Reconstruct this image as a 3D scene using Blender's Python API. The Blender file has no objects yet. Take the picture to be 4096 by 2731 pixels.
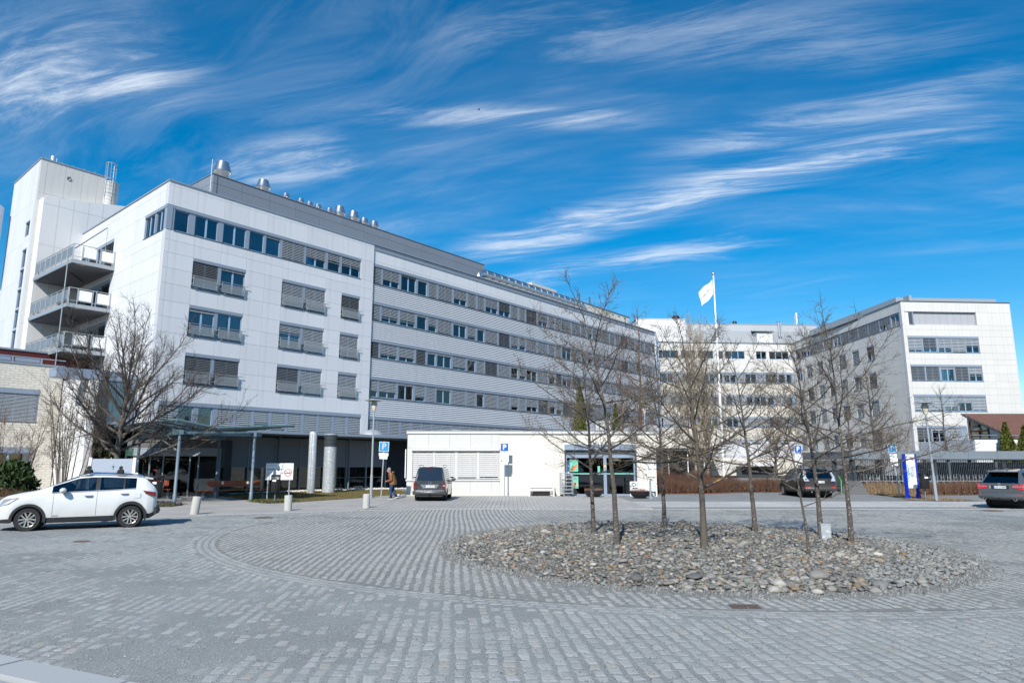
import bpy, bmesh, math, random
import numpy as np
from mathutils import Vector, Matrix
SC = bpy.context.scene
COL = SC.collection
R = math.radians
rng = random.Random(7)
NR = np.random.RandomState(11)

# ------------------------------------------------------------------ camera
cam = bpy.data.cameras.new("camera")
cam.lens = 24.0; cam.sensor_width = 36.0; cam.clip_start = 0.1; cam.clip_end = 3000
camo = bpy.data.objects.new("camera", cam); COL.objects.link(camo)
camo.location = (0, 0, 2.0); camo.rotation_euler = (R(90 + 10.13), 0, 0)
SC.camera = camo

# ------------------------------------------------------------------ light
SUN_AZ, SUN_EL = 14.0, 37.0          # direction the shadows run (from +Y towards +X), sun height
sun = bpy.data.lights.new("sun", 'SUN'); sun.energy = 4.7; sun.angle = R(0.5); sun.color = (1.0, .955, .875)
suno = bpy.data.objects.new("sun", sun); COL.objects.link(suno)
a = R(SUN_AZ); e = R(SUN_EL)
dvec = Vector((math.sin(a) * math.cos(e), math.cos(a) * math.cos(e), -math.sin(e)))
suno.rotation_euler = dvec.to_track_quat('-Z', 'Y').to_euler()
suno.location = (-20, -60, 60)

W = bpy.data.worlds.new("World"); SC.world = W; W.use_nodes = True
nt = W.node_tree; nt.nodes.clear(); N = nt.nodes.new; L = nt.links.new
def math_n(tree, op, a=None, b=None, c=None, clamp=False):
    n = tree.nodes.new('ShaderNodeMath'); n.operation = op; n.use_clamp = clamp
    for i, x in enumerate((a, b, c)):
        if x is None: continue
        if isinstance(x, (int, float)): n.inputs[i].default_value = x
        else: tree.links.new(x, n.inputs[i])
    return n.outputs[0]
sky = N('ShaderNodeTexSky'); sky.sky_type = 'NISHITA'; sky.sun_disc = False
sky.sun_elevation = R(SUN_EL); sky.sun_rotation = R(SUN_AZ + 180); sky.altitude = 0
sky.air_density = 1.0; sky.dust_density = 0.25; sky.ozone_density = 3.0
hsv = N('ShaderNodeHueSaturation'); hsv.inputs['Hue'].default_value = .494; hsv.inputs['Saturation'].default_value = 1.52; hsv.inputs['Value'].default_value = 1.28
L(sky.outputs[0], hsv.inputs['Color'])
# high cirrus: noise on a sheet far overhead, drawn out along the wind
tc = N('ShaderNodeTexCoord'); sep = N('ShaderNodeSeparateXYZ'); L(tc.outputs['Generated'], sep.inputs[0])
zc = math_n(nt, 'MAXIMUM', sep.outputs[2], 0.02); zc = math_n(nt, 'ADD', zc, 0.10)
px = math_n(nt, 'DIVIDE', sep.outputs[0], zc); py = math_n(nt, 'DIVIDE', sep.outputs[1], zc)
cmb = N('ShaderNodeCombineXYZ'); L(px, cmb.inputs[0]); L(py, cmb.inputs[1])
def mapping(src, rot, scale, loc=(0, 0, 0)):
    m = N('ShaderNodeMapping'); m.vector_type = 'TEXTURE'
    m.inputs['Rotation'].default_value = (0, 0, R(rot)); m.inputs['Scale'].default_value = (1 / scale[0], 1 / scale[1], 1); m.inputs['Location'].default_value = loc
    L(src, m.inputs[0]); return m.outputs[0]
def noise(src, scale, det, rough, dist=0.0):
    n = N('ShaderNodeTexNoise'); n.inputs['Scale'].default_value = scale; n.inputs['Detail'].default_value = det
    n.inputs['Roughness'].default_value = rough; n.inputs['Distortion'].default_value = dist
    L(src, n.inputs['Vector']); return n.outputs[0]
def ramp(src, lo, hi):
    n = N('ShaderNodeMapRange'); n.interpolation_type = 'SMOOTHSTEP'
    n.inputs[1].default_value = lo; n.inputs[2].default_value = hi; L(src, n.inputs[0]); return n.outputs[0]
WIND = -16
warp = N('ShaderNodeTexNoise'); warp.inputs['Scale'].default_value = 0.8; warp.inputs['Detail'].default_value = 2
L(cmb.outputs[0], warp.inputs['Vector'])
wv = N('ShaderNodeVectorMath'); wv.operation = 'MULTIPLY_ADD'; wv.inputs[1].default_value = (.45, .45, 0)
L(warp.outputs['Color'], wv.inputs[0]); L(cmb.outputs[0], wv.inputs[2])
bands = noise(mapping(wv.outputs[0], WIND + 4, (.45, 1.5, 1), (1.7, .35, 0)), 1.5, 5, .6)
fib = noise(mapping(wv.outputs[0], WIND, (.8, 4.4, 1), (3, 1, 0)), 2.1, 12, .68, .45)
fine = noise(mapping(wv.outputs[0], WIND - 16, (1.0, 4.0, 1), (3, 7, 0)), 1.7, 9, .68, .9)
puff = noise(mapping(cmb.outputs[0], 0, (1.0, 1.0, 1), (.9, .4, 0)), .62, 2, .5)
m1 = math_n(nt, 'MULTIPLY', ramp(bands, .47, .74), ramp(fib, .38, .80))
m2 = math_n(nt, 'MULTIPLY', ramp(puff, .42, .75), ramp(fine, .40, .78))
cl = math_n(nt, 'MULTIPLY_ADD', m2, .55, m1)
# the larger wisps of that day: long soft bands and one puffy patch
sw = N('ShaderNodeSeparateXYZ'); L(warp.outputs['Color'], sw.inputs[0])
wx = math_n(nt, 'MULTIPLY_ADD', sw.outputs[0], .35, -.175); wy = math_n(nt, 'MULTIPLY_ADD', sw.outputs[1], .35, -.175)
pxw = math_n(nt, 'ADD', px, wx); pyw = math_n(nt, 'ADD', py, wy)
def band(ax, ay, bx, by, w):
    l = math.hypot(bx - ax, by - ay); dx, dy = (bx - ax) / l, (by - ay) / l
    u = math_n(nt, 'SUBTRACT', pxw, ax); v = math_n(nt, 'SUBTRACT', pyw, ay)
    t = math_n(nt, 'ADD', math_n(nt, 'MULTIPLY', u, dx), math_n(nt, 'MULTIPLY', v, dy)); s = math_n(nt, 'ABSOLUTE', math_n(nt, 'ADD', math_n(nt, 'MULTIPLY', u, -dy), math_n(nt, 'MULTIPLY', v, dx)))
    return math_n(nt, 'MULTIPLY', math_n(nt, 'MULTIPLY', ramp(s, w, w * .1), ramp(t, -.22 * l, .25 * l)), ramp(t, 1.12 * l, .75 * l))
bsum = None
for a_, k_ in (((-.12, 2.42, 1.1, 1.50, .17), 1.), ((-.05, 2.66, .85, 2.25, .16), .75), ((-.85, 1.78, -.40, 1.68, .16), .6), ((-.40, 1.47, .35, 1.55, .08), .5), ((-.15, 1.20, .95, 1.22, .16), .30), ((-1.25, 1.34, -.66, 1.28, .24), .85), ((.45, 1.72, 1.1, 1.30, .14), .5)):
    b_ = math_n(nt, 'MULTIPLY', band(*a_), k_ * .92); bsum = b_ if bsum is None else math_n(nt, 'MAXIMUM', bsum, b_)
m3 = math_n(nt, 'MULTIPLY', bsum, ramp(fib, .41, .70)); m3 = math_n(nt, 'MULTIPLY_ADD', math_n(nt, 'MULTIPLY', bsum, bsum), .16, m3)
m1 = math_n(nt, 'MULTIPLY_ADD', m1, .28, m3); cl = math_n(nt, 'MULTIPLY_ADD', m2, .16, m1)
veil = math_n(nt, 'MULTIPLY', ramp(bands, .36, .75), .08)
cl = math_n(nt, 'ADD', cl, veil); cl = math_n(nt, 'MULTIPLY', cl, .95, clamp=True)
hz = N('ShaderNodeMapRange'); hz.interpolation_type = 'SMOOTHSTEP'; hz.inputs[1].default_value = .10; hz.inputs[2].default_value = .34
L(sep.outputs[2], hz.inputs[0]); cl = math_n(nt, 'MULTIPLY', cl, hz.outputs[0])
mix = N('ShaderNodeMix'); mix.data_type = 'RGBA'; L(cl, mix.inputs[0]); L(hsv.outputs[0], mix.inputs[6])
mix.inputs[7].default_value = (8.2, 8.9, 9.8, 1)
bg = N('ShaderNodeBackground'); bg.inputs[1].default_value = 0.088; L(mix.outputs[2], bg.inputs[0])
out = N('ShaderNodeOutputWorld'); L(bg.outputs[0], out.inputs[0])

SC.render.engine = 'CYCLES'
vs = SC.view_settings; vs.view_transform = 'Standard'; vs.look = 'None'; vs.gamma = 1.0; vs.exposure = 0.32; vs.use_curve_mapping = False
SC.cycles.max_bounces = 8; SC.cycles.transparent_max_bounces = 16; SC.cycles.caustics_reflective = False; SC.cycles.caustics_refractive = False

# ------------------------------------------------------------------ materials
MATS = {}
def PM(name, col, rough=.65, metal=0., var=.07, scale=2.5, bump=0., bscale=30., spec=.4, stretch=(1, 1, 1), rnd=0., speck=None, coat=0., coords='Object', grime=0.):
    """procedural surface: two-scale colour variation, optional vertical grime, speckle and fine relief"""
    m = bpy.data.materials.new(name); m.use_nodes = True; t = m.node_tree; nn = t.nodes; ll = t.links
    b = nn['Principled BSDF']; b.inputs['Roughness'].default_value = rough; b.inputs['Metallic'].default_value = metal
    b.inputs['Specular IOR Level'].default_value = spec
    if coat: b.inputs['Coat Weight'].default_value = coat; b.inputs['Coat Roughness'].default_value = .03
    tc = nn.new('ShaderNodeTexCoord'); mp = nn.new('ShaderNodeMapping'); mp.inputs['Scale'].default_value = stretch
    ll.new(tc.outputs[coords], mp.inputs[0])
    n1 = nn.new('ShaderNodeTexNoise'); n1.inputs['Scale'].default_value = scale; n1.inputs['Detail'].default_value = 6; n1.inputs['Roughness'].default_value = .65
    ll.new(mp.outputs[0], n1.inputs['Vector'])
    v = math_n(t, 'MULTIPLY_ADD', n1.outputs[0], 2 * var, 1 - var)
    if rnd:
        oi = nn.new('ShaderNodeObjectInfo'); r = math_n(t, 'MULTIPLY_ADD', oi.outputs['Random'], 2 * rnd, 1 - rnd); v = math_n(t, 'MULTIPLY', v, r)
    if grime:
        mg = nn.new('ShaderNodeMapping'); mg.inputs['Scale'].default_value = (2.2, 2.2, .16); ll.new(tc.outputs[coords], mg.inputs[0])
        n2 = nn.new('ShaderNodeTexNoise'); n2.inputs['Scale'].default_value = 1.6; n2.inputs['Detail'].default_value = 5; ll.new(mg.outputs[0], n2.inputs['Vector'])
        mr = nn.new('ShaderNodeMapRange'); mr.inputs[1].default_value = .5; mr.inputs[2].default_value = .8; mr.inputs[3].default_value = 1; mr.inputs[4].default_value = 1 - grime
        ll.new(n2.outputs[0], mr.inputs[0]); v = math_n(t, 'MULTIPLY', v, mr.outputs[0])
    mx = nn.new('ShaderNodeVectorMath'); mx.operation = 'SCALE'; mx.inputs[0].default_value = col[:3]; ll.new(v, mx.inputs[3])
    cout = mx.outputs[0]
    if speck:                         # (colour, noise scale, threshold lo, hi)
        n3 = nn.new('ShaderNodeTexNoise'); n3.inputs['Scale'].default_value = speck[1]; n3.inputs['Detail'].default_value = 4; n3.inputs['Roughness'].default_value = .7
        ll.new(tc.outputs[coords], n3.inputs['Vector'])
        mr = nn.new('ShaderNodeMapRange'); mr.inputs[1].default_value = speck[2]; mr.inputs[2].default_value = speck[3]; ll.new(n3.outputs[0], mr.inputs[0])
        mm = nn.new('ShaderNodeMix'); mm.data_type = 'RGBA'; ll.new(mr.outputs[0], mm.inputs[0]); ll.new(cout, mm.inputs[6]); mm.inputs[7].default_value = (*speck[0], 1)
        cout = mm.outputs[2]
    ll.new(cout, b.inputs['Base Color'])
    if bump:
        nb = nn.new('ShaderNodeTexNoise'); nb.inputs['Scale'].default_value = bscale; nb.inputs['Detail'].default_value = 4; ll.new(tc.outputs[coords], nb.inputs['Vector'])
        bp = nn.new('ShaderNodeBump'); bp.inputs['Strength'].default_value = bump; bp.inputs['Distance'].default_value = .02
        ll.new(nb.outputs[0], bp.inputs['Height']); ll.new(bp.outputs[0], b.inputs['Normal'])
    MATS[name] = m; return m
def attr_mat(name, rough=.8, bump=.3, bscale=60, speckamt=.18, attr='tint'):
    m = bpy.data.materials.new(name); m.use_nodes = True; t = m.node_tree; nn = t.nodes; ll = t.links; b = nn['Principled BSDF']
    b.inputs['Roughness'].default_value = rough; b.inputs['Specular IOR Level'].default_value = .3
    at = nn.new('ShaderNodeAttribute'); at.attribute_name = attr
    tc = nn.new('ShaderNodeTexCoord'); n1 = nn.new('ShaderNodeTexNoise'); n1.inputs['Scale'].default_value = bscale; n1.inputs['Detail'].default_value = 5; n1.inputs['Roughness'].default_value = .7
    geo = nn.new('ShaderNodeNewGeometry'); ll.new(geo.outputs['Position'], n1.inputs['Vector'])
    v = math_n(t, 'MULTIPLY_ADD', n1.outputs[0], 2 * speckamt * 1.6, 1 - speckamt * 1.6)
    mx = nn.new('ShaderNodeVectorMath'); mx.operation = 'SCALE'; ll.new(at.outputs['Color'], mx.inputs[0]); ll.new(v, mx.inputs[3]); ll.new(mx.outputs[0], b.inputs['Base Color'])
    bp = nn.new('ShaderNodeBump'); bp.inputs['Strength'].default_value = bump; bp.inputs['Distance'].default_value = .01; ll.new(n1.outputs[0], bp.inputs['Height']); ll.new(bp.outputs[0], b.inputs['Normal'])
    MATS[name] = m; return m
def glass_mat(name, tint=(.62, .72, .78), thru=.80, rough=.02):
    """window glass: fresnel mirror over a tinted see-through pane"""
    m = bpy.data.materials.new(name); m.use_nodes = True; t = m.node_tree; nn = t.nodes; ll = t.links; nn.remove(nn['Principled BSDF'])
    tr = nn.new('ShaderNodeBsdfTransparent'); tr.inputs[0].default_value = (*[c * thru / max(tint) for c in tint], 1)
    gl = nn.new('ShaderNodeBsdfGlossy'); gl.inputs['Roughness'].default_value = rough; gl.inputs[0].default_value = (.92, .97, 1, 1)
    lw = nn.new('ShaderNodeFresnel'); lw.inputs[0].default_value = 1.65
    tc = nn.new('ShaderNodeTexCoord'); nb = nn.new('ShaderNodeTexNoise'); nb.inputs['Scale'].default_value = .9; ll.new(tc.outputs['Object'], nb.inputs['Vector'])
    bp = nn.new('ShaderNodeBump'); bp.inputs['Strength'].default_value = .05; bp.inputs['Distance'].default_value = .05; ll.new(nb.outputs[0], bp.inputs['Height'])
    ll.new(bp.outputs[0], gl.inputs['Normal'])
    ms = nn.new('ShaderNodeMixShader'); f = math_n(t, 'MULTIPLY_ADD', lw.outputs[0], 1.25, .02, clamp=True)
    ll.new(f, ms.inputs[0]); ll.new(tr.outputs[0], ms.inputs[1]); ll.new(gl.outputs[0], ms.inputs[2]); ll.new(ms.outputs[0], nn['Material Output'].inputs[0])
    MATS[name] = m; return m
M = MATS
PM('cladding', (.63, .642, .675), .5, var=.03, scale=.5, rnd=.035, grime=.13, coords='Object')
PM('cladding_warm', (.58, .57, .55), .55, var=.035, scale=.5, rnd=.025, grime=.10)
PM('joint', (.47, .48, .51), .8)
PM('siding', (.52, .54, .575), .45, var=.05, scale=1.2, grime=.08)
PM('siding_cream', (.55, .53, .485), .55, var=.05, scale=1.0, grime=.05)
PM('bluegrey', (.235, .285, .36), .45, var=.05)
PM('frame_blue', (.28, .42, .58), .4, var=.04)
PM('frame_dark', (.07, .085, .10), .5, var=.05)
PM('blind', (.33, .36, .395), .42, var=.05, scale=4, spec=.5)
PM('blind_dark', (.12, .13, .145), .45, var=.05, scale=4)
PM('blind_white', (.62, .615, .61), .5, var=.02)
PM('roller', (.80, .86, .87), .8, var=.02)
PM('curtain', (.62, .60, .57), .9, var=.12, scale=5)
PM('curtain_pink', (.62, .36, .36), .9, var=.1, scale=5)
PM('curtain_yellow', (.68, .50, .16), .9, var=.1, scale=5)
PM('curtain_magenta', (.38, .09, .16), .9, var=.1, scale=5)
PM('interior', (.035, .042, .050), .9, var=.3, scale=.8)  # near-black colour stands in for the darkness of unlit rooms and passages
PM('galv', (.42, .45, .475), .42, .35, var=.22, scale=14, spec=.5)
PM('steel', (.62, .63, .65), .28, .95, var=.06, scale=6)
PM('plantroom', (.20, .225, .265), .45, var=.05, scale=.8, rnd=.03, grime=.06)
PM('concrete', (.40, .39, .37), .85, var=.12, scale=6, bump=.35, bscale=80, speck=((.62, .60, .55), 120, .52, .62))
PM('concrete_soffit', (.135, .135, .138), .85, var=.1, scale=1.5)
PM('canopy_steel', (.11, .17, .195), .5, var=.08)
PM('column_blue', (.135, .185, .23), .45, var=.08, scale=6)
PM('screen_dark', (.19, .20, .22), .8, var=.05, scale=60)
PM('black_plastic', (.018, .018, .02), .45, var=.1)
PM('rubber', (.022, .022, .024), .8, var=.15, scale=20)
PM('brick_white', (.64, .60, .53), .75, var=.05, scale=5, rnd=.05)
PM('mortar', (.50, .47, .41), .9, var=.1)
PM('render_white', (.68, .68, .68), .8, var=.02, scale=1.2, grime=.05, bump=.1, bscale=60)
PM('kiosk_cream', (.64, .605, .54), .75, var=.02, scale=1.0, grime=.05, bump=.06, bscale=90)
PM('kiosk_panel', (.56, .555, .535), .6, var=.02, scale=1.2, rnd=.015, grime=.05)
PM('dark_red', (.16, .035, .03), .6, var=.12)
PM('teal_panel', (.085, .15, .19), .25, var=.06, spec=.6)
PM('wood_red', (.30, .075, .030), .45, var=.25, scale=6, stretch=(.3, 4, 4), spec=.4)
PM('timber', (.15, .125, .10), .8, var=.25, scale=5, stretch=(.3, 3, 3))
PM('white_paint', (.84, .84, .83), .45, var=.03)
PM('sign_white', (.80, .81, .82), .4, var=.02)
PM('sign_blue', (.010, .11, .50), .35, var=.03)
PM('sign_blue_pale', (.02, .26, .56), .35, var=.03)
PM('sign_letter', (.85, .85, .85), .4, var=.01)
PM('sign_letter_tan', (.62, .45, .36), .4, var=.01)
PM('ink', (.03, .03, .04), .6)
PM('ink_grey', (.25, .27, .30), .6)
PM('ink_red', (.55, .03, .03), .6)
PM('ink_cyan', (.10, .42, .62), .6)
PM('pole_grey', (.28, .32, .355), .45, var=.05, scale=8)
PM('lamp_glass', (.62, .58, .45), .3, var=.05)
PM('lamp_hood', (.34, .35, .33), .5, var=.06)
PM('blue_post', (.005, .03, .42), .35, var=.05)
PM('bark', (.080, .068, .058), .85, var=.45, scale=9, bump=.9, bscale=30, stretch=(1, 1, .8), speck=((.36, .34, .30), 26, .56, .66))
PM('bark_lichen', (.10, .085, .068), .85, var=.4, scale=7, bump=.7, bscale=30, speck=((.33, .22, .045), 6, .60, .70))
PM('twig', (.125, .100, .078), .8, var=.4, scale=3, speck=((.30, .25, .17), 5, .54, .68))
PM('twig_pale', (.30, .24, .17), .8, var=.35, scale=3)
PM('twig_red', (.115, .06, .04), .85, var=.3, scale=3)
PM('twig_brown', (.15, .085, .055), .85, var=.4, scale=2)
PM('twig_straw', (.30, .215, .13), .9, var=.3, scale=2)
PM('conifer', (.050, .075, .016), .8, var=.6, scale=4)
PM('conifer_olive', (.085, .095, .012), .8, var=.55, scale=4)
PM('leaf_green', (.035, .062, .014), .7, var=.5, scale=6)
PM('roof_tile', (.145, .070, .052), .75, var=.25, scale=7, rnd=.1)
PM('red_trim', (.17, .035, .03), .5)
PM('flag_cloth', (.78, .79, .81), .8, var=.04)
PM('heather', (.25, .13, .10), .9, var=.4, scale=10)
PM('poster_green', (.16, .50, .38), .6, var=.05)
PM('poster_blue', (.03, .10, .22), .6, var=.05)
PM('food_orange', (.55, .20, .05), .6, var=.3, scale=20)
PM('food_brown', (.25, .10, .04), .6, var=.3, scale=20)
PM('orange_heat', (.85, .36, .08), .4)
glass_mat('glass'); glass_mat('glass_dark', (.25, .30, .30), .45); glass_mat('glass_green', (.36, .50, .45), .6)
glass_mat('car_glass', (.20, .24, .26), .28, .01)
# ------------------------------------------------------------------ mesh helpers
class MB:
    def __init__(s): s.v = []; s.f = []; s.m = []
    def quad(s, *p, m=0):
        n = len(s.v); s.v += [tuple(q) for q in p]; s.f.append(tuple(range(n, n + len(p)))); s.m.append(m)
    def box(s, x0, x1, y0, y1, z0, z1, m=0):
        n = len(s.v)
        s.v += [(x0, y0, z0), (x1, y0, z0), (x1, y1, z0), (x0, y1, z0), (x0, y0, z1), (x1, y0, z1), (x1, y1, z1), (x0, y1, z1)]
        for f in ((0, 3, 2, 1), (4, 5, 6, 7), (0, 1, 5, 4), (1, 2, 6, 5), (2, 3, 7, 6), (3, 0, 4, 7)): s.f.append(tuple(n + i for i in f)); s.m.append(m)
        return s
    def obox(s, M4, x0, x1, y0, y1, z0, z1, m=0):
        n = len(s.v); s.box(x0, x1, y0, y1, z0, z1, m)
        for i in range(n, len(s.v)): s.v[i] = tuple(M4 @ Vector(s.v[i]))
    def tube(s, path, radii, n=6, m=0, caps=True, closed=False):
        P = [Vector(p) for p in path]
        if isinstance(radii, (int, float)): radii = [radii] * len(P)
        base = len(s.v); up = None
        for i, p in enumerate(P):
            if closed: d = P[(i + 1) % len(P)] - P[i - 1]
            else: d = (P[min(i + 1, len(P) - 1)] - P[max(i - 1, 0)])
            if d.length < 1e-9: d = Vector((0, 0, 1))
            d.normalize()
            if up is None: up = Vector((0, 0, 1)) if abs(d.z) < .9 else Vector((1, 0, 0))
            u = d.cross(up); 
            if u.length < 1e-5: u = d.orthogonal()
            u.normalize(); w = u.cross(d); w.normalize(); up = w
            for k in range(n):
                t = 2 * math.pi * k / n; q = p + (u * math.cos(t) + w * math.sin(t)) * radii[i]; s.v.append((q.x, q.y, q.z))
        rings = len(P)
        for i in range(rings if closed else rings - 1):
            j = (i + 1) % rings
            for k in range(n):
                k2 = (k + 1) % n; s.f.append((base + i * n + k, base + i * n + k2, base + j * n + k2, base + j * n + k)); s.m.append(m)
        if caps and not closed:
            s.f.append(tuple(base + k for k in range(n))[::-1]); s.m.append(m)
            s.f.append(tuple(base + (rings - 1) * n + k for k in range(n))); s.m.append(m)
        return s
    def cyl(s, p, q, r0, r1=None, n=12, m=0, caps=True): return s.tube([p, q], [r0, r0 if r1 is None else r1], n, m, caps)
    def lathe(s, prof, n=20, m=0, c=(0, 0, 0), axis='z'):
        b = len(s.v)
        for r, z in prof:
            for k in range(n):
                t = 2 * math.pi * k / n; x, y = r * math.cos(t), r * math.sin(t)
                s.v.append((c[0] + x, c[1] + y, c[2] + z) if axis == 'z' else (c[0] + x, c[1] + z, c[2] + y))
        for i in range(len(prof) - 1):
            for k in range(n):
                k2 = (k + 1) % n; f = (b + i * n + k, b + i * n + k2, b + (i + 1) * n + k2, b + (i + 1) * n + k)
                s.f.append(f if axis == 'z' else f[::-1]); s.m.append(m)
        return s
    def prism(s, pts, z0, z1, m=0):
        n = len(pts); b = len(s.v); s.v += [(x, y, z0) for x, y in pts] + [(x, y, z1) for x, y in pts]
        s.f.append(tuple(range(b + n - 1, b - 1, -1))); s.m.append(m); s.f.append(tuple(range(b + n, b + 2 * n))); s.m.append(m)
        for i in range(n): j = (i + 1) % n; s.f.append((b + i, b + j, b + n + j, b + n + i)); s.m.append(m)
        return s
    def prism_y(s, pts, y0, y1, m=0):      # outline in x,z pushed along y
        n = len(pts); b = len(s.v); s.v += [(x, y0, z) for x, z in pts] + [(x, y1, z) for x, z in pts]
        s.f.append(tuple(range(b, b + n))); s.m.append(m); s.f.append(tuple(range(b + 2 * n - 1, b + n - 1, -1))); s.m.append(m)
        for i in range(n): j = (i + 1) % n; s.f.append((b + j, b + i, b + n + i, b + n + j)); s.m.append(m)
        return s
    def mesh(s, name, mats, smooth=0):
        me = bpy.data.meshes.new(name); me.from_pydata(s.v, [], s.f)
        for mt in (mats if isinstance(mats, (list, tuple)) else [mats]): me.materials.append(M[mt] if isinstance(mt, str) else mt)
        if any(s.m): me.polygons.foreach_set('material_index', s.m)
        if smooth:
            me.polygons.foreach_set('use_smooth', [True] * len(me.polygons))
            if smooth < 180: me.set_sharp_from_angle(angle=R(smooth))
        me.update(); return me
    def obj(s, name, mats, parent=None, mtx=None, smooth=0): return link(name, s.mesh(name, mats, smooth), parent, mtx)
WM = {}
def link(name, me, parent=None, mtx=None):
    """link a mesh (or an Empty when me is None); mtx is in the parent's space"""
    o = bpy.data.objects.new(name, me); COL.objects.link(o)
    if parent is not None: o.parent = parent
    if mtx is not None: o.matrix_basis = mtx
    return o
def tag(o, label, cat, group=None):
    o['label'] = label; o['category'] = cat
    if group: o['group'] = group
    return o
def struct(o): o['kind'] = 'structure'; return o
def stuff(o): o['kind'] = 'stuff'; return o
def T(x=0, y=0, z=0, rz=0): return Matrix.Translation((x, y, z)) @ Matrix.Rotation(rz, 4, 'Z')
def thing(name, label, cat, x=0, y=0, z=0, rz=0, group=None):
    o = link(name, None, None, T(x, y, z, rz)); o.empty_display_size = .3; return tag(o, label, cat, group)
def frame(x, y, az, z=0): return T(x, y, z, R(90 - az))     # local x runs along azimuth az, local y points inward
def copy_tree(o, parent=None, mtx=None):
    c = o.copy(); COL.objects.link(c)
    if parent is not None: c.parent = parent
    if mtx is not None: c.matrix_basis = mtx
    for ch in list(o.children): copy_tree(ch, c)
    return c
def text(body, size, name, mat_, parent, mtx, ext=.002, align='CENTER', mirror=False, bold=0):
    cu = bpy.data.curves.new(name, 'FONT'); cu.body = body; cu.size = size; cu.align_x = align; cu.align_y = 'CENTER'; cu.extrude = ext; cu.resolution_u = 2; cu.offset = bold
    o = bpy.data.objects.new(name + '_tmp', cu); COL.objects.link(o); dg = bpy.context.evaluated_depsgraph_get(); dg.update()
    me = bpy.data.meshes.new_from_object(o.evaluated_get(dg)); bpy.data.objects.remove(o); bpy.data.curves.remove(cu)
    me.name = name; me.materials.clear(); me.materials.append(M[mat_])
    if mirror:
        co = np.empty(len(me.vertices) * 3, 'f'); me.vertices.foreach_get('co', co); co[0::3] *= -1; me.vertices.foreach_set('co', co); me.flip_normals()
    return link(name, me, parent, mtx @ Matrix.Rotation(R(90), 4, 'X'))
def np_mesh(name, V, F, mats, tint=None, smooth=False, mi=None):
    """fast mesh from arrays; F is a (n,k) array; tint is per-vertex RGB"""
    me = bpy.data.meshes.new(name); V = np.asarray(V, 'f'); F = np.asarray(F, 'i'); k = F.shape[1]
    me.vertices.add(len(V)); me.vertices.foreach_set('co', V.ravel()); me.loops.add(F.size); me.loops.foreach_set('vertex_index', F.ravel())
    me.polygons.add(len(F)); me.polygons.foreach_set('loop_start', np.arange(0, F.size, k, dtype='i')); me.polygons.foreach_set('loop_total', np.full(len(F), k, 'i'))
    for mt in (mats if isinstance(mats, (list, tuple)) else [mats]): me.materials.append(M[mt])
    if mi is not None: me.polygons.foreach_set('material_index', np.asarray(mi, 'i'))
    me.polygons.foreach_set('use_smooth', np.full(len(F), bool(smooth)))
    if tint is not None:
        at = me.color_attributes.new('tint', 'FLOAT_COLOR', 'POINT'); c = np.ones((len(V), 4), 'f'); c[:, :3] = tint; at.data.foreach_set('color', c.ravel())
    me.update(calc_edges=True); me.validate(); return me
# ------------------------------------------------------------------ ground
def grit_mat(name, col, dark, lite, sc=170):
    m = bpy.data.materials.new(name); m.use_nodes = True; t = m.node_tree; nn = t.nodes; ll = t.links; b = nn['Principled BSDF']
    b.inputs['Roughness'].default_value = .9; b.inputs['Specular IOR Level'].default_value = .25
    tc = nn.new('ShaderNodeTexCoord')
    vo = nn.new('ShaderNodeTexVoronoi'); vo.inputs['Scale'].default_value = sc; ll.new(tc.outputs['Object'], vo.inputs['Vector'])
    n1 = nn.new('ShaderNodeTexNoise'); n1.inputs['Scale'].default_value = .55; n1.inputs['Detail'].default_value = 7; n1.inputs['Roughness'].default_value = .6; ll.new(tc.outputs['Object'], n1.inputs['Vector'])
    cr = nn.new('ShaderNodeValToRGB'); cr.color_ramp.elements[0].position = .05; cr.color_ramp.elements[0].color = (*dark, 1); cr.color_ramp.elements[1].position = .95; cr.color_ramp.elements[1].color = (*lite, 1)
    e = cr.color_ramp.elements.new(.5); e.color = (*col, 1)
    sp = nn.new('ShaderNodeSeparateXYZ'); ll.new(vo.outputs['Color'], sp.inputs[0]); ll.new(sp.outputs[0], cr.inputs[0])
    v = math_n(t, 'MULTIPLY_ADD', n1.outputs[0], .70, .65)
    mx = nn.new('ShaderNodeVectorMath'); mx.operation = 'SCALE'; ll.new(cr.outputs[0], mx.inputs[0]); ll.new(v, mx.inputs[3]); ll.new(mx.outputs[0], b.inputs['Base Color'])
    bp = nn.new('ShaderNodeBump'); bp.inputs['Strength'].default_value = .6; bp.inputs['Distance'].default_value = .006; ll.new(sp.outputs[1], bp.inputs['Height']); ll.new(bp.outputs[0], b.inputs['Normal'])
    M[name] = m
grit_mat('grit', (.248, .264, .256), (.14, .15, .15), (.38, .39, .385))
grit_mat('asphalt', (.225, .232, .230), (.165, .17, .17), (.29, .295, .29), 120)
grit_mat('asphalt_pale', (.36, .345, .325), (.29, .28, .265), (.44, .42, .40), 120)
grit_mat('joint_sand', (.275, .28, .27), (.09, .095, .08), (.28, .285, .27))
grit_mat('soil', (.085, .065, .045), (.04, .03, .02), (.16, .12, .085), 60)
grit_mat('bed_gravel', (.13, .125, .115), (.05, .048, .045), (.26, .25, .23), 30)
grit_mat('turf', (.150, .115, .042), (.085, .080, .022), (.25, .19, .09), 45)
attr_mat('sett', .85, .6, 48, .30); attr_mat('stone', .75, .4, 24, .2); attr_mat('paver', .85, .3, 60, .12); attr_mat('blade', .8, 0, 10, .1)
def sheet(name, pts, z, mt): 
    mb = MB(); mb.quad(*[(x, y, z) for x, y in pts]); return struct(mb.obj(name, mt))
sheet('ground', [(-1500, -1500), (1500, -1500), (1500, 1500), (-1500, 1500)], 0, 'asphalt')
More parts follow.
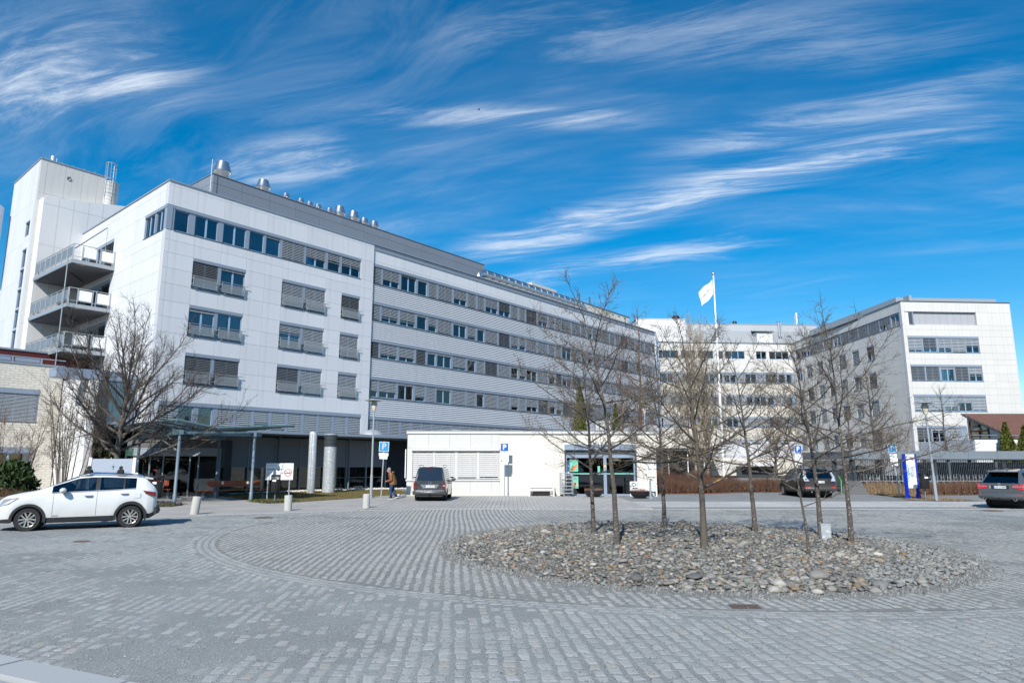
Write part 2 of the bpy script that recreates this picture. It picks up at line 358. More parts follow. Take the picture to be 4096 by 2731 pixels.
KX = [-34, -17.2, -14.9, -13.3, -11.7, -9.2, -6.4, -3.4, 3.2, 7, 13, 21, 60]; KY = [12.5, 23.5, 24.9, 26.1, 27.7, 28.9, 30.4, 31.1, 30.9, 31.0, 31.1, 31.2, 31.5]
kerbY = lambda x: np.interp(x, KX, KY)
plz = [(-34, -20)] + [(60, -20)] + [(x, y) for x, y in list(zip(KX, KY))[::-1]]
plaza = sheet('plaza', plz, .004, 'grit')
BC, BRX, BRY = (4.28, 17.6), 5.78, 6.5
def bed_r(x, y): return np.sqrt(((x - BC[0]) / BRX) ** 2 + ((y - BC[1]) / BRY) ** 2)
def bed_h(x, y): return .24 * np.clip(1 - bed_r(x, y) ** 2, 0, 1)
RC, RR = (4.6, 23.0), 13.35
nr = MB(); nr.quad(*[(RC[0] + (RR - .2) * math.cos(t), min(RC[1] + (RR - .2) * math.sin(t), float(kerbY(RC[0] + (RR - .2) * math.cos(t))) - .05), .008) for t in np.linspace(0, 2 * math.pi, 97)[:-1]])
struct(nr.obj('joint_sand', 'joint_sand', plaza))
def vnoise(x, y, s, seed):
    r = np.random.RandomState(seed); g = r.rand(64, 64); u = np.asarray(x) / s + 17.3; v = np.asarray(y) / s + 9.1
    i = np.floor(u).astype(int); j = np.floor(v).astype(int); fu = u - i; fv = v - j; fu = fu * fu * (3 - 2 * fu); fv = fv * fv * (3 - 2 * fv)
    G = lambda a, b: g[a % 64, b % 64]
    return (G(i, j) * (1 - fu) + G(i + 1, j) * fu) * (1 - fv) + (G(i, j + 1) * (1 - fu) + G(i + 1, j + 1) * fu) * fv
def front_side(x, y):      # >0 on the plaza side of the near kerb at the lower left
    ax, ay, bx, by = -5.2, 7.4, -3.21, 6.44
    return -((bx - ax) * (y - ay) - (by - ay) * (x - ax)) * -1
def stone_blocks(cx, cy, ang, lx, ly, top, tint, jit=.012, bevel=.018, base=-.02):
    """bevelled blocks: 4 base corners and 4 top corners each, 5 faces"""
    n = len(cx); V = np.zeros((n, 8, 3)); sx = np.array([-1, 1, 1, -1]); sy = np.array([-1, -1, 1, 1])
    ux = sx[None] * lx[:, None] / 2 + NR.uniform(-jit, jit, (n, 4)); uy = sy[None] * ly[:, None] / 2 + NR.uniform(-jit, jit, (n, 4))
    for k, sc in ((0, 0.), (1, 1.)):
        x = ux - sx[None] * bevel * sc; y = uy - sy[None] * bevel * sc
        c, s = np.cos(ang)[:, None], np.sin(ang)[:, None]
        V[:, 4 * k:4 * k + 4, 0] = cx[:, None] + x * c - y * s; V[:, 4 * k:4 * k + 4, 1] = cy[:, None] + x * s + y * c
        V[:, 4 * k:4 * k + 4, 2] = (base if k == 0 else top[:, None] + NR.uniform(-.0012, .0012, (n, 4)))
    F0 = np.array([[4, 5, 6, 7], [0, 1, 5, 4], [1, 2, 6, 5], [2, 3, 7, 6], [3, 0, 4, 7]])
    return V, F0, np.repeat(tint[:, None, :], 8, 1)
def lay_blocks(parent, part, heap, V, F0, TT, mt, near):
    """the `near` blocks that show largest become parts, the rest one heap"""
    d = np.hypot(V[:, 0, 0], V[:, 0, 1]); vis = np.abs(V[:, 0, 0]) < V[:, 0, 1] * .78 + .3; vis &= V[:, 0, 1] > 6.3
    o = np.argsort(np.where(vis, d, 1e6)); a, b = o[:near], o[near:]
    for i in a: link(part, np_mesh(part, V[i], F0, mt, TT[i]), parent)
    if len(b):
        F = (F0[None] + 8 * np.arange(len(b))[:, None, None]).reshape(-1, 4)
        stuff(link(heap, np_mesh(heap, V[b].reshape(-1, 3), F, mt, TT[b].reshape(-1, 3)), parent))
# setts in courses, then the three ring courses
def setts():
    A = R(4.0); pb, L0 = .168, .200; out = []
    for j in range(int(-40 / pb), int(60 / pb)):
        x = -30 + NR.rand() * .25; row = []
        while x < 36:
            l = L0 * NR.uniform(.78, 1.25); row.append((x + l / 2, j * pb, l)); x += l + .012
        out += row
    o = np.array(out); u, v, l = o[:, 0], o[:, 1], o[:, 2]
    # courses run away from the viewer: local u along azimuth -4 deg
    X = v * math.cos(A) - u * math.sin(A) + NR.uniform(-.006, .006, len(u)) + .05 * np.sin(u * .45 + v * .13); Y = u * math.cos(A) + v * math.sin(A) + 4
    ang = np.full(len(u), math.pi / 2 + A) + NR.uniform(-.04, .04, len(u))
    w = np.full(len(u), pb - .034) * NR.uniform(.9, 1.06, len(u))
    rr = np.hypot(X - RC[0], Y - RC[1])
    k = (np.abs(X) < Y * 1.0 + 2.5) & (Y > 3.5) & (Y < kerbY(X) - .12) & (bed_r(X, Y) > 1.035 + .03 * vnoise(X, Y, .7, 31)) & ((rr < RR - .29) | (rr > RR + .29)) & (front_side(X, Y) > .02) & (Y < 31)
    k &= ~((np.abs(X - 3.3) < .26) & (np.abs(Y - 10.18) < .22))
    X, Y, ang, l, w = X[k], Y[k], ang[k], l[k], w[k]
    ra, wa = [], []
    for c in range(3):
        r = RR + (c - 1) * .155; n = int(2 * math.pi * r / .225); t = np.arange(n) * 2 * math.pi / n + NR.rand()
        x, y = RC[0] + r * np.cos(t), RC[1] + r * np.sin(t); kk = (y < kerbY(x) - .15) & (bed_r(x, y) > 1.04) & (np.abs(x) < y + 3)
        kk &= ~((np.abs(x - 3.3) < .26) & (np.abs(y - 10.18) < .22))
        ra.append(np.stack([x, y, t + math.pi / 2 + NR.uniform(-.04, .04, n), np.full(n, .205) * NR.uniform(.85, 1.1, n), np.full(n, .128)], 1)[kk])
    ra = np.concatenate(ra); X = np.concatenate([X, ra[:, 0]]); Y = np.concatenate([Y, ra[:, 1]]); ang = np.concatenate([ang, ra[:, 2]]); l = np.concatenate([l, ra[:, 3]]); w = np.concatenate([w, ra[:, 4]])
    inner = np.hypot(X - RC[0], Y - RC[1]) < RR + .4
    n1 = vnoise(X, Y, 2.6, 3) * .55 + vnoise(X, Y, .8, 4) * .45
    cover = np.where(inner, .12, .47) + np.where((~inner) & (np.hypot(X + 9, Y - 16) < 9), .13, 0) + np.where(X > 9, .17, 0)
    top = .0072 + .012 * (n1 - cover) + NR.normal(0, .0013, len(X)); top = np.minimum(top, np.where(inner, .0125, .0098))
    nr_ = len(ra); tint_ring = np.arange(len(X)) >= len(X) - nr_; top[tint_ring] -= .0016 * vnoise(X[tint_ring], Y[tint_ring], 3., 12) * 2
    ok = top > .0056 - .001 * NR.rand(len(X)); X, Y, ang, l, w, top, inner = X[ok], Y[ok], ang[ok], l[ok], w[ok], top[ok], inner[ok] & ~tint_ring[ok]
    g = NR.normal(1, .06, len(X)); base = np.where(inner[:, None], [.345, .345, .332], [.325, .333, .325]); warm = NR.rand(len(X)) < .06
    tint = base * g[:, None] * np.where(warm[:, None], [1.05, .98, .92], [1, 1, 1])
    ring_ok = tint_ring[ok]; tint[ring_ok] *= .93
    V, F0, TT = stone_blocks(X, Y, ang, l, w, top, tint, .018, .030, .002)
    lay_blocks(plaza, 'sett', 'setts', V, F0, TT, 'sett', 300)
setts()
# loose grit lying over the setts
def grit_stones():
    n = 26000; Y = 6 + 15 * NR.rand(n) ** 1.8; X = (NR.rand(n) * 2 - 1) * (Y * .8 + .4)
    k = (bed_r(X, Y) > 1.01) & (vnoise(X, Y, 1.4, 8) > .38) & (front_side(X, Y) > .03); X, Y = X[k], Y[k]; n = len(X)
    s = NR.uniform(.004, .0095, n); base = np.array([[1, 0, 0], [-.5, .87, 0], [-.5, -.87, 0], [0, 0, 1.]]) 
    V = base[None] * s[:, None, None] * NR.uniform(.6, 1.4, (n, 4, 1)); V[:, :, 0] += X[:, None]; V[:, :, 1] += Y[:, None]; V[:, :, 2] += .012
    F = (np.array([[0, 1, 3], [1, 2, 3], [2, 0, 3]])[None] + 4 * np.arange(n)[:, None, None]).reshape(-1, 3)
    g = NR.uniform(.10, .42, n); tint = np.repeat((g[:, None] * np.array([.93, 1, 1.04]))[:, None, :], 4, 1).reshape(-1, 3)
    stuff(link('grit', np_mesh('grit', V.reshape(-1, 3), F, 'sett', tint), plaza))
grit_stones()
# iron cover in the setts
mb = MB(); mb.box(-.21, .21, -.15, .15, -.02, .0095)
for i in range(6):
    for j in range(4): mb.box(-.19 + i * .066, -.19 + i * .066 + .04, -.135 + j * .072, -.135 + j * .072 + .045, .0095, .0125)
PM('rust_iron', (.13, .095, .075), .75, .3, var=.3, scale=8)
tag(mb.obj('manhole_cover', 'rust_iron', None, T(3.3, 10.18, 0, R(-3))), 'small rusty square iron cover set in the cobbles in front of the stone bed', 'manhole cover')
for x, y, rx in ((-9.3, 26.3, .6), (20.6, 30.1, .7), (-11.2, 18.4, .35)):
    m2 = MB(); m2.lathe([(0, .013), (rx * .55, .013), (rx * .58, .004)], 24); o = m2.obj('drain_cover', 'rust_iron', None, T(x, y, .004))
    tag(o, {-9.3: 'flat round iron cover in the cobbles in front of the leaning bollards', 20.6: 'dark round iron cover in the cobbles left of the grey estate car', -11.2: 'small round iron cover in the cobbles behind the near kerb, left of centre'}[x], 'manhole cover')
# flush granite kerb along the far edge
kerb = struct(link('kerb', None)); stones = []
xs = np.linspace(-30, 42, 3000); ys = kerbY(xs); dl = np.concatenate([[0], np.cumsum(np.hypot(np.diff(xs), np.diff(ys)))])
cs = np.arange(.5, dl[-1], 1.0); cx = np.interp(cs, dl, xs); cy = np.interp(cs, dl, ys)
an = np.arctan2(np.interp(cs + .4, dl, ys) - np.interp(cs - .4, dl, ys), np.interp(cs + .4, dl, xs) - np.interp(cs - .4, dl, xs))
n = len(cs); tint = np.array([.40, .392, .375])[None] * NR.normal(1, .05, n)[:, None]
V, F0, TT = stone_blocks(cx - np.sin(an) * .19, cy + np.cos(an) * .19, an, np.full(n, .985), np.full(n, .36), np.full(n, .013), tint, .004, .006)
lay_blocks(kerb, 'kerb_stone', 'kerb_stones', V, F0, TT, 'paver', 300)
# pavements beyond the kerb
side = [(-34, 12.9), (-17.2, 23.9), (-13.3, 26.5), (-11.7, 28.1), (-9.2, 29.3), (-6.5, 30.75), (-6.5, 44.0), (-7.5, 47.5), (-15.5, 51.5), (-20, 48), (-24, 46), (-45, 40), (-45, 13)]
walk = sheet('pavement', side, .010, 'asphalt_pale')
fore = sheet('forecourt', [(-6.5, 30.9), (6.2, 31.2), (6.2, 44.0), (-6.5, 44.0)], .006, 'joint_sand')
strip = sheet('paved_strip', [(6.2, 32.6), (60, 32.9), (60, 37.6), (6.2, 37.4)], .006, 'joint_sand')
def pavers(parent, x0, x1, y0, y1, lx, ly, skew, base, near):
    P = []
    for j in range(int((y1 - y0) / ly)):
        off = (j % 2) * lx / 2
        for i in range(int((x1 - x0) / lx) + 1):
            x = x0 + i * lx + off * skew
            if x < x1: P.append((x + lx / 2, y0 + (j + .5) * ly))
    P = np.array(P); n = len(P); tint = np.array(base)[None] * NR.normal(1, .045, n)[:, None] * (0.90 + .2 * vnoise(P[:, 0], P[:, 1], 2.2, 5))[:, None]
    V, F0, TT = stone_blocks(P[:, 0], P[:, 1], np.zeros(n), np.full(n, lx - .014), np.full(n, ly - .014), .017 + NR.normal(0, .0012, n), tint, .003, .006)
    lay_blocks(parent, 'paver', 'pavers', V, F0, TT, 'paver', near)
pavers(fore, -6.45, 6.2, 31.5, 43.9, .21, .30, 0, (.36, .35, .335), 300)
pavers(strip, 6.2, 46, 32.7, 37.35, .30, .21, 1, (.40, .40, .395), 0)
# near kerb and flagged pavement at the lower left
A0, A1 = Vector((-5.2, 7.4)), Vector((-3.21, 6.44)); dv = (A1 - A0).normalized(); nv = Vector((dv.y, -dv.x))
if nv.y > 0: nv = -nv
ang = math.atan2(dv.y, dv.x)
nk = struct(link('near_kerb', None)); cs = np.arange(-5.6, 4, 1.55) + .62
P = np.array([A0 + dv * float(c) + nv * .21 for c in cs]); n = len(cs)
V, F0, TT = stone_blocks(P[:, 0], P[:, 1], np.full(n, ang), np.full(n, 1.535), np.full(n, .40), np.full(n, .10), np.array([.36, .375, .385])[None] * NR.normal(1, .03, n)[:, None], .004, .012)
lay_blocks(nk, 'kerb_stone', 'kerb_stones', V, F0, TT, 'paver', 300)
nw = sheet('near_pavement', [tuple(A0 + dv * -7 + nv * .43), tuple(A0 + dv * 5 + nv * .43), tuple(A0 + dv * 5 + nv * 6), tuple(A0 + dv * -7 + nv * 6)], .06, 'joint_sand')
P = []
for j in range(14):
    for i in range(30): P.append(A0 + dv * (-6 + i * .33 + (j % 2) * .15) + nv * (.56 + j * .215))
P = np.array(P); n = len(P)
V, F0, TT = stone_blocks(P[:, 0], P[:, 1], np.full(n, ang), np.full(n, .315), np.full(n, .20), .086 + NR.normal(0, .002, n), np.array([.30, .335, .345])[None] * NR.normal(1, .07, n)[:, None], .006, .012, .05)
lay_blocks(nw, 'paving_slab', 'paving_slabs', V, F0, TT, 'paver', 300)
# ------------------------------------------------------------------ stone bed
g = 40; V = []; F = []
for i in range(13):
    for k in range(g):
        t = 2 * math.pi * k / g; r = 1.02 * i / 12; x, y = BC[0] + BRX * r * math.cos(t), BC[1] + BRY * r * math.sin(t); V.append((x, y, float(bed_h(x, y)) + .012 - (.03 if i == 12 else 0)))
for i in range(12):
    for k in range(g): F.append((i * g + k, i * g + (k + 1) % g, (i + 1) * g + (k + 1) % g, (i + 1) * g + k)[::1])
bed = struct(link('stone_bed', np_mesh('stone_bed', V, F, 'bed_gravel', smooth=True)))
bm = bmesh.new(); bmesh.ops.create_icosphere(bm, subdivisions=2, radius=1.0); IV = np.array([v.co[:] for v in bm.verts]); IF = np.array([[v.index for v in f.verts] for f in bm.faces]); bm.free()
bm = bmesh.new(); bmesh.ops.create_icosphere(bm, subdivisions=1, radius=1.0); LV = np.array([v.co[:] for v in bm.verts]); LF = np.array([[v.index for v in f.verts] for f in bm.faces]); bm.free()
ix_ = [int(np.argmin(np.linalg.norm(IV - v, axis=1))) for v in LV]; IV = np.concatenate([IV[ix_], np.delete(IV, ix_, 0)])       # the 12 coarse corners first
old = ix_ + [i for i in range(len(IV)) if i not in ix_]; inv = {o: n for n, o in enumerate(old)}; IF = np.array([[inv[i] for i in f] for f in IF])
def rock_shapes(k):
    out = []
    for i in range(k):
        r = np.random.RandomState(i + 50); v = IV.copy()
        for _ in range(7):
            d = r.normal(size=3); d /= np.linalg.norm(d); h = r.uniform(.45, .85); q = v @ d; v = v - np.outer(np.maximum(q - h, 0) * .97, d)
        v *= 1 + .05 * r.normal(size=(len(v), 1)); v *= np.array([1.15, .9, r.uniform(.36, .60)]); out.append(v)
    return out
ROCKS = rock_shapes(14)
def rocks():
    P = []
    pitch = .082
    for j in range(int(2 * BRY / pitch) + 1):
        for i in range(int(2 * BRX / pitch) + 1):
            x = BC[0] - BRX + i * pitch + NR.uniform(-.045, .045) + (j % 2) * pitch / 2; y = BC[1] - BRY + j * pitch + NR.uniform(-.045, .045); P.append((x, y))
    P = np.array(P); rr = bed_r(P[:, 0], P[:, 1]) + .02 * NR.normal(size=len(P)); P = P[rr < .985]; rr = rr[rr < .985]
    big = np.clip((12.9 - P[:, 1]) / 1.5, 0, 1) * np.clip(1 - abs(P[:, 0] - 4.9) / 3.2, 0, 1) 
    s = np.exp(NR.normal(math.log(.035), .42, len(P))) * (1 + 1.2 * big * NR.rand(len(P))); s = np.clip(s, .022, .17)
    gg = NR.rand(len(P)); pal = np.array([[.25, .25, .245], [.30, .285, .26], [.18, .19, .195], [.36, .355, .34], [.29, .235, .18], [.14, .148, .15], [.44, .425, .40], [.34, .22, .13], [.20, .225, .205]])
    ix = NR.choice(len(pal), len(P), p=[.25, .17, .18, .10, .10, .09, .03, .02, .06]); tint = pal[ix] * np.array([.79, .765, .72]) * NR.normal(1, .16, (len(P), 1))
    edge = (rr > .80) & (P[:, 0] > 6); tint[edge] = tint[edge] * .5 + np.array([.25, .26, .258]) * .5
    Vs, Ts = [], []
    for i, (x, y) in enumerate(P):
        v = ROCKS[NR.randint(len(ROCKS))] * s[i]; a, b = NR.uniform(0, 6.28), NR.normal(0, .22); c, sn = math.cos(a), math.sin(a); cb, sb = math.cos(b), math.sin(b)
        v = v @ np.array([[1, 0, 0], [0, cb, sb], [0, -sb, cb]]) @ np.array([[c, sn, 0], [-sn, c, 0], [0, 0, 1]])
        Vs.append(v + np.array([x, y, float(bed_h(x, y)) + s[i] * .25 + NR.uniform(0, .02)])); Ts.append(tint[i])
    app = s / P[:, 1]; o = np.argsort(-app); a, b = o[:300], o[300:]
    for i in a: link('stone', np_mesh('stone', Vs[i], IF, 'stone', np.repeat(Ts[i][None], len(IV), 0), True), bed)
    near = [i for i in b if P[i, 1] < 15.2 or s[i] > .075]; far = [i for i in b if not (P[i, 1] < 15.2 or s[i] > .075)]
    for grp, nv, F0 in ((near, len(IV), IF), (far, 12, LF)):
        V = np.concatenate([Vs[i][:nv] for i in grp]); F = (F0[None] + nv * np.arange(len(grp))[:, None, None]).reshape(-1, 3); tt = np.repeat(np.array([Ts[i] for i in grp]), nv, 0)
        stuff(link('stones', np_mesh('stones', V, F, 'stone', tt, True), bed))
rocks()
def fringe():
    n = 9000; t = NR.uniform(0, 2 * math.pi, n); r = 1.0 + NR.normal(.015, .025, n); X = BC[0] + BRX * r * np.cos(t); Y = BC[1] + BRY * r * np.sin(t); n = len(X)
    s = np.exp(NR.normal(math.log(.014), .45, n)); V = LV[None] * s[:, None, None] * NR.uniform(.6, 1.2, (n, 1, 3)); V += np.stack([X, Y, .012 + s * .2], 1)[:, None]
    g = NR.uniform(.12, .27, n)[:, None] * np.array([.99, 1, .98]); F = (LF[None] + 12 * np.arange(n)[:, None, None]).reshape(-1, 3)
    stuff(link('gravel_fringe', np_mesh('gravel_fringe', V.reshape(-1, 3), F, 'stone', np.repeat(g, 12, 0)), bed))
fringe()
# ------------------------------------------------------------------ lawn and planting by the entrance
lawn_pts = [(-13.7, 37.4), (-12.2, 35.9), (-11.6, 37.0), (-10.4, 39.4), (-8.6, 42.8), (-7.3, 45.4), (-7.2, 49.5), (-9.7, 54.9), (-15.2, 50.4), (-18.3, 47.6), (-18.2, 43.6)]
lawn = sheet('lawn', lawn_pts, .016, 'turf')
def inside(x, y, poly):
    c = np.zeros(len(x), bool); j = len(poly) - 1
    for i in range(len(poly)):
        xi, yi = poly[i]; xj, yj = poly[j]; k = ((yi > y) != (yj > y)) & (x < (xj - xi) * (y - yi) / (yj - yi + 1e-12) + xi); c ^= k; j = i
    return c
def blades(name, X, Y, Z, h, w, lean, pal, mt='blade', parent=None):
    n = len(X); a = NR.uniform(0, 6.28, n); hh = h * NR.uniform(.5, 1.3, n); V = np.zeros((n, 3, 3)); V[:, 0] = np.stack([X - w * np.cos(a), Y - w * np.sin(a), Z], 1); V[:, 1] = np.stack([X + w * np.cos(a), Y + w * np.sin(a), Z], 1)
    b = NR.uniform(0, 6.28, n); V[:, 2] = np.stack([X + lean * hh * np.cos(b), Y + lean * hh * np.sin(b), Z + hh], 1)
    pal = np.array(pal); t = pal[NR.randint(0, len(pal), n)] * NR.uniform(.7, 1.25, (n, 1))
    return stuff(link(name, np_mesh(name, V.reshape(-1, 3), np.arange(3 * n).reshape(-1, 3), mt, np.repeat(t, 3, 0)), parent))
n = 30000; X = NR.uniform(-19, -7, n); Y = NR.uniform(35, 56, n); k = inside(X, Y, lawn_pts)
blades('grass', X[k], Y[k], np.full(k.sum(), .015), .06, .008, .6, [(.13, .10, .03), (.19, .14, .06), (.075, .085, .02), (.10, .10, .025)], parent=lawn)
peb = struct(link('pebble_strip', None))
def pebble_heap(name, poly, n, smin, smax, z, pal, parent):
    xs = [p[0] for p in poly]; ys = [p[1] for p in poly]; X = NR.uniform(min(xs), max(xs), n); Y = NR.uniform(min(ys), max(ys), n); k = inside(X, Y, poly); X, Y = X[k], Y[k]
    bm = bmesh.new(); bmesh.ops.create_icosphere(bm, subdivisions=1, radius=1); v0 = np.array([v.co[:] for v in bm.verts]); f0 = np.array([[v.index for v in f.verts] for f in bm.faces]); bm.free()
    s = NR.uniform(smin, smax, len(X)); V = v0[None] * s[:, None, None] * NR.uniform(.6, 1.2, (len(X), 1, 3)); V += np.stack([X, Y, np.full(len(X), z)], 1)[:, None]
    pal = np.array(pal); t = pal[NR.randint(0, len(pal), len(X))] * NR.uniform(.8, 1.15, (len(X), 1))
    F = (f0[None] + len(v0) * np.arange(len(X))[:, None, None]).reshape(-1, 3)
    return stuff(link(name, np_mesh(name, V.reshape(-1, 3), F, 'stone', np.repeat(t, len(v0), 0)), parent))
pebble_heap('pebbles', [(-18.2, 47.3), (-15.1, 50.0), (-9.6, 54.5), (-7.0, 54.5), (-7.0, 55.6), (-10.3, 55.6), (-19, 48.8)], 9000, .04, .09, .05, [(.62, .60, .55), (.50, .48, .45), (.70, .68, .63)], peb)
soil1 = sheet('planting_soil', [(-18.6, 32.6), (-16.0, 32.9), (-15.9, 33.9), (-18.2, 36.5), (-21.5, 38.5), (-27, 37), (-34, 34), (-34, 28), (-22, 31)], .02, 'soil')
soil2 = sheet('lawn_edge', [(-13.9, 37.2), (-12.2, 35.5), (-11.2, 36.9), (-10.0, 39.0), (-8.2, 42.4), (-8.6, 42.8), (-10.4, 39.4), (-11.6, 37.0), (-12.2, 35.9), (-13.7, 37.4)][::-1], .018, 'soil')
n = 900; X = NR.uniform(-18, -16, n); Y = NR.uniform(32.6, 34.3, n)
blades('ground_cover', X, Y, np.full(n, .02), .16, .03, .7, [(.06, .09, .03), (.10, .07, .05), (.16, .09, .20), (.08, .10, .03)], parent=soil1)
n = 900; t = NR.rand(n); X = -13.9 + t * 2.6 + NR.normal(0, .1, n); Y = 37.3 - 1.7 * np.minimum(t * 1.7, 1) + np.maximum(t - .6, 0) * 3 + NR.normal(0, .12, n)
blades('ground_cover', X, Y, np.full(n, .02), .14, .03, .7, [(.06, .09, .025), (.11, .12, .04), (.10, .07, .04)], parent=soil2)
# ------------------------------------------------------------------ facade tools
CACHE = {}
def cmesh(key, fn, name, mats, smooth=0):
    if key not in CACHE:
        mb = MB(); fn(mb); CACHE[key] = mb.mesh(name, mats, smooth)
    return CACHE[key]
def rect_minus(rects, hole):
    out = []; a0, a1, b0, b1 = hole
    for x0, x1, z0, z1 in rects:
        if a0 >= x1 - 1e-4 or a1 <= x0 + 1e-4 or b0 >= z1 - 1e-4 or b1 <= z0 + 1e-4: out.append((x0, x1, z0, z1)); continue
        if z0 < b0 - 1e-4: out.append((x0, x1, z0, b0))
        if z1 > b1 + 1e-4: out.append((x0, x1, b1, z1))
        c0, c1 = max(z0, b0), min(z1, b1)
        if x0 < a0 - 1e-4: out.append((x0, a0, c0, c1))
        if x1 > a1 + 1e-4: out.append((a1, x1, c0, c1))
    return out
def panels(root, FM, s0, s1, z0, z1, holes, sj, zj, mt, part='cladding_panel', gap=.013, thick=.05, back=True, backmat='joint', depth=.40, trim=0.):
    sj = sorted({s0, s1, *[s for s in sj if s0 < s < s1]}); zj = sorted({z0, z1, *[z for z in zj if z0 < z < z1]})
    for i in range(len(sj) - 1):
        for j in range(len(zj) - 1):
            rs = [(sj[i], sj[i + 1], zj[j], zj[j + 1])]
            for h in holes: rs = rect_minus(rs, h)
            for a, b, c, d in rs:
                w, hh = b - a, d - c
                if w < .05 or hh < .05: continue
                me = cmesh(('pan', part, mt, round(w, 2), round(hh, 2)), lambda mb: mb.box(gap / 2, w - gap / 2, 0, thick, gap / 2, hh - gap / 2), part, mt)
                link(part, me, root, FM @ T(a, 0, c))
    if back:
        rs = [(s0, s1, z0, z1)]
        for h in holes: rs = rect_minus(rs, h)
        mb = MB()
        for a, b, c, d in rs:
            if trim and b > s1 - 1e-4: b -= trim
            if b > a: mb.box(a, b, thick - .015, depth, c, d)
        mb.obj('wall', backmat, root, FM)
def blind_mesh(w, h, pitch=.072, open_=.35):
    def fn(mb):
        n = max(2, int(h / pitch)); d = pitch * .72
        for i in range(n):
            z = -i * pitch - .03; mb.quad((.03, 0, z - d * .55), (w - .03, 0, z - d * .55), (w - .03, d * .75, z + d * .45), (.03, d * .75, z + d * .45))
        mb.box(.03, w - .03, .0, .04, -h - .02, -h + .012)
        for x in (w * .22, w * .78): mb.box(x - .006, x + .006, -.004, .002, -h, -.02)
    return fn
def window(root, FM, s, z, w, h, n=1, blind=0., curtain=None, header=.22, post=0., bm='blind', rail=False, sill=True, glass='glass', name='window', fm='frame_blue', hm='bluegrey', roller=0., pitch=.085, panel=False):
    """a window with header box, frame, mullions, sill; panes, blind, curtains and railing are its sub-parts"""
    hi = h - header
    def fr(mb):
        t = .055
        if header: mb.box(0, w + post, -.015, .11, hi, h, 1)
        mb.box(0, t, .085, .16, 0, hi, 0); mb.box(w - t, w, .085, .16, 0, hi, 0); mb.box(t, w - t, .088, .16, 0, .075, 0); mb.box(t, w - t, .088, .16, hi - .06, hi, 0)
        for k in range(1, n): x = w * k / n; mb.box(x - .055, x + .055, .086, .158, .075, hi - .06, 0)
        if n > 1 or w > .9: mb.box(.012, .034, .045, .075, 0, hi, 1); mb.box(w - .034, w - .012, .045, .075, 0, hi, 1)
        if post: mb.box(w, w + post, .03, .20, -.0, hi, 1)
        if sill: mb.box(-.02, w + post + .02, -.035, .14, -.035, 0., 2)
    o = link(name, cmesh(('win', round(w, 2), round(h, 2), n, header, round(post, 2), sill, fm, hm), fr, name, [fm, hm, 'frame_dark']), root, FM @ T(s, 0, z))
    pw = (w - .11) / n
    for k in range(n):
        me = cmesh(('pane', round(pw, 2), round(hi, 2), glass), lambda mb: mb.box(.0, pw, 0, .006, .0, hi - .135), 'pane', glass)
        link('pane', me, o, T(.055 + k * pw, .125, .075))
    if blind > 0:
        hb = (hi - .02) * min(blind, 1.)
        link('blind', cmesh(('blind', round(w, 2), round(hb, 2), bm, pitch), blind_mesh(w, hb, pitch), 'blind', bm), o, T(0, .02, hi))
    if roller > 0:
        link('roller_blind', cmesh(('roll', round(w, 2), round(roller, 2)), lambda mb: mb.box(.06, w - .06, 0, .01, -roller * hi, 0), 'roller_blind', 'roller'), o, T(0, .135, hi))
    if curtain:
        cm, sides = curtain
        def cf(mb):
            for x0, x1 in sides:
                m = 14; pts = [(w * (x0 + (x1 - x0) * i / m), .04 * math.sin(i * 1.9) + .02 * math.sin(i * 4.3)) for i in range(m + 1)]
                for i in range(m): mb.quad((pts[i][0], pts[i][1], .05), (pts[i + 1][0], pts[i + 1][1], .05), (pts[i + 1][0], pts[i + 1][1], hi - .05), (pts[i][0], pts[i][1], hi - .05))
        link('curtain', cmesh(('cur', round(w, 2), round(hi, 2), cm, sides), cf, 'curtain', cm), o, T(0, .27, 0))
    if rail:
        def rf(mb):
            ww = w + post
            mb.tube([(-.03, -.13, .80), (ww + .03, -.13, .80)], .022, 6)
            for x0, x1 in ((.03, w / 2 - .05), (w / 2 + .05, w - .03)) if w > 1.9 and False else ((.05, w - .05),):
                for a, b, c, d in ((x0, x0 + .035, .10, .78), (x1 - .035, x1, .10, .78)): mb.box(a, b, -.15, -.11, c, d)
                mb.box(x0 + .035, x1 - .035, -.145, -.115, .10, .13); mb.box(x0 + .035, x1 - .035, -.145, -.115, .66, .69)
                nb = int((x1 - x0) / .05)
                for i in range(1, nb): x = x0 + (x1 - x0) * i / nb; mb.box(x - .011, x + .011, -.136, -.124, .13, .66)
            for x in (.0, w): mb.box(x - .02, x + .02, -.15, .08, .25, .29); mb.box(x - .02, x + .02, -.15, .08, .60, .64)
        link('railing', cmesh(('rail', round(w, 2)), rf, 'railing', 'galv_rail'), o)
    return o
PM('bluegrey2', (.20, .23, .26), .5, .2, var=.06, scale=1.5, grime=.08)
PM('galv_spangle', (.40, .43, .455), .42, .25, var=.16, scale=5, speck=((.70, .74, .78), 11, .56, .60))
PM('panel_grey', (.36, .37, .40), .5, var=.04, scale=.8, grime=.05)
PM('sign_grey', (.33, .37, .44), .45, var=.03)
PM('twig_dark', (.062, .050, .042), .85, var=.4, scale=3, speck=((.16, .13, .09), 5, .56, .70))
PM('siding_pale', (.43, .45, .48), .45, .1, var=.05, scale=.6, grime=.06)
PM('poster_lime', (.10, .60, .05), .5)
grit_mat('soil_dry', (.22, .155, .09), (.13, .09, .05), (.33, .25, .16), 50)
PM('galv_rail', (.36, .39, .42), .4, .3, var=.08, scale=10)
def rnd_blind(r, lo=.0):
    x = r.random()
    if x < .12: return max(lo, .06)
    if x < .50: return r.choice([.48, .62, .70, .74, .80])
    return 1.0
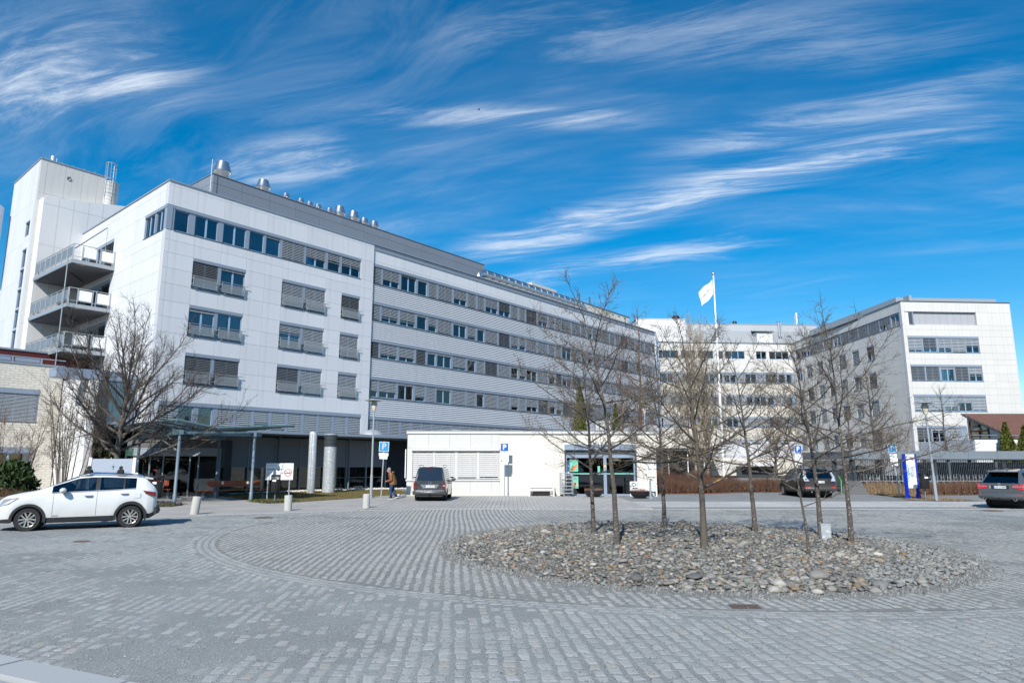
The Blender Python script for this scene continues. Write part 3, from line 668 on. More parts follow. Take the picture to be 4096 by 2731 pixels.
def slats(root, FM, s0, s1, z0, z1, mt, pitch=.155, part='siding_board', seam=None):
    n = max(1, round((z1 - z0) / pitch)); p = (z1 - z0) / n
    w = s1 - s0
    def fn(mb):
        mb.v += [(0, 0, .030), (w, 0, .030), (w, .055, p), (0, .055, p), (0, .066, .0), (w, .066, 0), (w, .066, p), (0, .066, p)]
        for f in ((0, 1, 2, 3), (4, 5, 1, 0), (3, 2, 6, 7), (0, 3, 7, 4), (1, 5, 6, 2)): mb.f.append(f); mb.m.append(0)
    me = cmesh(('slat', mt, round(w, 2), round(p, 4)), fn, part, mt)
    for i in range(n): link(part, me, root, FM @ T(s0, 0, z0 + i * p))
    MB().box(s0, s1, .068, .30, z0, z1).obj('wall', 'joint', root, FM)

# ------------------------------------------------------------------ main hospital wing
def rot(az): return Vector((math.sin(R(az)), math.cos(R(az))))
D, E_, GP = rot(39), rot(-49), Vector((-10.27, 56.7)); C0 = GP - 19.05 * D; IP = C0 + 16.2 * E_
main = thing('hospital_wing', 'long five storey hospital wing with white panel corner block and grey striped side', 'building', GP.x, GP.y, 0, R(90 - 39))
ID = Matrix.Identity(4)
rootM = T(GP.x, GP.y, 0, R(90 - 39))
def rel(root_m, x, y, az): return root_m.inverted() @ frame(x, y, az)
FE = rel(rootM, C0.x, C0.y, 131)
rw = random.Random(21)
# block A: windows of the white corner block
holes = []
ROWS = [(13.33, 15.36), (10.17, 12.20), (7.03, 9.05)]
bl = {('A', 0): ((.70, None), (.08, None)), ('A', 1): ((.10, (('curtain', ((.55, 1.),)))), (0, ('curtain', ((0., .45), (.55, 1.))))), ('A', 2): ((1., None), (.93, None)),
      ('B', 0): ((1., None), (1., None)), ('B', 1): ((.36, ('curtain', ((.6, 1.),))), (.80, None)), ('B', 2): ((1., None), (.70, None)), ('C', 0): ((1., None),), ('C', 1): ((.72, None),), ('C', 2): ((1., None),)}
for cname, s0, s1 in (('A', -17.10, -13.38), ('B', -10.48, -6.70), ('C', -5.16, -3.38)):
    for r, (zb, zt) in enumerate(ROWS):
        holes.append((s0, s1, zb, zt)); cfg = bl[(cname, r)]; k = len(cfg); post = .22 if k == 2 else 0; w = (s1 - s0 - post) / k
        for i in range(k):
            b, cu = cfg[i]; window(main, ID, s0 + i * (w + post), zb, w, zt - zb, 2, b, cu, .21, post if i == 0 else 0, 'blind_dark' if (cname, r, i) in (('A', 0, 0), ('C', 0, 0), ('B', 2, 0), ('A', 2, 0), ('A', 2, 1)) else 'blind', rail=True, pitch=.11)
# top floor ribbon of the corner block
z0, z1 = 16.87, 18.55
holes.append((-19.05, -3.40, z0, z1))
MB().box(-19.05, -18.55, .0, .35, z0, z1 - .22).obj('corner_post', 'bluegrey', main, ID)
MB().box(-19.08, -18.55, -.015, .35, z1 - .22, z1).obj('header', 'bluegrey', main, ID)
for s0, s1, n, b, cu in ((-18.53, -17.57, 1, 0, None), (-17.18, -15.58, 2, 0, None), (-15.21, -13.51, 2, 0, None), (-13.26, -12.11, 1, 0, None), (-11.96, -10.81, 1, .12, ('curtain_magenta', ((.8, 1.),))),
                         (-10.60, -8.73, 2, 1, None), (-8.58, -6.82, 2, .55, None), (-6.58, -5.42, 1, .52, None), (-5.26, -3.44, 2, .5, ('curtain_magenta', ((.85, 1.),)))):
    nx = {-18.53: -17.18, -17.18: -15.21, -15.21: -13.26, -13.26: -11.96, -11.96: -10.60, -10.60: -8.58, -8.58: -6.58, -6.58: -5.26, -5.26: -3.40}[s0]
    window(main, ID, s0, z0, s1 - s0, z1 - z0, n, b, cu, .22, nx - s1, pitch=.125)
# ground ribbon of the corner block
z0, z1 = 4.22, 5.85
gs = [(-18.45, -17.45), (-17.23, -16.26), (-15.93, -14.98), (-14.61, -13.53), (-13.3, -12.22), (-11.97, -10.87), (-10.63, -9.58), (-9.31, -8.23), (-7.98, -6.88), (-6.67, -5.53), (-5.31, -4.24), (-3.95, -2.84)]
for i, (a_, b_) in enumerate(gs):
    nx = gs[i + 1][0] if i + 1 < len(gs) else -2.82
    window(main, ID, a_, z0, b_ - a_, z1 - z0, 1, {1: 0, 2: 0, 5: .62, 6: .86}.get(i, 1.), None, .24, nx - b_, roller={1: .78, 2: .42, 5: .9, 6: .95}.get(i, 0), bm='blind', pitch=.13)
holes2 = holes + [(-18.47, -2.80, z0, z1)]
sj = [-18.74, -17.10, -15.24, -13.38, -11.9, -10.48, -8.59, -6.70, -5.16, -3.38, -2.10]
zj = [5.85, 7.03, 8.04, 9.05, 10.17, 11.18, 12.20, 13.33, 14.34, 15.36, 16.2, 16.87, 18.55, 19.85]
panels(main, ID, -19.05, -2.10, 4.22, 20.12, holes2, sj, zj, 'cladding')
# end wall of the corner block
eh = [(-3.5, 0, 16.87, 18.55)] + [(-15.9, -9.0, f, f + 2.15) for f in (16.05, 12.95, 9.85)]
MB().box(-.30, 0.02, .0, .35, 16.87, 18.33).obj('corner_post', 'bluegrey', main, FE); MB().box(-3.5, 0.02, -.015, .35, 18.33, 18.55).obj('header', 'bluegrey', main, FE)
window(main, FE, -3.5, 16.87, 1.55, 1.46, 2, 0, ('curtain', ((0, .2),)), 0., .2); window(main, FE, -1.75, 16.87, 1.45, 1.46, 2, 0, None, 0.)
for f in (16.05, 12.95, 9.85):
    for i in range(4): window(main, FE, -15.9 + i * 1.725, f, 1.6, 2.15, 1 if i % 2 else 2, (0, .75, 0, 1.)[i], None, .25, .125, 'blind_dark', sill=False)
panels(main, FE, -16.2, 0, 4.22, 20.12, eh, [-14.4, -12.2, -9.9, -9.0, -7.2, -5.4, -3.5, -1.75, -.3], [5.85, 7.03, 8.2, 9.4, 10.6, 11.8, 12.95, 14.1, 15.3, 16.2, 16.87, 18.55, 19.6], 'cladding', trim=.06)
# long striped side
LR = [(16.83, 18.54), (13.71, 15.31), (10.60, 12.13), (7.32, 9.0), (4.14, 5.76)]
pat = [('n', 1.02, .18), ('w', 1.82, .24), ('w', 1.74, .24), ('n', 1.14, .24)]
SIDE = rel(rootM, *(GP + rot(129) * -.12), 39)     # set back a hand's breadth
s_end = 48.3
for r, (zb, zt) in enumerate(LR):
    s = -2.10; i = 0
    while s < s_end - .6:
        if r < 4: kd, w, post = pat[i % 4]
        else: kd, w, post = 'n', 1.06, .18
        if s + w + post > s_end: w = s_end - s - post
        x = rw.random(); cu = None; b = rnd_blind(rw)
        if r == 4: b = 1.0
        if r == 0 and i in (2, 3): b, cu = .06, ('curtain', ((0, .5), (.62, 1.)) if i == 2 else ((0, .9),))
        elif r == 0: b = 1.0 if rw.random() < .75 else .62
        elif b < .9 and rw.random() < .6: cu = (rw.choice(['curtain', 'curtain', 'curtain', 'curtain_yellow' if r == 2 and rw.random() < .3 else 'curtain']), ((.55, .98),) if rw.random() < .5 else ((.03, .35), (.65, .97)))
        if s > 26 and b < .5: b = .5
        window(main, SIDE, s, zb, w, zt - zb, 2 if kd == 'w' else 1, b, cu, .24, post, 'blind_dark' if rw.random() < .16 and r < 4 else 'blind', glass='glass', pitch=.125)
        s += w + post; i += 1
    if r < 4: slats(main, SIDE, -2.10, s_end, LR[r + 1][1], zb - .036, 'siding', .165)
panels(main, SIDE, -2.10, s_end, 18.54, 20.10, [], [-2.1 + 3.15 * k for k in range(1, 17)], [18.75], 'cladding', gap=.015)
MB().box(-2.10, -2.06, .0, .3, 4.22, 20.1).obj('edge_trim', 'cladding', main, ID)
# glazed stair strip at the far end
mb = MB(); mb.box(48.3, 50.6, .7, 1.0, 0, 19.6)
for k in range(30): mb.box(48.3, 50.6, .60, .70, .2 + k * .65, .26 + k * .65)
for k in range(4): mb.box(48.3 + k * .75, 48.38 + k * .75, .58, .7, 0, 19.6)
mb.obj('glazed_stair', 'frame_blue', main, SIDE)
# core, roof, copings
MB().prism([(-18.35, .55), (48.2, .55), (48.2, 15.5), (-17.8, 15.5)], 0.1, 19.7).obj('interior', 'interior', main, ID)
MB().prism([(-19.0, .05), (48.3, .05), (48.3, 16.2), (-18.45, 16.2)], 19.72, 19.95).obj('roof', 'bluegrey', main, ID)
mb = MB(); mb.box(-19.11, 48.4, -.06, .40, 20.11, 20.20)
for k in range(56): mb.box(-18.6 + k * 1.2, -18.5 + k * 1.2, .30, .42, 20.2, 20.29)
mb.obj('coping', 'bluegrey', main, ID); MB().box(-16.3, .02, -.06, .40, 20.112, 20.205).obj('coping', 'bluegrey', main, FE)
MB().box(48.3, 48.6, 0, 16, 0, 20.05).obj('end_wall', 'siding', main, ID)
# ground storey: dark glazing, outside roller screens and posts under the canopy
mb = MB(); mb.box(-19.0, 6.5, .60, .80, 0, 3.9); mb.obj('base_wall', 'interior', main, ID)
px = [-16.1, -14.05, -12.15, -10.1, -8.05, -6.0, -3.9, -1.95, .05]
for i in range(len(px) - 1):
    MB().box(px[i] + .04, px[i + 1] - .04, .25, .26, .08, 3.75).obj('glazing', 'glass_dark', main, ID)
    MB().box(px[i] + .06, px[i + 1] - .06, .12, .135, 1.76, 3.66).obj('roller_screen', 'screen_dark', main, ID)
    MB().box(px[i] + .05, px[i + 1] - .05, .08, .18, 3.66, 3.80).obj('screen_box', 'column_blue', main, ID)
mb = MB()
for p in px: mb.box(p - .035, p + .035, .10, .30, 0, 3.75)
mb.box(px[0], px[-1], .20, .30, .0, .08); mb.box(px[0], px[-1], .22, .28, .92, .95); mb.box(px[0], px[-1], .115, .14, 1.735, 1.76)
mb.obj('mullions', 'pole_grey', main, ID)
for s in (-10.0, -3.88, 2.2): MB().cyl((s, -.15, 0), (s, -.15, 3.96), .075, n=12).obj('post', 'column_blue', main, ID, 60)
mb = MB(); mb.box(-15.2, 6.5, -2.1, .0, 3.98, 4.18); mb.obj('canopy_roof', 'bluegrey', main, ID)
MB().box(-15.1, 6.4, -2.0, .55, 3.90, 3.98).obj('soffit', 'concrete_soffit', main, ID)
MB().lathe([(.95, 0), (.9, .12), (.6, .34), (.25, .43), (0, .45)], 20, c=(-2.4, -.9, 4.18)).obj('skylight', 'galv', main, ID, 60)
# dark entrance behind the kiosk corner
mb = MB(); mb.box(.1, 6.4, 1.4, 1.6, 0, 3.9); mb.obj('entrance_wall', 'interior', main, ID)
MB().box(.1, 1.45, .85, .86, .05, 3.0).obj('entrance_glass', 'glass_dark', main, ID); MB().box(1.5, 3.2, .85, .86, .05, 3.0).obj('entrance_glass', 'glass_dark', main, ID)
mb = MB(); mb.box(1.45, 1.5, .82, .9, 0, 3.0); mb.box(.1, 3.2, .82, .9, 3.0, 3.1); mb.box(.1, .15, .82, .9, 0, 3.0); mb.obj('entrance_frame', 'frame_dark', main, ID)
text('NARVESEN', .26, 'lettering', 'ink_grey', main, ID @ T(1.35, .80, 2.35))
# roof plant room (its own thing on the roof)
plant = thing('plant_room', 'dark grey metal plant room running along the roof of the white corner block', 'plant room', GP.x, GP.y, 0, R(90 - 39))
link('core', MB().box(-14.93, 14.70, 2.56, 9.0, 19.95, 22.6).mesh('core', 'joint'), plant)
k = 0
while k < 13:
    s0 = -15.0 + k * 2.29; s1 = min(s0 + 2.29, 14.75)
    for z0, z1 in ((21.05, 22.0), (22.0, 22.68)):
        w = s1 - s0; link('cladding_panel', cmesh(('pp', round(w, 2), z0), lambda mb: mb.box(.01, w - .01, 0, .05, .01, z1 - z0 - .01), 'cladding_panel', 'plantroom'), plant, T(s0, 2.5, z0))
    k += 1
for j in range(3):
    for z0, z1 in ((20.0, 21.05), (21.05, 22.0), (22.0, 22.68)):
        link('cladding_panel', cmesh(('pq', z0), lambda mb: mb.box(0, .05, .01, 2.15, .01, z1 - z0 - .01), 'cladding_panel', 'plantroom'), plant, T(-15.0, 2.5 + j * 2.17, z0))
mb = MB(); mb.box(-15.05, 14.8, 2.45, 9.0, 22.681, 22.72); mb.obj('roof_edge', 'plantroom', plant)
mb = MB()
for z in (20.30, 20.46, 20.62, 20.78, 20.94): mb.box(-12.2, 3.5, 2.35, 2.42, z, z + .07)
for i in range(9): mb.box(-12.2 + i * 1.95, -12.05 + i * 1.95, 2.3, 2.5, 20.2, 21.05)
mb.box(-15.0, 14.7, 2.42, 2.5, 19.95, 21.04); mb.obj('louvre', 'plantroom', plant)
tag(MB().cyl((-15.3, 2.2, 20), (-15.3, 2.2, 23.6), .022, .014, 6).obj('lightning_rod', 'white_paint', None, rootM), 'thin pale mast standing at the left end of the grey plant room', 'mast')
# ventilation cones on the plant room
VL = ['largest silver vent cone at the left end of the grey plant room', 'second largest silver vent cone from the left on the grey plant room', 'small silver vent cone, first after the two large left ones', 'small silver vent cone, second after the two large left ones', 'small silver vent cone, third after the two large left ones', 'small silver vent cone, fourth after the two large left ones', 'small silver vent cone just left of the tall pair in the middle', 'tall silver vent cone, left of the close pair in the middle of the row', 'tall silver vent cone, right of the close pair in the middle of the row', 'squat silver vent cone, last but one at the right end of the row', 'silver vent cone at the right end of the row on the plant room']
for i, (s, zt, zb, w) in enumerate([(-13.01, 24.97, 22.78, 1.21), (-9.49, 24.69, 22.78, 1.03), (-7.39, 24.2, 22.78, .67), (-5.97, 24.19, 22.78, .67), (-5.08, 24.18, 22.78, .65), (-4.23, 24.19, 22.78, .68), (-3.03, 24.22, 22.78, .70), (-1.93, 24.71, 22.78, 1.0), (-.39, 24.7, 22.78, 1.0), (.84, 24.41, 22.78, .86), (2.02, 24.43, 22.78, .86)]):
    r = w * .56; zt += .05; h = (zt - 23.60) * 1.22; zc = zt - h
    t = thing('vent_cone', VL[i], 'roof vent', *(rootM @ Vector((s, 5.2, 22.78)))[:], R(51), group='silver vent cones on the plant room roof')
    MB().lathe([(r * .55, 0), (r * .60, zc - 22.78), (r * .66, zc - 22.78 + .03), (r, zc - 22.78 + h * .52)], 20).obj('cone_base', 'steel', t, None, 40)
    MB().lathe([(r * 1.03, zc - 22.78 + h * .52), (r * .98, zc - 22.78 + h * .56), (r * .66, zc - 22.78 + h), (r * .66, zc - 22.78 + h), (r * .6, zc - 22.78 + h * .8)], 20).obj('cone_top', 'steel', t, None, 40)
# lower cream roof storey beyond, its white box and the silver duct
up = thing('roof_storey', 'low cream roof storey with a line of dark vents beyond the plant room', 'roof storey', GP.x, GP.y, 0, R(51))
MB().box(14.8, 48.2, 4.0, 11, 19.95, 22.75).obj('wall', 'kiosk_cream', up); MB().box(14.8, 48.3, 3.92, 11.1, 22.75, 22.83).obj('coping', 'frame_dark', up)
mb = MB()
for k in range(20): mb.box(15.3 + k * 1.65, 15.75 + k * 1.65, 3.96, 4.0, 22.40, 22.50)
mb.obj('vent_slots', 'frame_dark', up)
bx = thing('roof_unit', 'white box shaped unit with dark openings on the cream roof storey', 'roof unit', GP.x, GP.y, 0, R(51))
MB().box(26.6, 31.8, 5.2, 8.5, 22.5, 23.75).obj('casing', 'cladding_warm', bx); MB().box(27.2, 29.2, 5.15, 5.2, 22.9, 23.2).obj('opening', 'frame_dark', bx); MB().box(29.8, 31.4, 5.15, 5.2, 22.9, 23.2).obj('opening', 'frame_dark', bx)
t = thing('roof_duct', 'fat silver duct lying along the roof edge beyond the plant room', 'duct', GP.x, GP.y, 0, R(51))
MB().tube([(14.0, 2.6, 20.9), (14.0, 2.6, 21.45), (14.4, 2.6, 21.75), (33.6, 2.6, 21.75), (34.2, 2.6, 21.4), (34.3, 3.4, 20.6)], .36, 14).obj('pipe', 'steel', t, None, 50)
mb = MB()
for k in range(16): mb.tube([(15 + k * 1.2, 2.6, 21.75), (15.07 + k * 1.2, 2.6, 21.75)], .385, 14)
mb.obj('clamps', 'galv', t)
ub = tag(MB().box(34.2, 39.0, 3.0, 4.0, 19.95, 22.2).obj('roof_hutch', 'kiosk_cream', None, rootM), 'small cream hutch at the end of the silver roof duct', 'roof hutch')
for k, s in enumerate((36.1, 38.6)): tag(MB().cyl((s, 4.6, 22.7), (s, 4.6, 24.1), .12, n=8).obj('flue', 'frame_dark', None, rootM), 'thin dark flue pipe on the cream roof, ' + ('left one of two' if k == 0 else 'right one of two'), 'flue', 'dark flue pipes on the cream roof')
# ------------------------------------------------------------------ stair tower with lower white block
tw = thing('stair_tower', 'tall white stair tower at the far left with a thin ladder of windows', 'tower', IP.x, IP.y, 0, R(51))
twM = T(IP.x, IP.y, 0, R(51))
TP = IP + 1.0 * E_; FT = rel(twM, TP.x, TP.y, 39); TL = TP - 3.2 * D; FTL = rel(twM, TL.x, TL.y, 131)
panels(tw, FT, -3.2, 1.55, 0, 25.75, [], [-2.75, -1.45, -.2, .9], [12.5, 15.2, 17.9, 20.68, 23.0], 'cladding_warm', gap=.015)
tower_open = [(-2.1, -1.0, 19.7, 20.95)] + [(-2.05, -1.0, 9.0 + i * 1.62, 9.0 + i * 1.62 + 1.55) for i in range(6)]
panels(tw, FTL, -7.6, 0, 0, 25.75, tower_open, [-6.0, -4.5, -3.2, -2.1, -1.0], [10.6, 13.4, 16.2, 19.2, 22.4], 'cladding', trim=.06)
for a_, b_, c_, d_ in tower_open: window(tw, FTL, a_, c_, b_ - a_, d_ - c_, 1, 0, None, .12, sill=False, glass='glass')
MB().prism([(-2.7, 1.6), (1.5, 1.6), (1.5, 7), (-2.7, 7)], 0, 25.4).obj('interior', 'interior', tw); MB().prism([(-3.15, 1.1), (1.5, 1.1), (1.5, 8.5), (-2.9, 8.5)], 25.45, 25.68).obj('roof', 'bluegrey', tw)
MB().box(1.50, 1.58, .05, 7, 0, 25.74).obj('side_wall', 'cladding_warm', tw, FT)
mb = MB(); mb.box(-3.26, 1.62, -.05, .3, 25.75, 25.86)
for k in range(6): mb.box(-2.6 + k * .8, -2.54 + k * .8, -.03, .1, 25.86, 25.95)
mb.obj('coping', 'bluegrey', tw, FT); MB().box(-7.6, .02, -.05, .3, 25.752, 25.862).obj('coping', 'bluegrey', tw, FTL)
MB().lathe([(.15, -.03), (.15, 0.04), (.12, .05), (0, .02)], 14, axis='y', c=(-1.18, -.03, 24.75)).obj('vent_hole', 'frame_dark', tw, FT)
mb = MB(); mb.prism_y([(-9.3, 24.3), (-6.9, 23.2), (-6.9, 16.9), (-9.3, 17.6)], -.75, -.60); 
for k in range(7): mb.prism_y([(-9.3, 23.6 - k), (-6.9, 22.5 - k), (-6.9, 22.45 - k), (-9.3, 23.55 - k)], -.80, -.75)
mb.obj('sunscreen', 'bluegrey', tw, FTL)
MB().cyl((-2.25, .8, 25.7), (-2.25, .8, 26.55), .11, n=10).obj('vent_pipe', 'white_paint', tw, FT); MB().cyl((-1.95, .8, 25.7), (-1.95, .8, 26.45), .03, n=6).obj('rod', 'galv', tw, FT)
# lower white block
mb = MB(); mb.v += [(-2.95, 0, 0), (4.0, 0, 0), (4.0, 0, 23.55), (-2.95, 0, 22.40), (-2.95, 1.2, 0), (4.0, 6, 0), (4.0, 6, 23.55), (-2.95, 1.2, 22.40)]
for f in ((0, 1, 2, 3), (4, 0, 3, 7), (3, 2, 6, 7), (1, 5, 6, 2)): mb.f.append(f); mb.m.append(0)
blk = mb.obj('white_block', 'render_white', None, twM); tag(blk, 'plain white wall block between the stair tower and the corner block, behind the balconies', 'building')
mb = MB()
for s in (-1.9, -.85, .2, 1.25): mb.box(s - .011, s + .011, -.006, .02, 8.0, 22.35 + (s + 2.95) * .165)
for z in (12.6, 15.4, 18.6, 21.9): mb.box(-2.95, 3, -.006, .02, z - .011, z + .011)
mb.obj('panel_joints', 'joint', blk)
# roof flue and caged ladder
fl = tag(MB().lathe([(.0, 25.45), (.62, 25.45), (.62, 25.35), (.58, 25.3), (.58, 22.8), (.62, 22.8)], 20, c=(2.05, 1.2, 0)).obj('roof_flue', 'cladding_warm', None, twM, 40), 'short fat pale flue beside the ladder on the stair tower', 'flue')
lad = thing('caged_ladder', 'galvanised ladder with round safety cage rising above the white block roof', 'ladder', IP.x, IP.y, 0, R(51))
mb = MB()
for s in (1.35, 1.85): mb.cyl((s, .35, 22.9), (s, .35, 26.7), .03, n=6)
for k in range(12): mb.cyl((1.35, .35, 23.1 + k * .3), (1.85, .35, 23.1 + k * .3), .015, n=5)
mb.obj('rungs', 'galv', lad)
mb = MB(); ring = lambda z: [(1.6 + .40 * math.cos(t), .1 - .38 * math.sin(t) + .15, z) for t in np.linspace(0, math.pi, 11)]
for z in (24.1, 25.4, 26.75): mb.tube(ring(z), .03, 6)
for t in np.linspace(0, math.pi, 6): mb.cyl((1.6 + .40 * math.cos(t), .25 - .38 * math.sin(t), 23.9), (1.6 + .40 * math.cos(t), .25 - .38 * math.sin(t), 26.8), .022, n=5)
mb.obj('cage', 'galv', lad)
# ------------------------------------------------------------------ balconies in the inner corner
FB = rel(twM, IP.x, IP.y, 39)
for z, lb, i in ((16.0, 'top concrete balcony of three in the corner, white railing panels with a deck chair', 0), (12.9, 'middle concrete balcony of three in the corner, white railing panels', 1), (9.8, 'lowest concrete balcony of three in the corner, above the red band', 2)):
    b = thing('balcony', lb, 'balcony', IP.x, IP.y, z, R(51), 'concrete balconies stacked in the inner corner')
    y0 = -7.75 + .25 * 0; s0 = -2.95
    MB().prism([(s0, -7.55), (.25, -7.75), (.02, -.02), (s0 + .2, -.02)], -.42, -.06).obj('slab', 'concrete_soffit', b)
    mb = MB(); mb.box(s0 - .05, .25, -7.86, -7.76, -.38, -.12); mb.box(s0 - .07, s0 + .03, -7.8, -.02, -.38, -.12); mb.obj('edge_beam', 'galv_rail', b)
    mb = MB(); mb.tube([(.28, -7.80, .98), (s0, -7.80, .98), (s0, -.05, .98)], .03, 6); mb.tube([(.28, -7.80, .10), (s0, -7.80, .10), (s0, -.05, .10)], .022, 6)
    for s in (.25, -.35, -1.25, -1.45, -2.4, -2.92): mb.cyl((s, -7.80, -.38), (s, -7.80, .98), .025, n=6)
    for k in range(8): mb.cyl((s0, -7.7 + k * 1.08, -.3), (s0, -7.7 + k * 1.08, .98), .028, n=6)
    mb.obj('railing', 'galv_rail', b)
    for a_, c_ in ((-1.18, .0), (-2.35, -1.5)): MB().box(a_, c_, -7.77, -7.75, .16, .88).obj('front_panel', 'white_paint', b)
    for k in range(7): MB().box(s0 - .01, s0 + .01, -7.6 + k * 1.08, -6.72 + k * 1.08, .18, .86).obj('side_panel', 'bluegrey2', b)
    mb = MB(); mb.cyl((-2.2, -5.2, -.52), (-.6, -3.0, -.52), .06, n=8); mb.obj('drain_pipe', 'frame_dark', b)
mb = MB(); mb.cyl((-3.05, -7.2, 0), (-3.05, -7.2, 15.9), .035, n=8); tag(mb.obj('balcony_post', 'galv_rail', None, twM), 'thin grey post running up past the outer corners of the balconies', 'post')
ch = tag(MB().tube([(-2.0, -7.3, 16.6), (-1.7, -7.3, 16.55), (-1.4, -7.3, 16.2), (-1.2, -7.3, 16.0)], .03, 6).obj('deck_chair', 'wood_red', None, twM), 'small dark deck chair on the top balcony behind the white panel', 'chair')
st = MB(); p0 = FE @ Vector((-10.6, -.05, 19.35)); p0 = rootM @ p0; p1 = twM @ Vector((-2.6, -6.9, 16.9)); st.tube([p0, p1], .035, 6); tag(st.obj('stay_rod', 'frame_dark', None), 'dark slanting stay rod from the end wall to the top balcony', 'rod')
# ------------------------------------------------------------------ brick annex at the left edge
AP = C0 + 6.9 * E_ - 6.0 * D; axM = frame(AP.x, AP.y, 39)
ax = thing('brick_annex', 'low cream brick annex with wide blinds windows and blue grey railing at the left edge', 'building', AP.x, AP.y, 0, R(51))
ah = [(-9, 1.97, 4.57, 6.60), (-9, 2.0, .5, 3.0)]
bw, bh = .46, .150; nb = 0; loose = []
row = 0; z = 0.
while z < 8.15:
    s = -11 + (row % 2) * bw / 2
    while s < 3.15:
        rs = [(s, min(s + bw, 3.15), z, min(z + bh, 8.15))]
        for h in ah: rs = rect_minus(rs, h)
        for a_, b_, c_, d_ in rs:
            if b_ - a_ < .04 or d_ - c_ < .03: continue
            if s > -1.2 and z > 2.4:
                link('brick', cmesh(('brk', round(b_ - a_, 2), round(d_ - c_, 2)), lambda mb: mb.box(.008, b_ - a_ - .008, 0, .06, .007, d_ - c_ - .007), 'brick', 'brick_white'), ax, T(a_, rw.uniform(-.004, .004), c_))
            else: loose.append((a_, b_, c_, d_))
        s += bw
    z += bh; row += 1
mb = MB()
for a_, b_, c_, d_ in loose: mb.box(a_ + .008, b_ - .008, 0, .06, c_ + .007, d_ - .007)
stuff(mb.obj('bricks', 'brick_white', ax))
rs = [(-11, 3.15, 0, 8.15)]
for h in ah: rs = rect_minus(rs, h)
mb = MB()
for a_, b_, c_, d_ in rs: mb.box(a_, b_, .02, .4, c_, d_)
mb.obj('wall', 'mortar', ax); MB().box(-11, 3.1, .5, 12, 0, 7.9).obj('interior', 'interior', ax)
for k in range(4):
    window(ax, ID, 1.97 - 2.5 * (k + 1), 4.57, 2.44, 2.03, 2, 1., None, .30, .06, pitch=.085); window(ax, ID, 2.0 - 2.5 * (k + 1), .5, 2.44, 2.5, 2, 0, None, .34, .06)
mb = MB(); mb.box(-11, 3.2, -.06, .5, 8.15, 8.25); mb.obj('coping', 'bluegrey', ax)
mb = MB()
for k in range(9): mb.box(-10.6 + k * 1.55, -10.5 + k * 1.55, -.03, .05, 8.25, 8.62)
mb.box(-11, 3.2, -.02, .04, 8.56, 8.62); mb.obj('railing', 'bluegrey', ax)
for k in range(8): MB().box(-10.45 + k * 1.55, -9.1 + k * 1.55, 0, .02, 8.29, 8.54).obj('railing_panel', 'bluegrey', ax)
mb = MB(); mb.box(-12, 5.5, 4.0, 4.2, 8.2, 9.5)
for k in range(150): mb.box(-12 + k * .12, -11.95 + k * .12, 3.96, 4.0, 8.2, 9.47)
mb.obj('red_band', 'dark_red', ax); MB().box(-12, 5.5, 3.9, 10, 9.5, 9.62).obj('upper_roof', 'bluegrey', ax)
# white wing wall and teal glazed link
LP = C0 + 2.0 * E_; lkM = frame(LP.x, LP.y, 39)
ww = MB(); Pw = LP - 2.80 * D; wv = rel(lkM, Pw.x, Pw.y, 131)
wall = tag(MB().box(-4.85, .35, -.02, .40, 0, 6.95).obj('wing_wall', 'render_white', None, lkM @ wv), 'free standing white wing wall with grey end beside the brick annex', 'wall')
lk = thing('glazed_link', 'blue grey panelled link bridge above the dark passage beside the wing wall', 'building', LP.x, LP.y, 0, R(51))
for k in range(3): MB().box(-2.6 + k * .62, -2.6 + k * .62 + .60, 0, .06, 4.55, 7.0).obj('panel', 'teal_panel', lk)
MB().box(-.74, -.02, 0, .06, 4.55, 7.2).obj('panel', 'bluegrey', lk); MB().box(-2.6, -.03, .07, 6, 4.42, 7.3).obj('core', 'joint', lk); MB().box(-2.62, -.0, -.03, 6, 4.36, 4.54).obj('floor_edge', 'bluegrey', lk)
MB().box(-4.6, -.75, -.05, 1.2, 7.03, 7.6).obj('fascia', 'bluegrey', lk); MB().box(-.75, -.01, -.05, 1.2, 7.22, 7.45).obj('fascia', 'bluegrey', lk)
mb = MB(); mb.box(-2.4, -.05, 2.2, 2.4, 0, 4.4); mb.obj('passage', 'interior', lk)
for k in range(2): MB().box(-2.2 + k * .9, -1.4 + k * .9, 1.9, 1.93, .2, 2.6).obj('glazing', 'glass_green', lk)
# ------------------------------------------------------------------ rear wing and right wing
CR = Vector((42.04, 72.0)); J = CR + 27.0 * rot(-2); 
rr = thing('rear_wing', 'white rear wing with window bands between the two larger wings, behind the flagpole', 'building', J.x, J.y, 0, R(90 - 86))
rrM = T(J.x, J.y, 0, R(4))
RB = [(17.0, 18.2), (13.5, 14.8), (10.3, 11.5), (7.1, 8.35)]
r2 = random.Random(5)
top = [(-19.4, 2.4, .3, 2), (-16.65, 2.2, .3, 2), (-14.1, 2.4, .3, 2), (-11.4, 1.05, .25, 1), (-10.08, 2.96, 1.7, 3), (-5.42, 1.56, .38, 1), (-3.46, 2.95, .3, 2)]
top = [(-19.4, 2.4, .35, 2), (-16.65, 2.1, .45, 2), (-14.1, 2.3, .4, 2), (-11.4, 1.05, .27, 1), (-10.08, 2.96, 1.70, 3), (-5.42, 1.56, .40, 2), (-3.46, 2.95, .25, 3)]
for s, w, post, n in top: window(rr, ID, s, 17.0, w, 1.2, n, r2.choice([0, 1, .0]), None, .06, post, 'blind_dark', hm='cladding_warm', sill=False)
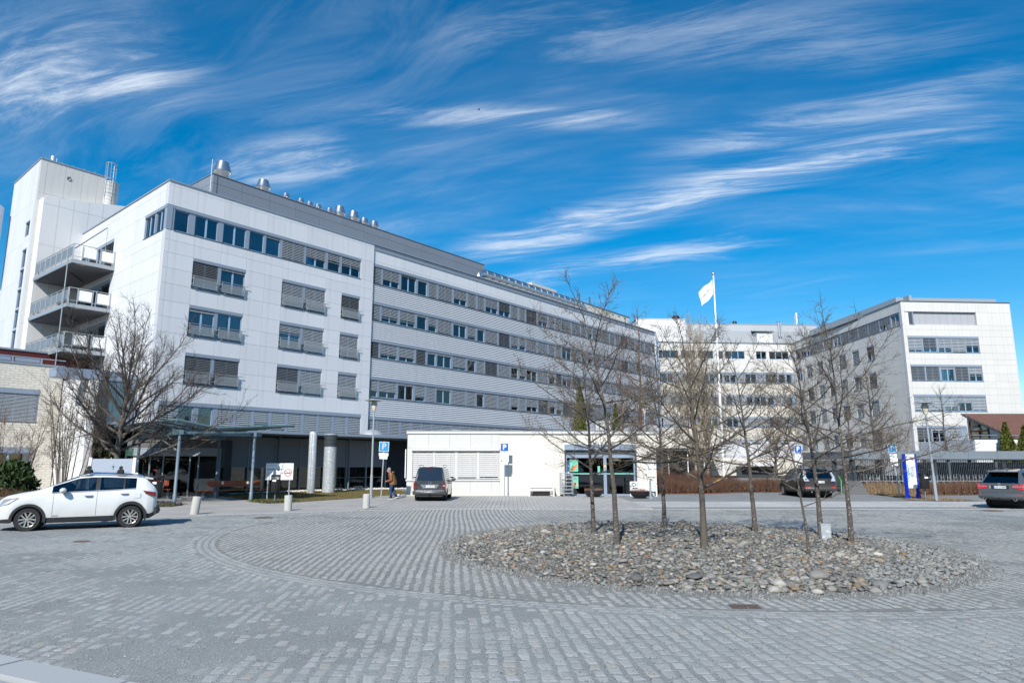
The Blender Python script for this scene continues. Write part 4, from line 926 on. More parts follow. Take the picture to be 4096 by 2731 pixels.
for r in (1, 2, 3):
    s = -19.6; i = 0; zb, zt = RB[r]
    while s < -.9:
        w = (.95, 1.65, .95, 1.75)[(i + r) % 4]; post = .22
        if s + w > -.15: w = -.2 - s
        cu = None
        if r == 2 and r2.random() < .6: cu = ('curtain_pink' if r2.random() < .8 else 'curtain_yellow', ((.6, .98),) if r2.random() < .6 else ((.05, .35),))
        b = r2.choice([0, 0, .1, 1.]) if r < 3 else r2.choice([0, .9, 1.])
        window(rr, ID, s, zb, w, zt - zb, 2 if w > 1.3 else 1, b, cu, .05, post, 'blind', hm='bluegrey', sill=True); s += w + post; i += 1
for z0, z1, mt in ((14.8, 17.0, 'kiosk_panel'), (18.2, 19.35, 'cladding_warm')):
    panels(rr, ID, -20.2, 0, z0 if z0 > 15 else 15.05, z1, [], [-20.2 + 4.0 * k for k in range(1, 5)], [], mt, gap=.02)
for z0, z1 in ((11.75, 13.46), (8.6, 10.26), (5.4, 7.06), (.3, 2.7)): slats(rr, ID, -20.2, 0, z0, z1, 'siding_cream', .165)
mb = MB()
for z in (14.8, 11.5, 8.35, 5.15): mb.box(-20.2, 0, -.03, .25, z, z + .25)
mb.obj('band', 'bluegrey', rr)
MB().box(-20.2, 0, .02, .3, 2.7, 5.15).obj('wall', 'siding', rr); MB().box(-20.2, 0, -.06, .3, 2.35, 2.72).obj('ledge', 'kiosk_cream', rr)
for s in (-12.4, -10.9, -8.3, -6.75, -4.2, -2.6): window(rr, ID, s, 3.0, 1.2, 2.0, 1, 0, None, .3, .0, hm='frame_dark')
MB().box(-20.4, -.2, .5, 12, 0, 19.2).obj('interior', 'interior', rr); mb = MB(); mb.box(-20.3, .0, -.10, .5, 19.35, 19.47); mb.box(-20.3, .3, 0, 12, 19.2, 19.34); mb.obj('roof', 'galv_rail', rr)
# passage under the white canopy beam, ground floor bay
t = thing('canopy_beam', 'white beam over a dark passage behind the brown hedge, left of the flagpole', 'canopy', J.x, J.y, 0, R(4))
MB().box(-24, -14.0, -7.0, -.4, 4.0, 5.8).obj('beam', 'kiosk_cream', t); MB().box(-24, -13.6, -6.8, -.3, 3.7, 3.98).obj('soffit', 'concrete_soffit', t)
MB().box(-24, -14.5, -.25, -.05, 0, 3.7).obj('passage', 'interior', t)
mb = MB()
for s in (-21, -18.4, -16.2): mb.box(s, s + .1, -6.2, -6.1, 0, 3.7)
mb.obj('posts', 'white_paint', t)
mb = MB()
for k in range(3): mb.box(-17 + k * .9, -16.3 + k * .9, -.4, -.36, .3, 3.0)
mb.obj('glazing', 'glass_green', t)
t = thing('loading_bay', 'grey awning box over a dark loading bay behind the hedge, right of the flagpole', 'loading bay', J.x, J.y, 0, R(4))
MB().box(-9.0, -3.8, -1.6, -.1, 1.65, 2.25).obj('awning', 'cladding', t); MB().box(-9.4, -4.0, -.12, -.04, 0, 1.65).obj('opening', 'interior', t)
mb = MB()
for k in range(14): mb.box(-12.2 + k * .2, -12.15 + k * .2, -.3, -.2, 1.3, 2.2)
mb.obj('grille', 'cladding', t)
# penthouse storeys behind the parapet
pen = thing('roof_storey', 'long pale metal roof storey with ribbed lower half above the rear wing', 'roof storey', J.x, J.y, 0, R(4))
MB().box(-15.0, 5.4, 2.4, 10, 21.55, 22.62).obj('upper_cladding', 'siding_pale', pen)
n = 13
me = cmesh('penrib', lambda mb: mb.box(0, 20.4, 0, .05, 0, .13), 'rib', 'siding_pale')
for k in range(n): link('rib', me, pen, T(-15.0, 2.4, 19.5 + k * .157))
MB().box(-15.0, 5.4, 2.46, 10, 19.4, 21.55).obj('wall', 'joint', pen); MB().box(-15.05, 5.45, 2.35, 10.1, 22.62, 22.72).obj('coping', 'galv_rail', pen)
mb = MB()
for s in (-.72, -.36): mb.tube([(s, 2.1, 20.8), (s, 2.1, 22.95), (s, 2.7, 23.1)], .09, 8)
mb.obj('vent_pipes', 'steel', pen)
pen2 = thing('roof_storey', 'higher bright white roof box at the left end above the rear wing', 'roof storey', J.x, J.y, 0, R(4))
MB().box(-22.5, -15.1, 2.0, 10, 19.4, 23.15).obj('wall', 'render_white', pen2)
me = cmesh('penrib2', lambda mb: mb.box(0, 5.2, 0, .05, 0, .13), 'rib', 'render_white')
for k in range(10): link('rib', me, pen2, T(-20.4, 1.94, 20.6 + k * .17))
MB().box(-22.6, -15.0, 1.92, 10.1, 23.15, 23.24).obj('coping', 'cladding', pen2)
hb = thing('roof_hatch', 'white roof house with dark sloping lid standing out of the ribbed roof storey', 'roof hatch', J.x, J.y, 0, R(4))
MB().box(-4.7, -2.35, .9, 2.4, 19.5, 21.2).obj('house', 'render_white', hb)
mb = MB(); mb.v += [(-4.95, .6, 21.2), (-2.2, .6, 21.2), (-2.2, 2.4, 21.55), (-4.95, 2.4, 21.55), (-4.95, .6, 21.32), (-2.2, .6, 21.32), (-2.2, 2.4, 21.67), (-4.95, 2.4, 21.67)]
for f in ((0, 3, 2, 1), (4, 5, 6, 7), (0, 1, 5, 4), (1, 2, 6, 5), (2, 3, 7, 6), (3, 0, 4, 7)): mb.f.append(f); mb.m.append(0)
mb.obj('lid', 'frame_dark', hb)
for s, zt, r, lb in ((-15.7, 24.25, .62, 'large black chimney cowl behind the white roof box, left one'), (-6.5, 23.55, .36, 'small black chimney cowl near the middle of the rear roof')):
    t = tag(MB().lathe([(r, 22.3), (r, zt - 1.0), (r * 1.15, zt - .95), (r * .8, zt - .05), (r * .72, zt), (r * .6, zt - .2)], 16).obj('chimney_cowl', 'black_plastic', None, rrM @ T(s, 4.5, 0), 40), lb, 'chimney')
an = thing('antenna', 'white rod antenna standing at the right end of the rear roof', 'antenna', *(rrM @ Vector((3.15, 4, 22.7)))[:])
MB().cyl((0, 0, .0), (0, 0, 2.2), .13, n=10).obj('rod', 'white_paint', an); MB().cyl((-.3, 0, .3), (-.3, 0, 2.0), .05, n=6).obj('side_rod', 'steel', an); MB().box(-.32, .1, -.05, .05, .25, .35).obj('bracket', 'steel', an)
tag(MB().tube([(.9, 4.0, 19.4), (.9, 4.0, 20.6), (.9, 3.4, 20.9), (.9, 2.4, 20.7)], .42, 14).obj('roof_duct', 'plantroom', None, rrM, 50), 'grey round duct elbow where the rear and right roofs meet', 'duct')
# right wing
rg = thing('right_wing', 'white panelled wing at the right with wide window bands facing the square', 'building', CR.x, CR.y, 0, R(4))
rgM = T(CR.x, CR.y, 0, R(4)); FR = rel(rgM, CR.x, CR.y, 178)
WC = [(.42, 1.96), (2.08, 3.58), (3.78, 5.25), (5.35, 6.83), (6.92, 8.39)]
cfg = [[(.85, 0), (.75, 1), (.82, 0), (.95, 0), (.55, 0)], [(1, 1), (1, 1), (.04, 0), (1, 1), (.62, 0)], [(.98, 0), (.96, 0), (.82, 0), (.42, 0), (1, 0)], [(.82, 1), (.28, 0), (1, 0)]]
RH = [(13.7, 15.5), (10.63, 12.4), (7.41, 9.2), (4.15, 5.9)]; rh = []
for r, (zb, zt) in enumerate(RH):
    rh.append((.40, 8.42 if r < 3 else 5.9, zb, zt))
    for i, (b, dk) in enumerate(cfg[r]):
        a_, b_ = WC[i]; nx = WC[i + 1][0] if i < 4 else 8.42
        if r == 3 and i == 2: nx, b_ = 5.9, 5.25
        window(rg, ID, a_, zb, b_ - a_, zt - zb, 2, b, ('curtain', ((.6, .95),)) if b < .7 else None, .22, nx - b_, 'blind_dark' if dk else 'blind', pitch=.16)
rh.append((.30, 8.45, 16.75, 18.18))
window(rg, ID, .78, 16.75, .45, 1.43, 1, 1, None, .05, .1, 'blind_dark'); MB().box(.3, .78, .1, .3, 16.75, 18.18).obj('corner_post', 'cladding', rg)
for k in range(9): MB().box(1.34 + k * .79, 2.115 + k * .79, .28, .34, 16.76, 18.17).obj('grey_panel', 'panel_grey', rg)
panels(rg, ID, 0, 12.4, 3.3, 19.25, rh, [.40, 1.7, 3.2, 4.7, 6.2, 7.6, 8.42, 9.8, 11.2], [4.15, 5.0, 5.9, 6.7, 7.41, 8.3, 9.2, 9.9, 10.63, 11.5, 12.4, 13.0, 13.7, 14.6, 15.5, 16.2, 16.75, 18.18], 'cladding_warm')
lh = []
for a_, b_ in ((5.83, 7.40), (9.1, 10.6), (12.2, 13.85), (15.5, 16.65), (18.05, 19.55), (21.2, 22.8), (24.3, 25.8)):
    for zb, zt in ((13.75, 15.55), (10.6, 12.4), (7.4, 9.2), (3.9, 5.65)):
        lh.append((-b_, -a_, zb, zt)); window(rg, FR, -b_, zb, b_ - a_, zt - zb, 2, r2.choice([1, 1, .5, .08, .7]), None, .2, 0, 'blind_dark' if r2.random() < .5 else 'blind', pitch=.17)
bd = [.41, 2.12, 4.3, 6.63, 8.84, 11.04, 12.93, 14.92, 17.58, 20.78, 22.46, 26.0]; lh.append((-26.0, -.41, 16.72, 18.2))
for i in range(11):
    a_, b_ = bd[i], bd[i + 1]
    window(rg, FR, -b_, 16.72, b_ - a_ - .2, 1.48, 2, 1. if 2 <= i <= 5 else r2.choice([0, .1, 0, .6]), ('curtain', ((0, .2), (.7, .95))) if i < 2 else None, .05, .2, 'blind')
panels(rg, FR, -27.2, 0, 3.3, 19.25, lh, [-26, -24.3, -22.8, -21.2, -19.5, -18, -16.65, -15.5, -13.85, -12.2, -10.6, -9.1, -7.4, -5.83, -4.3, -2.8, -1.4], [4.8, 5.65, 6.5, 7.4, 8.3, 9.2, 9.9, 10.6, 11.5, 12.4, 13.1, 13.75, 14.6, 15.55, 16.72, 18.2], 'cladding_warm', trim=.06)
MB().prism([(.55, .55), (12.2, .55), (12.2, 24), (3.0, 24), (.55 + 2.4, 24)], 0, 19.0).obj('interior', 'interior', rg); MB().box(12.38, 12.45, .0, 24, 0, 19.2).obj('side_wall', 'cladding_warm', rg)
MB().box(0, 12.4, -.0, .3, 0, 3.3).obj('base_wall', 'kiosk_panel', rg); MB().box(-27.2, 0, 0, .3, 0, 3.3).obj('base_wall', 'kiosk_panel', rg, FR)
mb = MB(); mb.box(-.06, 12.5, -.06, .4, 19.25, 19.34); mb.box(.3, 12.2, .5, 20, 19.0, 19.2); mb.obj('coping', 'frame_dark', rg); MB().box(-27.3, .04, -.06, .4, 19.252, 19.342).obj('coping', 'frame_dark', rg, FR)
mb = MB(); mb.box(.2, 11.8, 1.0, 20, 19.2, 19.95); mb.obj('roof_upstand', 'galv_rail', rg); mb = MB(); mb.box(-26, 0, 1.0, 1.3, 19.2, 19.96); mb.obj('roof_upstand', 'galv_rail', rg, FR)
# ------------------------------------------------------------------ low building with tiled roof
hs = thing('tiled_house', 'low white house with brown tiled roof and red framed gable window at the right edge', 'house', 43.9, 59.7, 0, R(0))
X0, YN, YF = 0.0, 0.0, 6.5
zr, ze = 6.62, 4.15
def roofz(y): return ze + (zr - ze) * y / YF
me = cmesh('tile', lambda mb: mb.prism([(0, 0), (.285, 0), (.285, .34), (0, .34)], 0, .03), 'roof_tile', 'roof_tile'); loose = MB()
ntile = 22; sl = math.atan2(zr - ze, YF)
for j in range(ntile):
    y = -.35 + (YF + .35) * j / ntile; 
    for i in range(38):
        Mt = T(-.40 + i * .30 + (j % 2) * .15, y, roofz(y) + .04 + rw.uniform(0, .008)) @ Matrix.Rotation(sl + .06, 4, 'X')
        if i < 13: link('roof_tile', me, hs, Mt)
        else: loose.obox(Mt, 0, .285, 0, .34, 0, .03)
stuff(loose.obj('roof_tiles', 'roof_tile', hs))
mb = MB(); mb.v += [(-.42, -.4, roofz(-.4) - .1), (12, -.4, roofz(-.4) - .1), (12, YF, zr - .1), (-.42, YF, zr - .1), (-.42, -.4, roofz(-.4) + .03), (12, -.4, roofz(-.4) + .03), (12, YF, zr + .03), (-.42, YF, zr + .03)]
for f in ((0, 3, 2, 1), (4, 5, 6, 7), (0, 1, 5, 4), (1, 2, 6, 5), (2, 3, 7, 6), (3, 0, 4, 7)): mb.f.append(f); mb.m.append(0)
mb.obj('roof', 'frame_dark', hs); MB().box(-.45, 12, YF - .1, YF + .15, zr, zr + .12).obj('ridge', 'frame_dark', hs)
mb = MB(); mb.v += [(0, 0, 0), (0, YF, 0), (0, YF, zr - .1), (0, 0, ze - .1), (.3, 0, 0), (.3, YF, 0), (.3, YF, zr - .1), (.3, 0, ze - .1)]
for f in ((0, 3, 2, 1), (4, 5, 6, 7), (0, 4, 7, 3), (3, 7, 6, 2)): mb.f.append(f); mb.m.append(0)
for z in np.arange(.3, 6.3, .2): mb.box(-.006, .01, max(0, (z - ze + .1) * YF / (zr - ze)) if z > ze else 0, YF, float(z), float(z) + .012)
mb.obj('gable_wall', 'brick_white', hs); MB().box(.3, 12, 0, .3, 0, 4.1).obj('front_wall', 'brick_white', hs)
mb = MB(); mb.v += [(-.03, 3.6, 4.15), (-.03, 6.1, 4.15), (-.03, 6.1, 6.2), (-.03, 3.6, 5.25)]; mb.f.append((0, 3, 2, 1)); mb.m.append(0); gw = mb.obj('gable_window', 'glass_dark', hs)
mb = MB()
for a_, b_ in (((3.6, 4.15), (3.6, 5.3)), ((6.1, 4.15), (6.1, 6.3)), ((3.6, 5.0), (6.1, 5.0)), ((3.6, 4.15), (6.1, 4.15)), ((4.85, 4.15), (4.85, 5.0)), ((3.6, 5.25), (6.1, 6.22)), ((3.6, 4.6), (6.1, 4.6))): mb.tube([(-.05, *a_), (-.05, *b_)], .07, 4)
mb.obj('red_frame', 'red_trim', gw)
tr = thing('terrace_wall', 'white painted brick terrace wall in front of the tiled house', 'wall', 38.9, 58.0, 0)
mb = MB(); mb.v += [(0, 0, 0), (.7, 9.2, 0), (.7, 9.2, 4.02), (0, 0, 4.02), (.3, 0.05, 0), (1.0, 9.2, 0), (1.0, 9.2, 4.02), (.3, .05, 4.02)]
for f in ((0, 3, 2, 1), (4, 5, 6, 7), (0, 4, 7, 3), (3, 7, 6, 2), (1, 2, 6, 5)): mb.f.append(f); mb.m.append(0)
for k in range(22): z = .2 + k * .18; mb.quad((-.004, .0, z), (.696, 9.2, z), (.696, 9.2, z + .014), (-.004, 0, z + .014))
mb.obj('side_wall', 'render_white', tr); MB().box(.0, 9, -.02, .28, 0, 4.0).obj('front_wall', 'render_white', tr)
MB().box(-.05, 9, -.08, .3, 4.02, 4.09).obj('coping', 'frame_dark', tr); mb = MB(); mb.tube([(.0, .1, 4.35), (9, .1, 4.35)], .025, 5); mb.tube([(.02, .1, 4.35), (.72, 9.2, 4.35)], .025, 5); mb.obj('handrail', 'galv_rail', tr)
# ------------------------------------------------------------------ thujas, conifers
def clump_tree(name, label, cat, x, y, z, h, r, seed, mt='conifer', n=2600, group=None, leaf=.09, shape='cone'):
    t = thing(name, label, cat, x, y, z, 0, group); q = np.random.RandomState(seed)
    u = q.rand(n) ** .8; a = q.uniform(0, 6.28, n)
    if shape == 'cone': prof = np.where(u < .18, .72 + u * 1.5, 1.0 - ((u - .18) / .82) ** 1.35 * .97)
    else: prof = np.sqrt(np.clip(1 - (2 * u - .85) ** 2 * .75, 0.05, 1))
    lump = 1 + .14 * np.sin(a * 3 + u * 11 + seed) + .10 * np.sin(a * 7 - u * 23); rad = r * prof * lump * np.sqrt(q.uniform(.45, 1, n)); zz = u * h * (1 + 0 * a) + .05
    Pp = np.stack([rad * np.cos(a), rad * np.sin(a), zz], 1); L_ = leaf * q.uniform(.6, 1.5, n)
    d1 = q.normal(size=(n, 3)); d1[:, 2] = np.abs(d1[:, 2]) * 1.3 + .3; d1 /= np.linalg.norm(d1, axis=1, keepdims=True); d2 = np.cross(d1, q.normal(size=(n, 3))); d2 /= np.linalg.norm(d2, axis=1, keepdims=True)
    V = np.stack([Pp - d2 * L_[:, None] * .45, Pp + d1 * L_[:, None] * .3 - d2 * 0 + d2 * L_[:, None] * .5, Pp + d1 * L_[:, None] * 1.6, Pp + d1 * L_[:, None] * .5 - d2 * L_[:, None] * .6], 1)
    me = np_mesh('crown', V.reshape(-1, 3), np.arange(4 * n).reshape(-1, 4), mt); link('crown', me, t)
    if shape == 'cone':
        MB().lathe([(r * .5, .15), (r * .66, h * .2), (r * .42, h * .6), (.02, h * .93)], 10).obj('inner_foliage', mt, t)
    MB().cyl((0, 0, 0), (0, 0, h * .5), r * .12, r * .06, 7).obj('trunk', 'bark', t); return t
clump_tree('thuja', 'taller dark green thuja in front of the tiled roof, left of the pair', 'conifer', 40.9, 57.0, 0, 5.25, .95, 3, 'conifer_olive', 5200)
clump_tree('thuja', 'second dark green thuja at the right edge in front of the tiled roof', 'conifer', 42.9, 57.6, 0, 5.0, .95, 4, 'conifer_olive', 5200)
clump_tree('column_thuja', 'slim olive green columnar thuja behind the kiosk roof, the tall one', 'conifer', 5.55, 56.0, 0, 8.25, .92, 5, 'conifer_olive', 5200)
clump_tree('column_thuja', 'shorter olive green columnar thuja behind the kiosk roof, right of the tall one', 'conifer', 8.85, 58.5, 0, 6.9, .72, 6, 'conifer_olive', 4000)
clump_tree('evergreen_shrub', 'bright green evergreen shrub under the brick annex windows at the left edge', 'shrub', -24.1, 33.6, 0, 2.0, .95, 8, 'leaf_green', 2600, None, .12, 'round')
clump_tree('evergreen_shrub', 'low green shrub seen through the bars of the bicycle shelter', 'shrub', 27.0, 54.5, 0, 1.7, 1.5, 9, 'leaf_green', 1600, None, .12, 'round')
# ------------------------------------------------------------------ kiosk pavilion
PK = Vector((-6.66, 43.95)); ks = thing('kiosk', 'low cream flat roofed kiosk with white blinds and a dark glazed shop door', 'kiosk', PK.x, PK.y, 0, R(1.5))
kM = T(PK.x, PK.y, 0, R(1.5))
kw = [(.37, 1.26), (1.79, 1.22), (3.21, 1.20), (4.59, 1.22)]
for i, (s, w) in enumerate(kw):
    window(ks, ID, s, 1.04, w, 1.76, 1, 1. if i < 1 else (.955 if i == 2 else .985), None, .02, (kw[i + 1][0] - s - w) if i < 3 else .08, 'blind_white', fm='panel_grey', hm='kiosk_panel', sill=False, pitch=.125)
kh = [(.35, 5.84, 1.02, 2.80)]
panels(ks, ID, 0.0, 5.87, 3.0, 3.88, [], [1.35, 2.68, 4.02, 5.35], [], 'kiosk_panel', gap=.012)
panels(ks, ID, 0.0, 5.87, .18, .92, [], [.35, 1.35, 2.68, 4.02, 5.35], [], 'kiosk_panel', gap=.012)
MB().box(0, .35, .02, .4, .92, 3.0).obj('corner_pier', 'kiosk_panel', ks)
MB().box(-.02, 5.87, -.03, .4, 0, .18).obj('plinth', 'kiosk_cream', ks); MB().box(-.05, 5.87, -.07, .10, .92, 1.02).obj('sill', 'kiosk_panel', ks); MB().box(.28, 5.87, -.12, .4, 2.80, 3.0).obj('ledge', 'kiosk_panel', ks)
mb = MB(); mb.box(5.87, 10.08, .03, .4, 0, 3.88); mb.box(14.55, 15.9, .03, .4, 0, 3.88); mb.box(10.08, 14.55, .03, .4, 3.18, 3.88); mb.box(15.6, 15.9, .4, 9, 0, 3.88); mb.obj('wall', 'kiosk_cream', ks); MB().box(0, .3, .4, 9, 0, 3.88).obj('side_wall', 'kiosk_cream', ks)
mb = MB(); mb.box(-.06, 15.96, -.08, .42, 3.88, 4.05); mb.box(-.06, .4, .42, 9, 3.88, 4.05); mb.box(15.5, 15.96, .42, 9, 3.88, 4.05); mb.obj('roof_edge', 'kiosk_panel', ks)
MB().box(-.09, 15.99, -.11, .3, 4.05, 4.08).obj('roof_flashing', 'galv_rail', ks); MB().box(.3, 15.6, .4, 9, 3.8, 3.9).obj('roof', 'joint', ks)
MB().box(.3, 15.6, 3.6, 3.8, 0, 3.8).obj('interior', 'interior', ks); MB().box(.4, 5.85, .5, .55, .5, 3).obj('interior', 'interior', ks); MB().box(6, 15.6, .5, 3.6, .0, .03).obj('inside_floor', 'interior', ks)
# shop front
MB().box(10.02, 14.62, -.05, .2, 2.86, 3.2).obj('shop_header', 'bluegrey', ks); MB().box(10.08, 14.55, .15, .35, 2.56, 2.86).obj('shop_transom', 'frame_dark', ks)
sf = MB(); sf.box(10.08, 14.55, .14, .3, 2.36, 2.56)
for s, w in ((10.08, .09), (11.72, .07), (12.52, .20), (14.46, .09)): sf.box(s, s + w, .13, .3, 0, 2.36)
sf.box(10.17, 14.46, .15, .28, .0, .10); sf.obj('shop_frame', 'bluegrey', ks); MB().box(10.02, 10.08, -.05, .3, 0, 2.86).obj('shop_jamb', 'frame_dark', ks); MB().box(14.55, 14.63, -.05, .3, 0, 2.86).obj('shop_jamb', 'frame_dark', ks)
for a_, b_ in ((10.17, 11.72), (11.79, 12.52), (12.72, 14.46)): MB().box(a_, b_, .20, .21, .10, 2.36).obj('shop_pane', 'glass_dark', ks)
MB().box(10.17, 14.46, .192, .198, 1.33, 1.40).obj('green_stripe', 'poster_green', ks)
MB().box(11.4, 13.3, -.9, -.1, .0, .02).obj('door_mat', 'galv_rail', ks)
for s, hh in ((13.4, .85), (12.85, .7)): MB().box(s, s + .9, .8, 1.4, .03, hh).obj('counter', 'timber', ks)
mb = MB()
for z in (.95, 1.2, 1.45): mb.box(13.5, 14.35, .7, 1.1, z, z + .03)
mb.cyl((13.9, .9, .85), (13.9, .9, 1.75), .03, n=6); mb.obj('display_shelf', 'lamp_glass', ks)
def poster(s0, s1, z0, z1, mt, name='poster'): return MB().box(s0, s1, .185, .192, z0, z1).obj(name, mt, ks)
p = poster(10.36, 10.9, 1.5, 2.26, 'poster_green'); text('Varmrett\ntil å ta med\nhjem', .085, 'lettering', 'ink', p, T(10.63, .183, 2.1))
for x, z, r, mt in ((10.5, 1.63, .10, 'food_brown'), (10.62, 1.70, .10, 'food_orange'), (10.73, 1.82, .09, 'food_orange'), (10.57, 1.80, .07, 'food_brown'), (10.80, 1.93, .05, 'food_orange'), (10.45, 1.56, .06, 'food_orange')):
    MB().lathe([(0, -.0), (r, .001)], 12, axis='y', c=(x, .1825, z)).obj('picture', mt, p)
text('servert', .035, 'lettering', 'sign_white', p, T(10.8, .183, 1.55))
p = poster(10.50, 10.9, .45, 1.2, 'poster_green'); text('Kaffe\n& bolle', .085, 'lettering', 'ink', p, T(10.7, .183, 1.07))
for x, z, r, mt in ((10.7, .72, .13, 'sign_white'), (10.7, .74, .10, 'food_brown'), (10.7, .60, .09, 'food_orange')): MB().lathe([(0, 0), (r, .001)], 14, axis='y', c=(x, .1825 - .0006 * (r < .12), z)).obj('picture', mt, p)
p = poster(10.19, 10.36, 1.32, 2.2, 'poster_blue'); text('tar?', .08, 'lettering', 'sign_white', p, T(10.275, .183, 1.85)); MB().lathe([(0, 0), (.06, .001)], 12, axis='y', c=(10.27, .1825, 1.42)).obj('picture', 'sign_white', p)
p = poster(12.15, 12.3, 1.45, 1.85, 'poster_green', 'notice')
for s in (12.25, 14.1):
    b_ = MB().lathe([(0, 0), (.09, .001)], 16, axis='y', c=(s, .181, 1.37)).obj('badge', 'poster_blue', ks); text('N', .11, 'lettering', 'sign_white', b_, T(s, .179, 1.37), bold=.004)
MB().box(12.56, 12.68, .12, .13, 1.75, 1.92).obj('door_sticker', 'curtain_yellow', ks)
acm = thing('air_conditioner', 'cream air conditioning unit with three red diamonds on the kiosk roof', 'air conditioner', *(kM @ Vector((12.4, 2.2, 3.9)))[:], R(1.5))
MB().box(0, 1.0, 0, .4, .3, .95).obj('casing', 'kiosk_panel', acm); mb = MB()
for k in range(7): mb.box(.06, .55, -.012, 0, .38 + k * .075, .40 + k * .075)
mb.obj('grille', 'joint', acm)
dm = MB()
for ang in (90, 210, 330):
    u = Vector((math.cos(R(ang)), math.sin(R(ang)))); v = Vector((-u.y, u.x)); c = Vector((.78, .66)); l = .085
    pts = [c, c + u * l * .55 + v * l * .32, c + u * l * 1.1, c + u * l * .55 - v * l * .32]; dm.quad(*[(q.x, -.006, q.y) for q in pts])
dm.obj('emblem', 'ink_red', acm)
tag(MB().lathe([(.55, 0), (.52, .1), (.3, .2), (0, .24)], 16).obj('roof_light', 'galv_rail', None, kM @ T(3.0, 1.5, 4.0), 60), 'shallow pale roof light dome on the kiosk roof edge', 'roof light')
dp = tag(MB().tube([(-.09, .0, 2.9), (-.09, 0, 1.1)], .035, 8).obj('downpipe', 'white_paint', None, kM), 'short white downpipe on the left corner of the kiosk', 'downpipe')
rk = np.random.RandomState(4)
tag(link('corner_stone', np_mesh('corner_stone', ROCKS[3] * np.array([.28, .2, .16]) + np.array([-7.0, 43.2, .06]), IF, 'stone', np.full((len(IV), 3), .62), True)), 'pale flat stone by the left foot of the kiosk', 'stone')
tag(MB().prism([(-.22, -.1), (.3, -.16), (.26, .2), (-.15, .18)], 0.02, .16).obj('slab', 'concrete_soffit', None, T(-7.45, 44.3, .02, .3) @ Matrix.Rotation(.3, 4, 'Y')), 'loose tilted grey slab on the lawn beside the kiosk', 'slab')
# ------------------------------------------------------------------ bicycle shelter
sh = thing('bike_shelter', 'long low bicycle shelter with grey metal fascia and barred front behind the brown hedge', 'shelter', 23.6, 48.0, 0, R(1.5))
for k in range(14):
    MB().box(k * 2.05, k * 2.05 + 2.035, -.03, .02, 2.30, 2.86).obj('fascia_panel', 'plantroom_lit' if False else 'bluegrey2', sh)
for k in range(4): MB().box(-.03, .02, .0 + k * 2.25, 2.235 + k * 2.25, 2.30, 2.86).obj('fascia_panel', 'bluegrey2', sh)
mb = MB(); mb.box(0, 28.7, .02, 3.2, 2.72, 2.84); mb.box(.02, 3.2, 3.2, 9, 2.72, 2.84); mb.obj('roof', 'frame_dark', sh); MB().box(0.0, 28.7, .03, .12, 2.24, 2.34).obj('beam', 'frame_dark', sh)
for k in range(9):
    MB().box(.1 + k * 3.35, .26 + k * 3.35, .15, .31, 0, 2.72).obj('post', 'frame_dark', sh); MB().box(.1 + k * 3.35, .26 + k * 3.35, 2.8, 2.96, 0, 2.72).obj('post', 'frame_dark', sh)
for k in (1, 2, 3): MB().box(.05, .2, k * 2.9, k * 2.9 + .15, 0, 2.72).obj('post', 'frame_dark', sh)
def bar_panel(mb, L_, seed):
    q = random.Random(seed); n = int(L_ / .125)
    for i in range(n + 1): x = i * L_ / n; mb.box(x - .012, x + .012, 0, .03, .15, 2.26)
    for i in range(n):
        x = i * L_ / n
        for z in q.sample([.62, .95, 1.25, 1.55, 1.85, 2.05], 1 + (i % 3 == 0)): mb.box(x, x + L_ / n, .005, .025, z, z + .025)
    mb.box(0, L_, .005, .025, .40, .43); mb.box(0, L_, .005, .025, .15, .18)
for k in range(8):
    me = cmesh(('bar', k % 3), lambda mb: bar_panel(mb, 3.18, k % 3), 'bar_panel', 'galv_bar' if False else 'frame_dark'); link('bar_panel', me, sh, T(.27 + k * 3.35, .2, 0))
for k in range(3): link('bar_panel', CACHE[('bar', k)], sh, T(.12, .35 + k * 2.9 + 2.85, 0, R(-90)))
MB().box(0, 28.6, 3.1, 3.14, 0, 1.15).obj('back_boards', 'timber', sh)
MB().box(6, 28.6, 3.16, 3.2, 1.15, 2.1).obj('back_wall', 'interior', sh)
mb = MB()
for x in (5.2, 7.6, 12.8, 17.0): mb.box(x, x + .28, 3.02, 3.08, 0, 2.7)
mb.obj('pale_posts', 'white_paint', sh)
# rack rails in front
rk_ = thing('bike_rack', 'galvanised bicycle rack railing along the front of the shelter', 'bicycle rack', 23.9, 47.85, 0, R(1.5))
mb = MB(); mb.tube([(0, 0, .82), (27, 0, .82)], .03, 6); mb.tube([(0, .1, .35), (27, .1, .35)], .02, 5); mb.obj('rails', 'galv', rk_)
for k in range(60):
    x = .3 + k * .45; link('hoop', cmesh('hoop', lambda m_: (m_.tube([(0, .0, .82), (0, 0, 1.25)], .016, 4), m_.tube([(.2, 0, .82), (.2, 0, 1.25)], .016, 4), m_.tube([(0, 0, 1.05), (.2, 0, 1.05)], .014, 4), m_.tube([(.1, 0, .8), (.22, -.15, .55), (.1, -.3, .3)], .014, 4)), 'hoop', 'galv'), rk_, T(x, 0, 0))
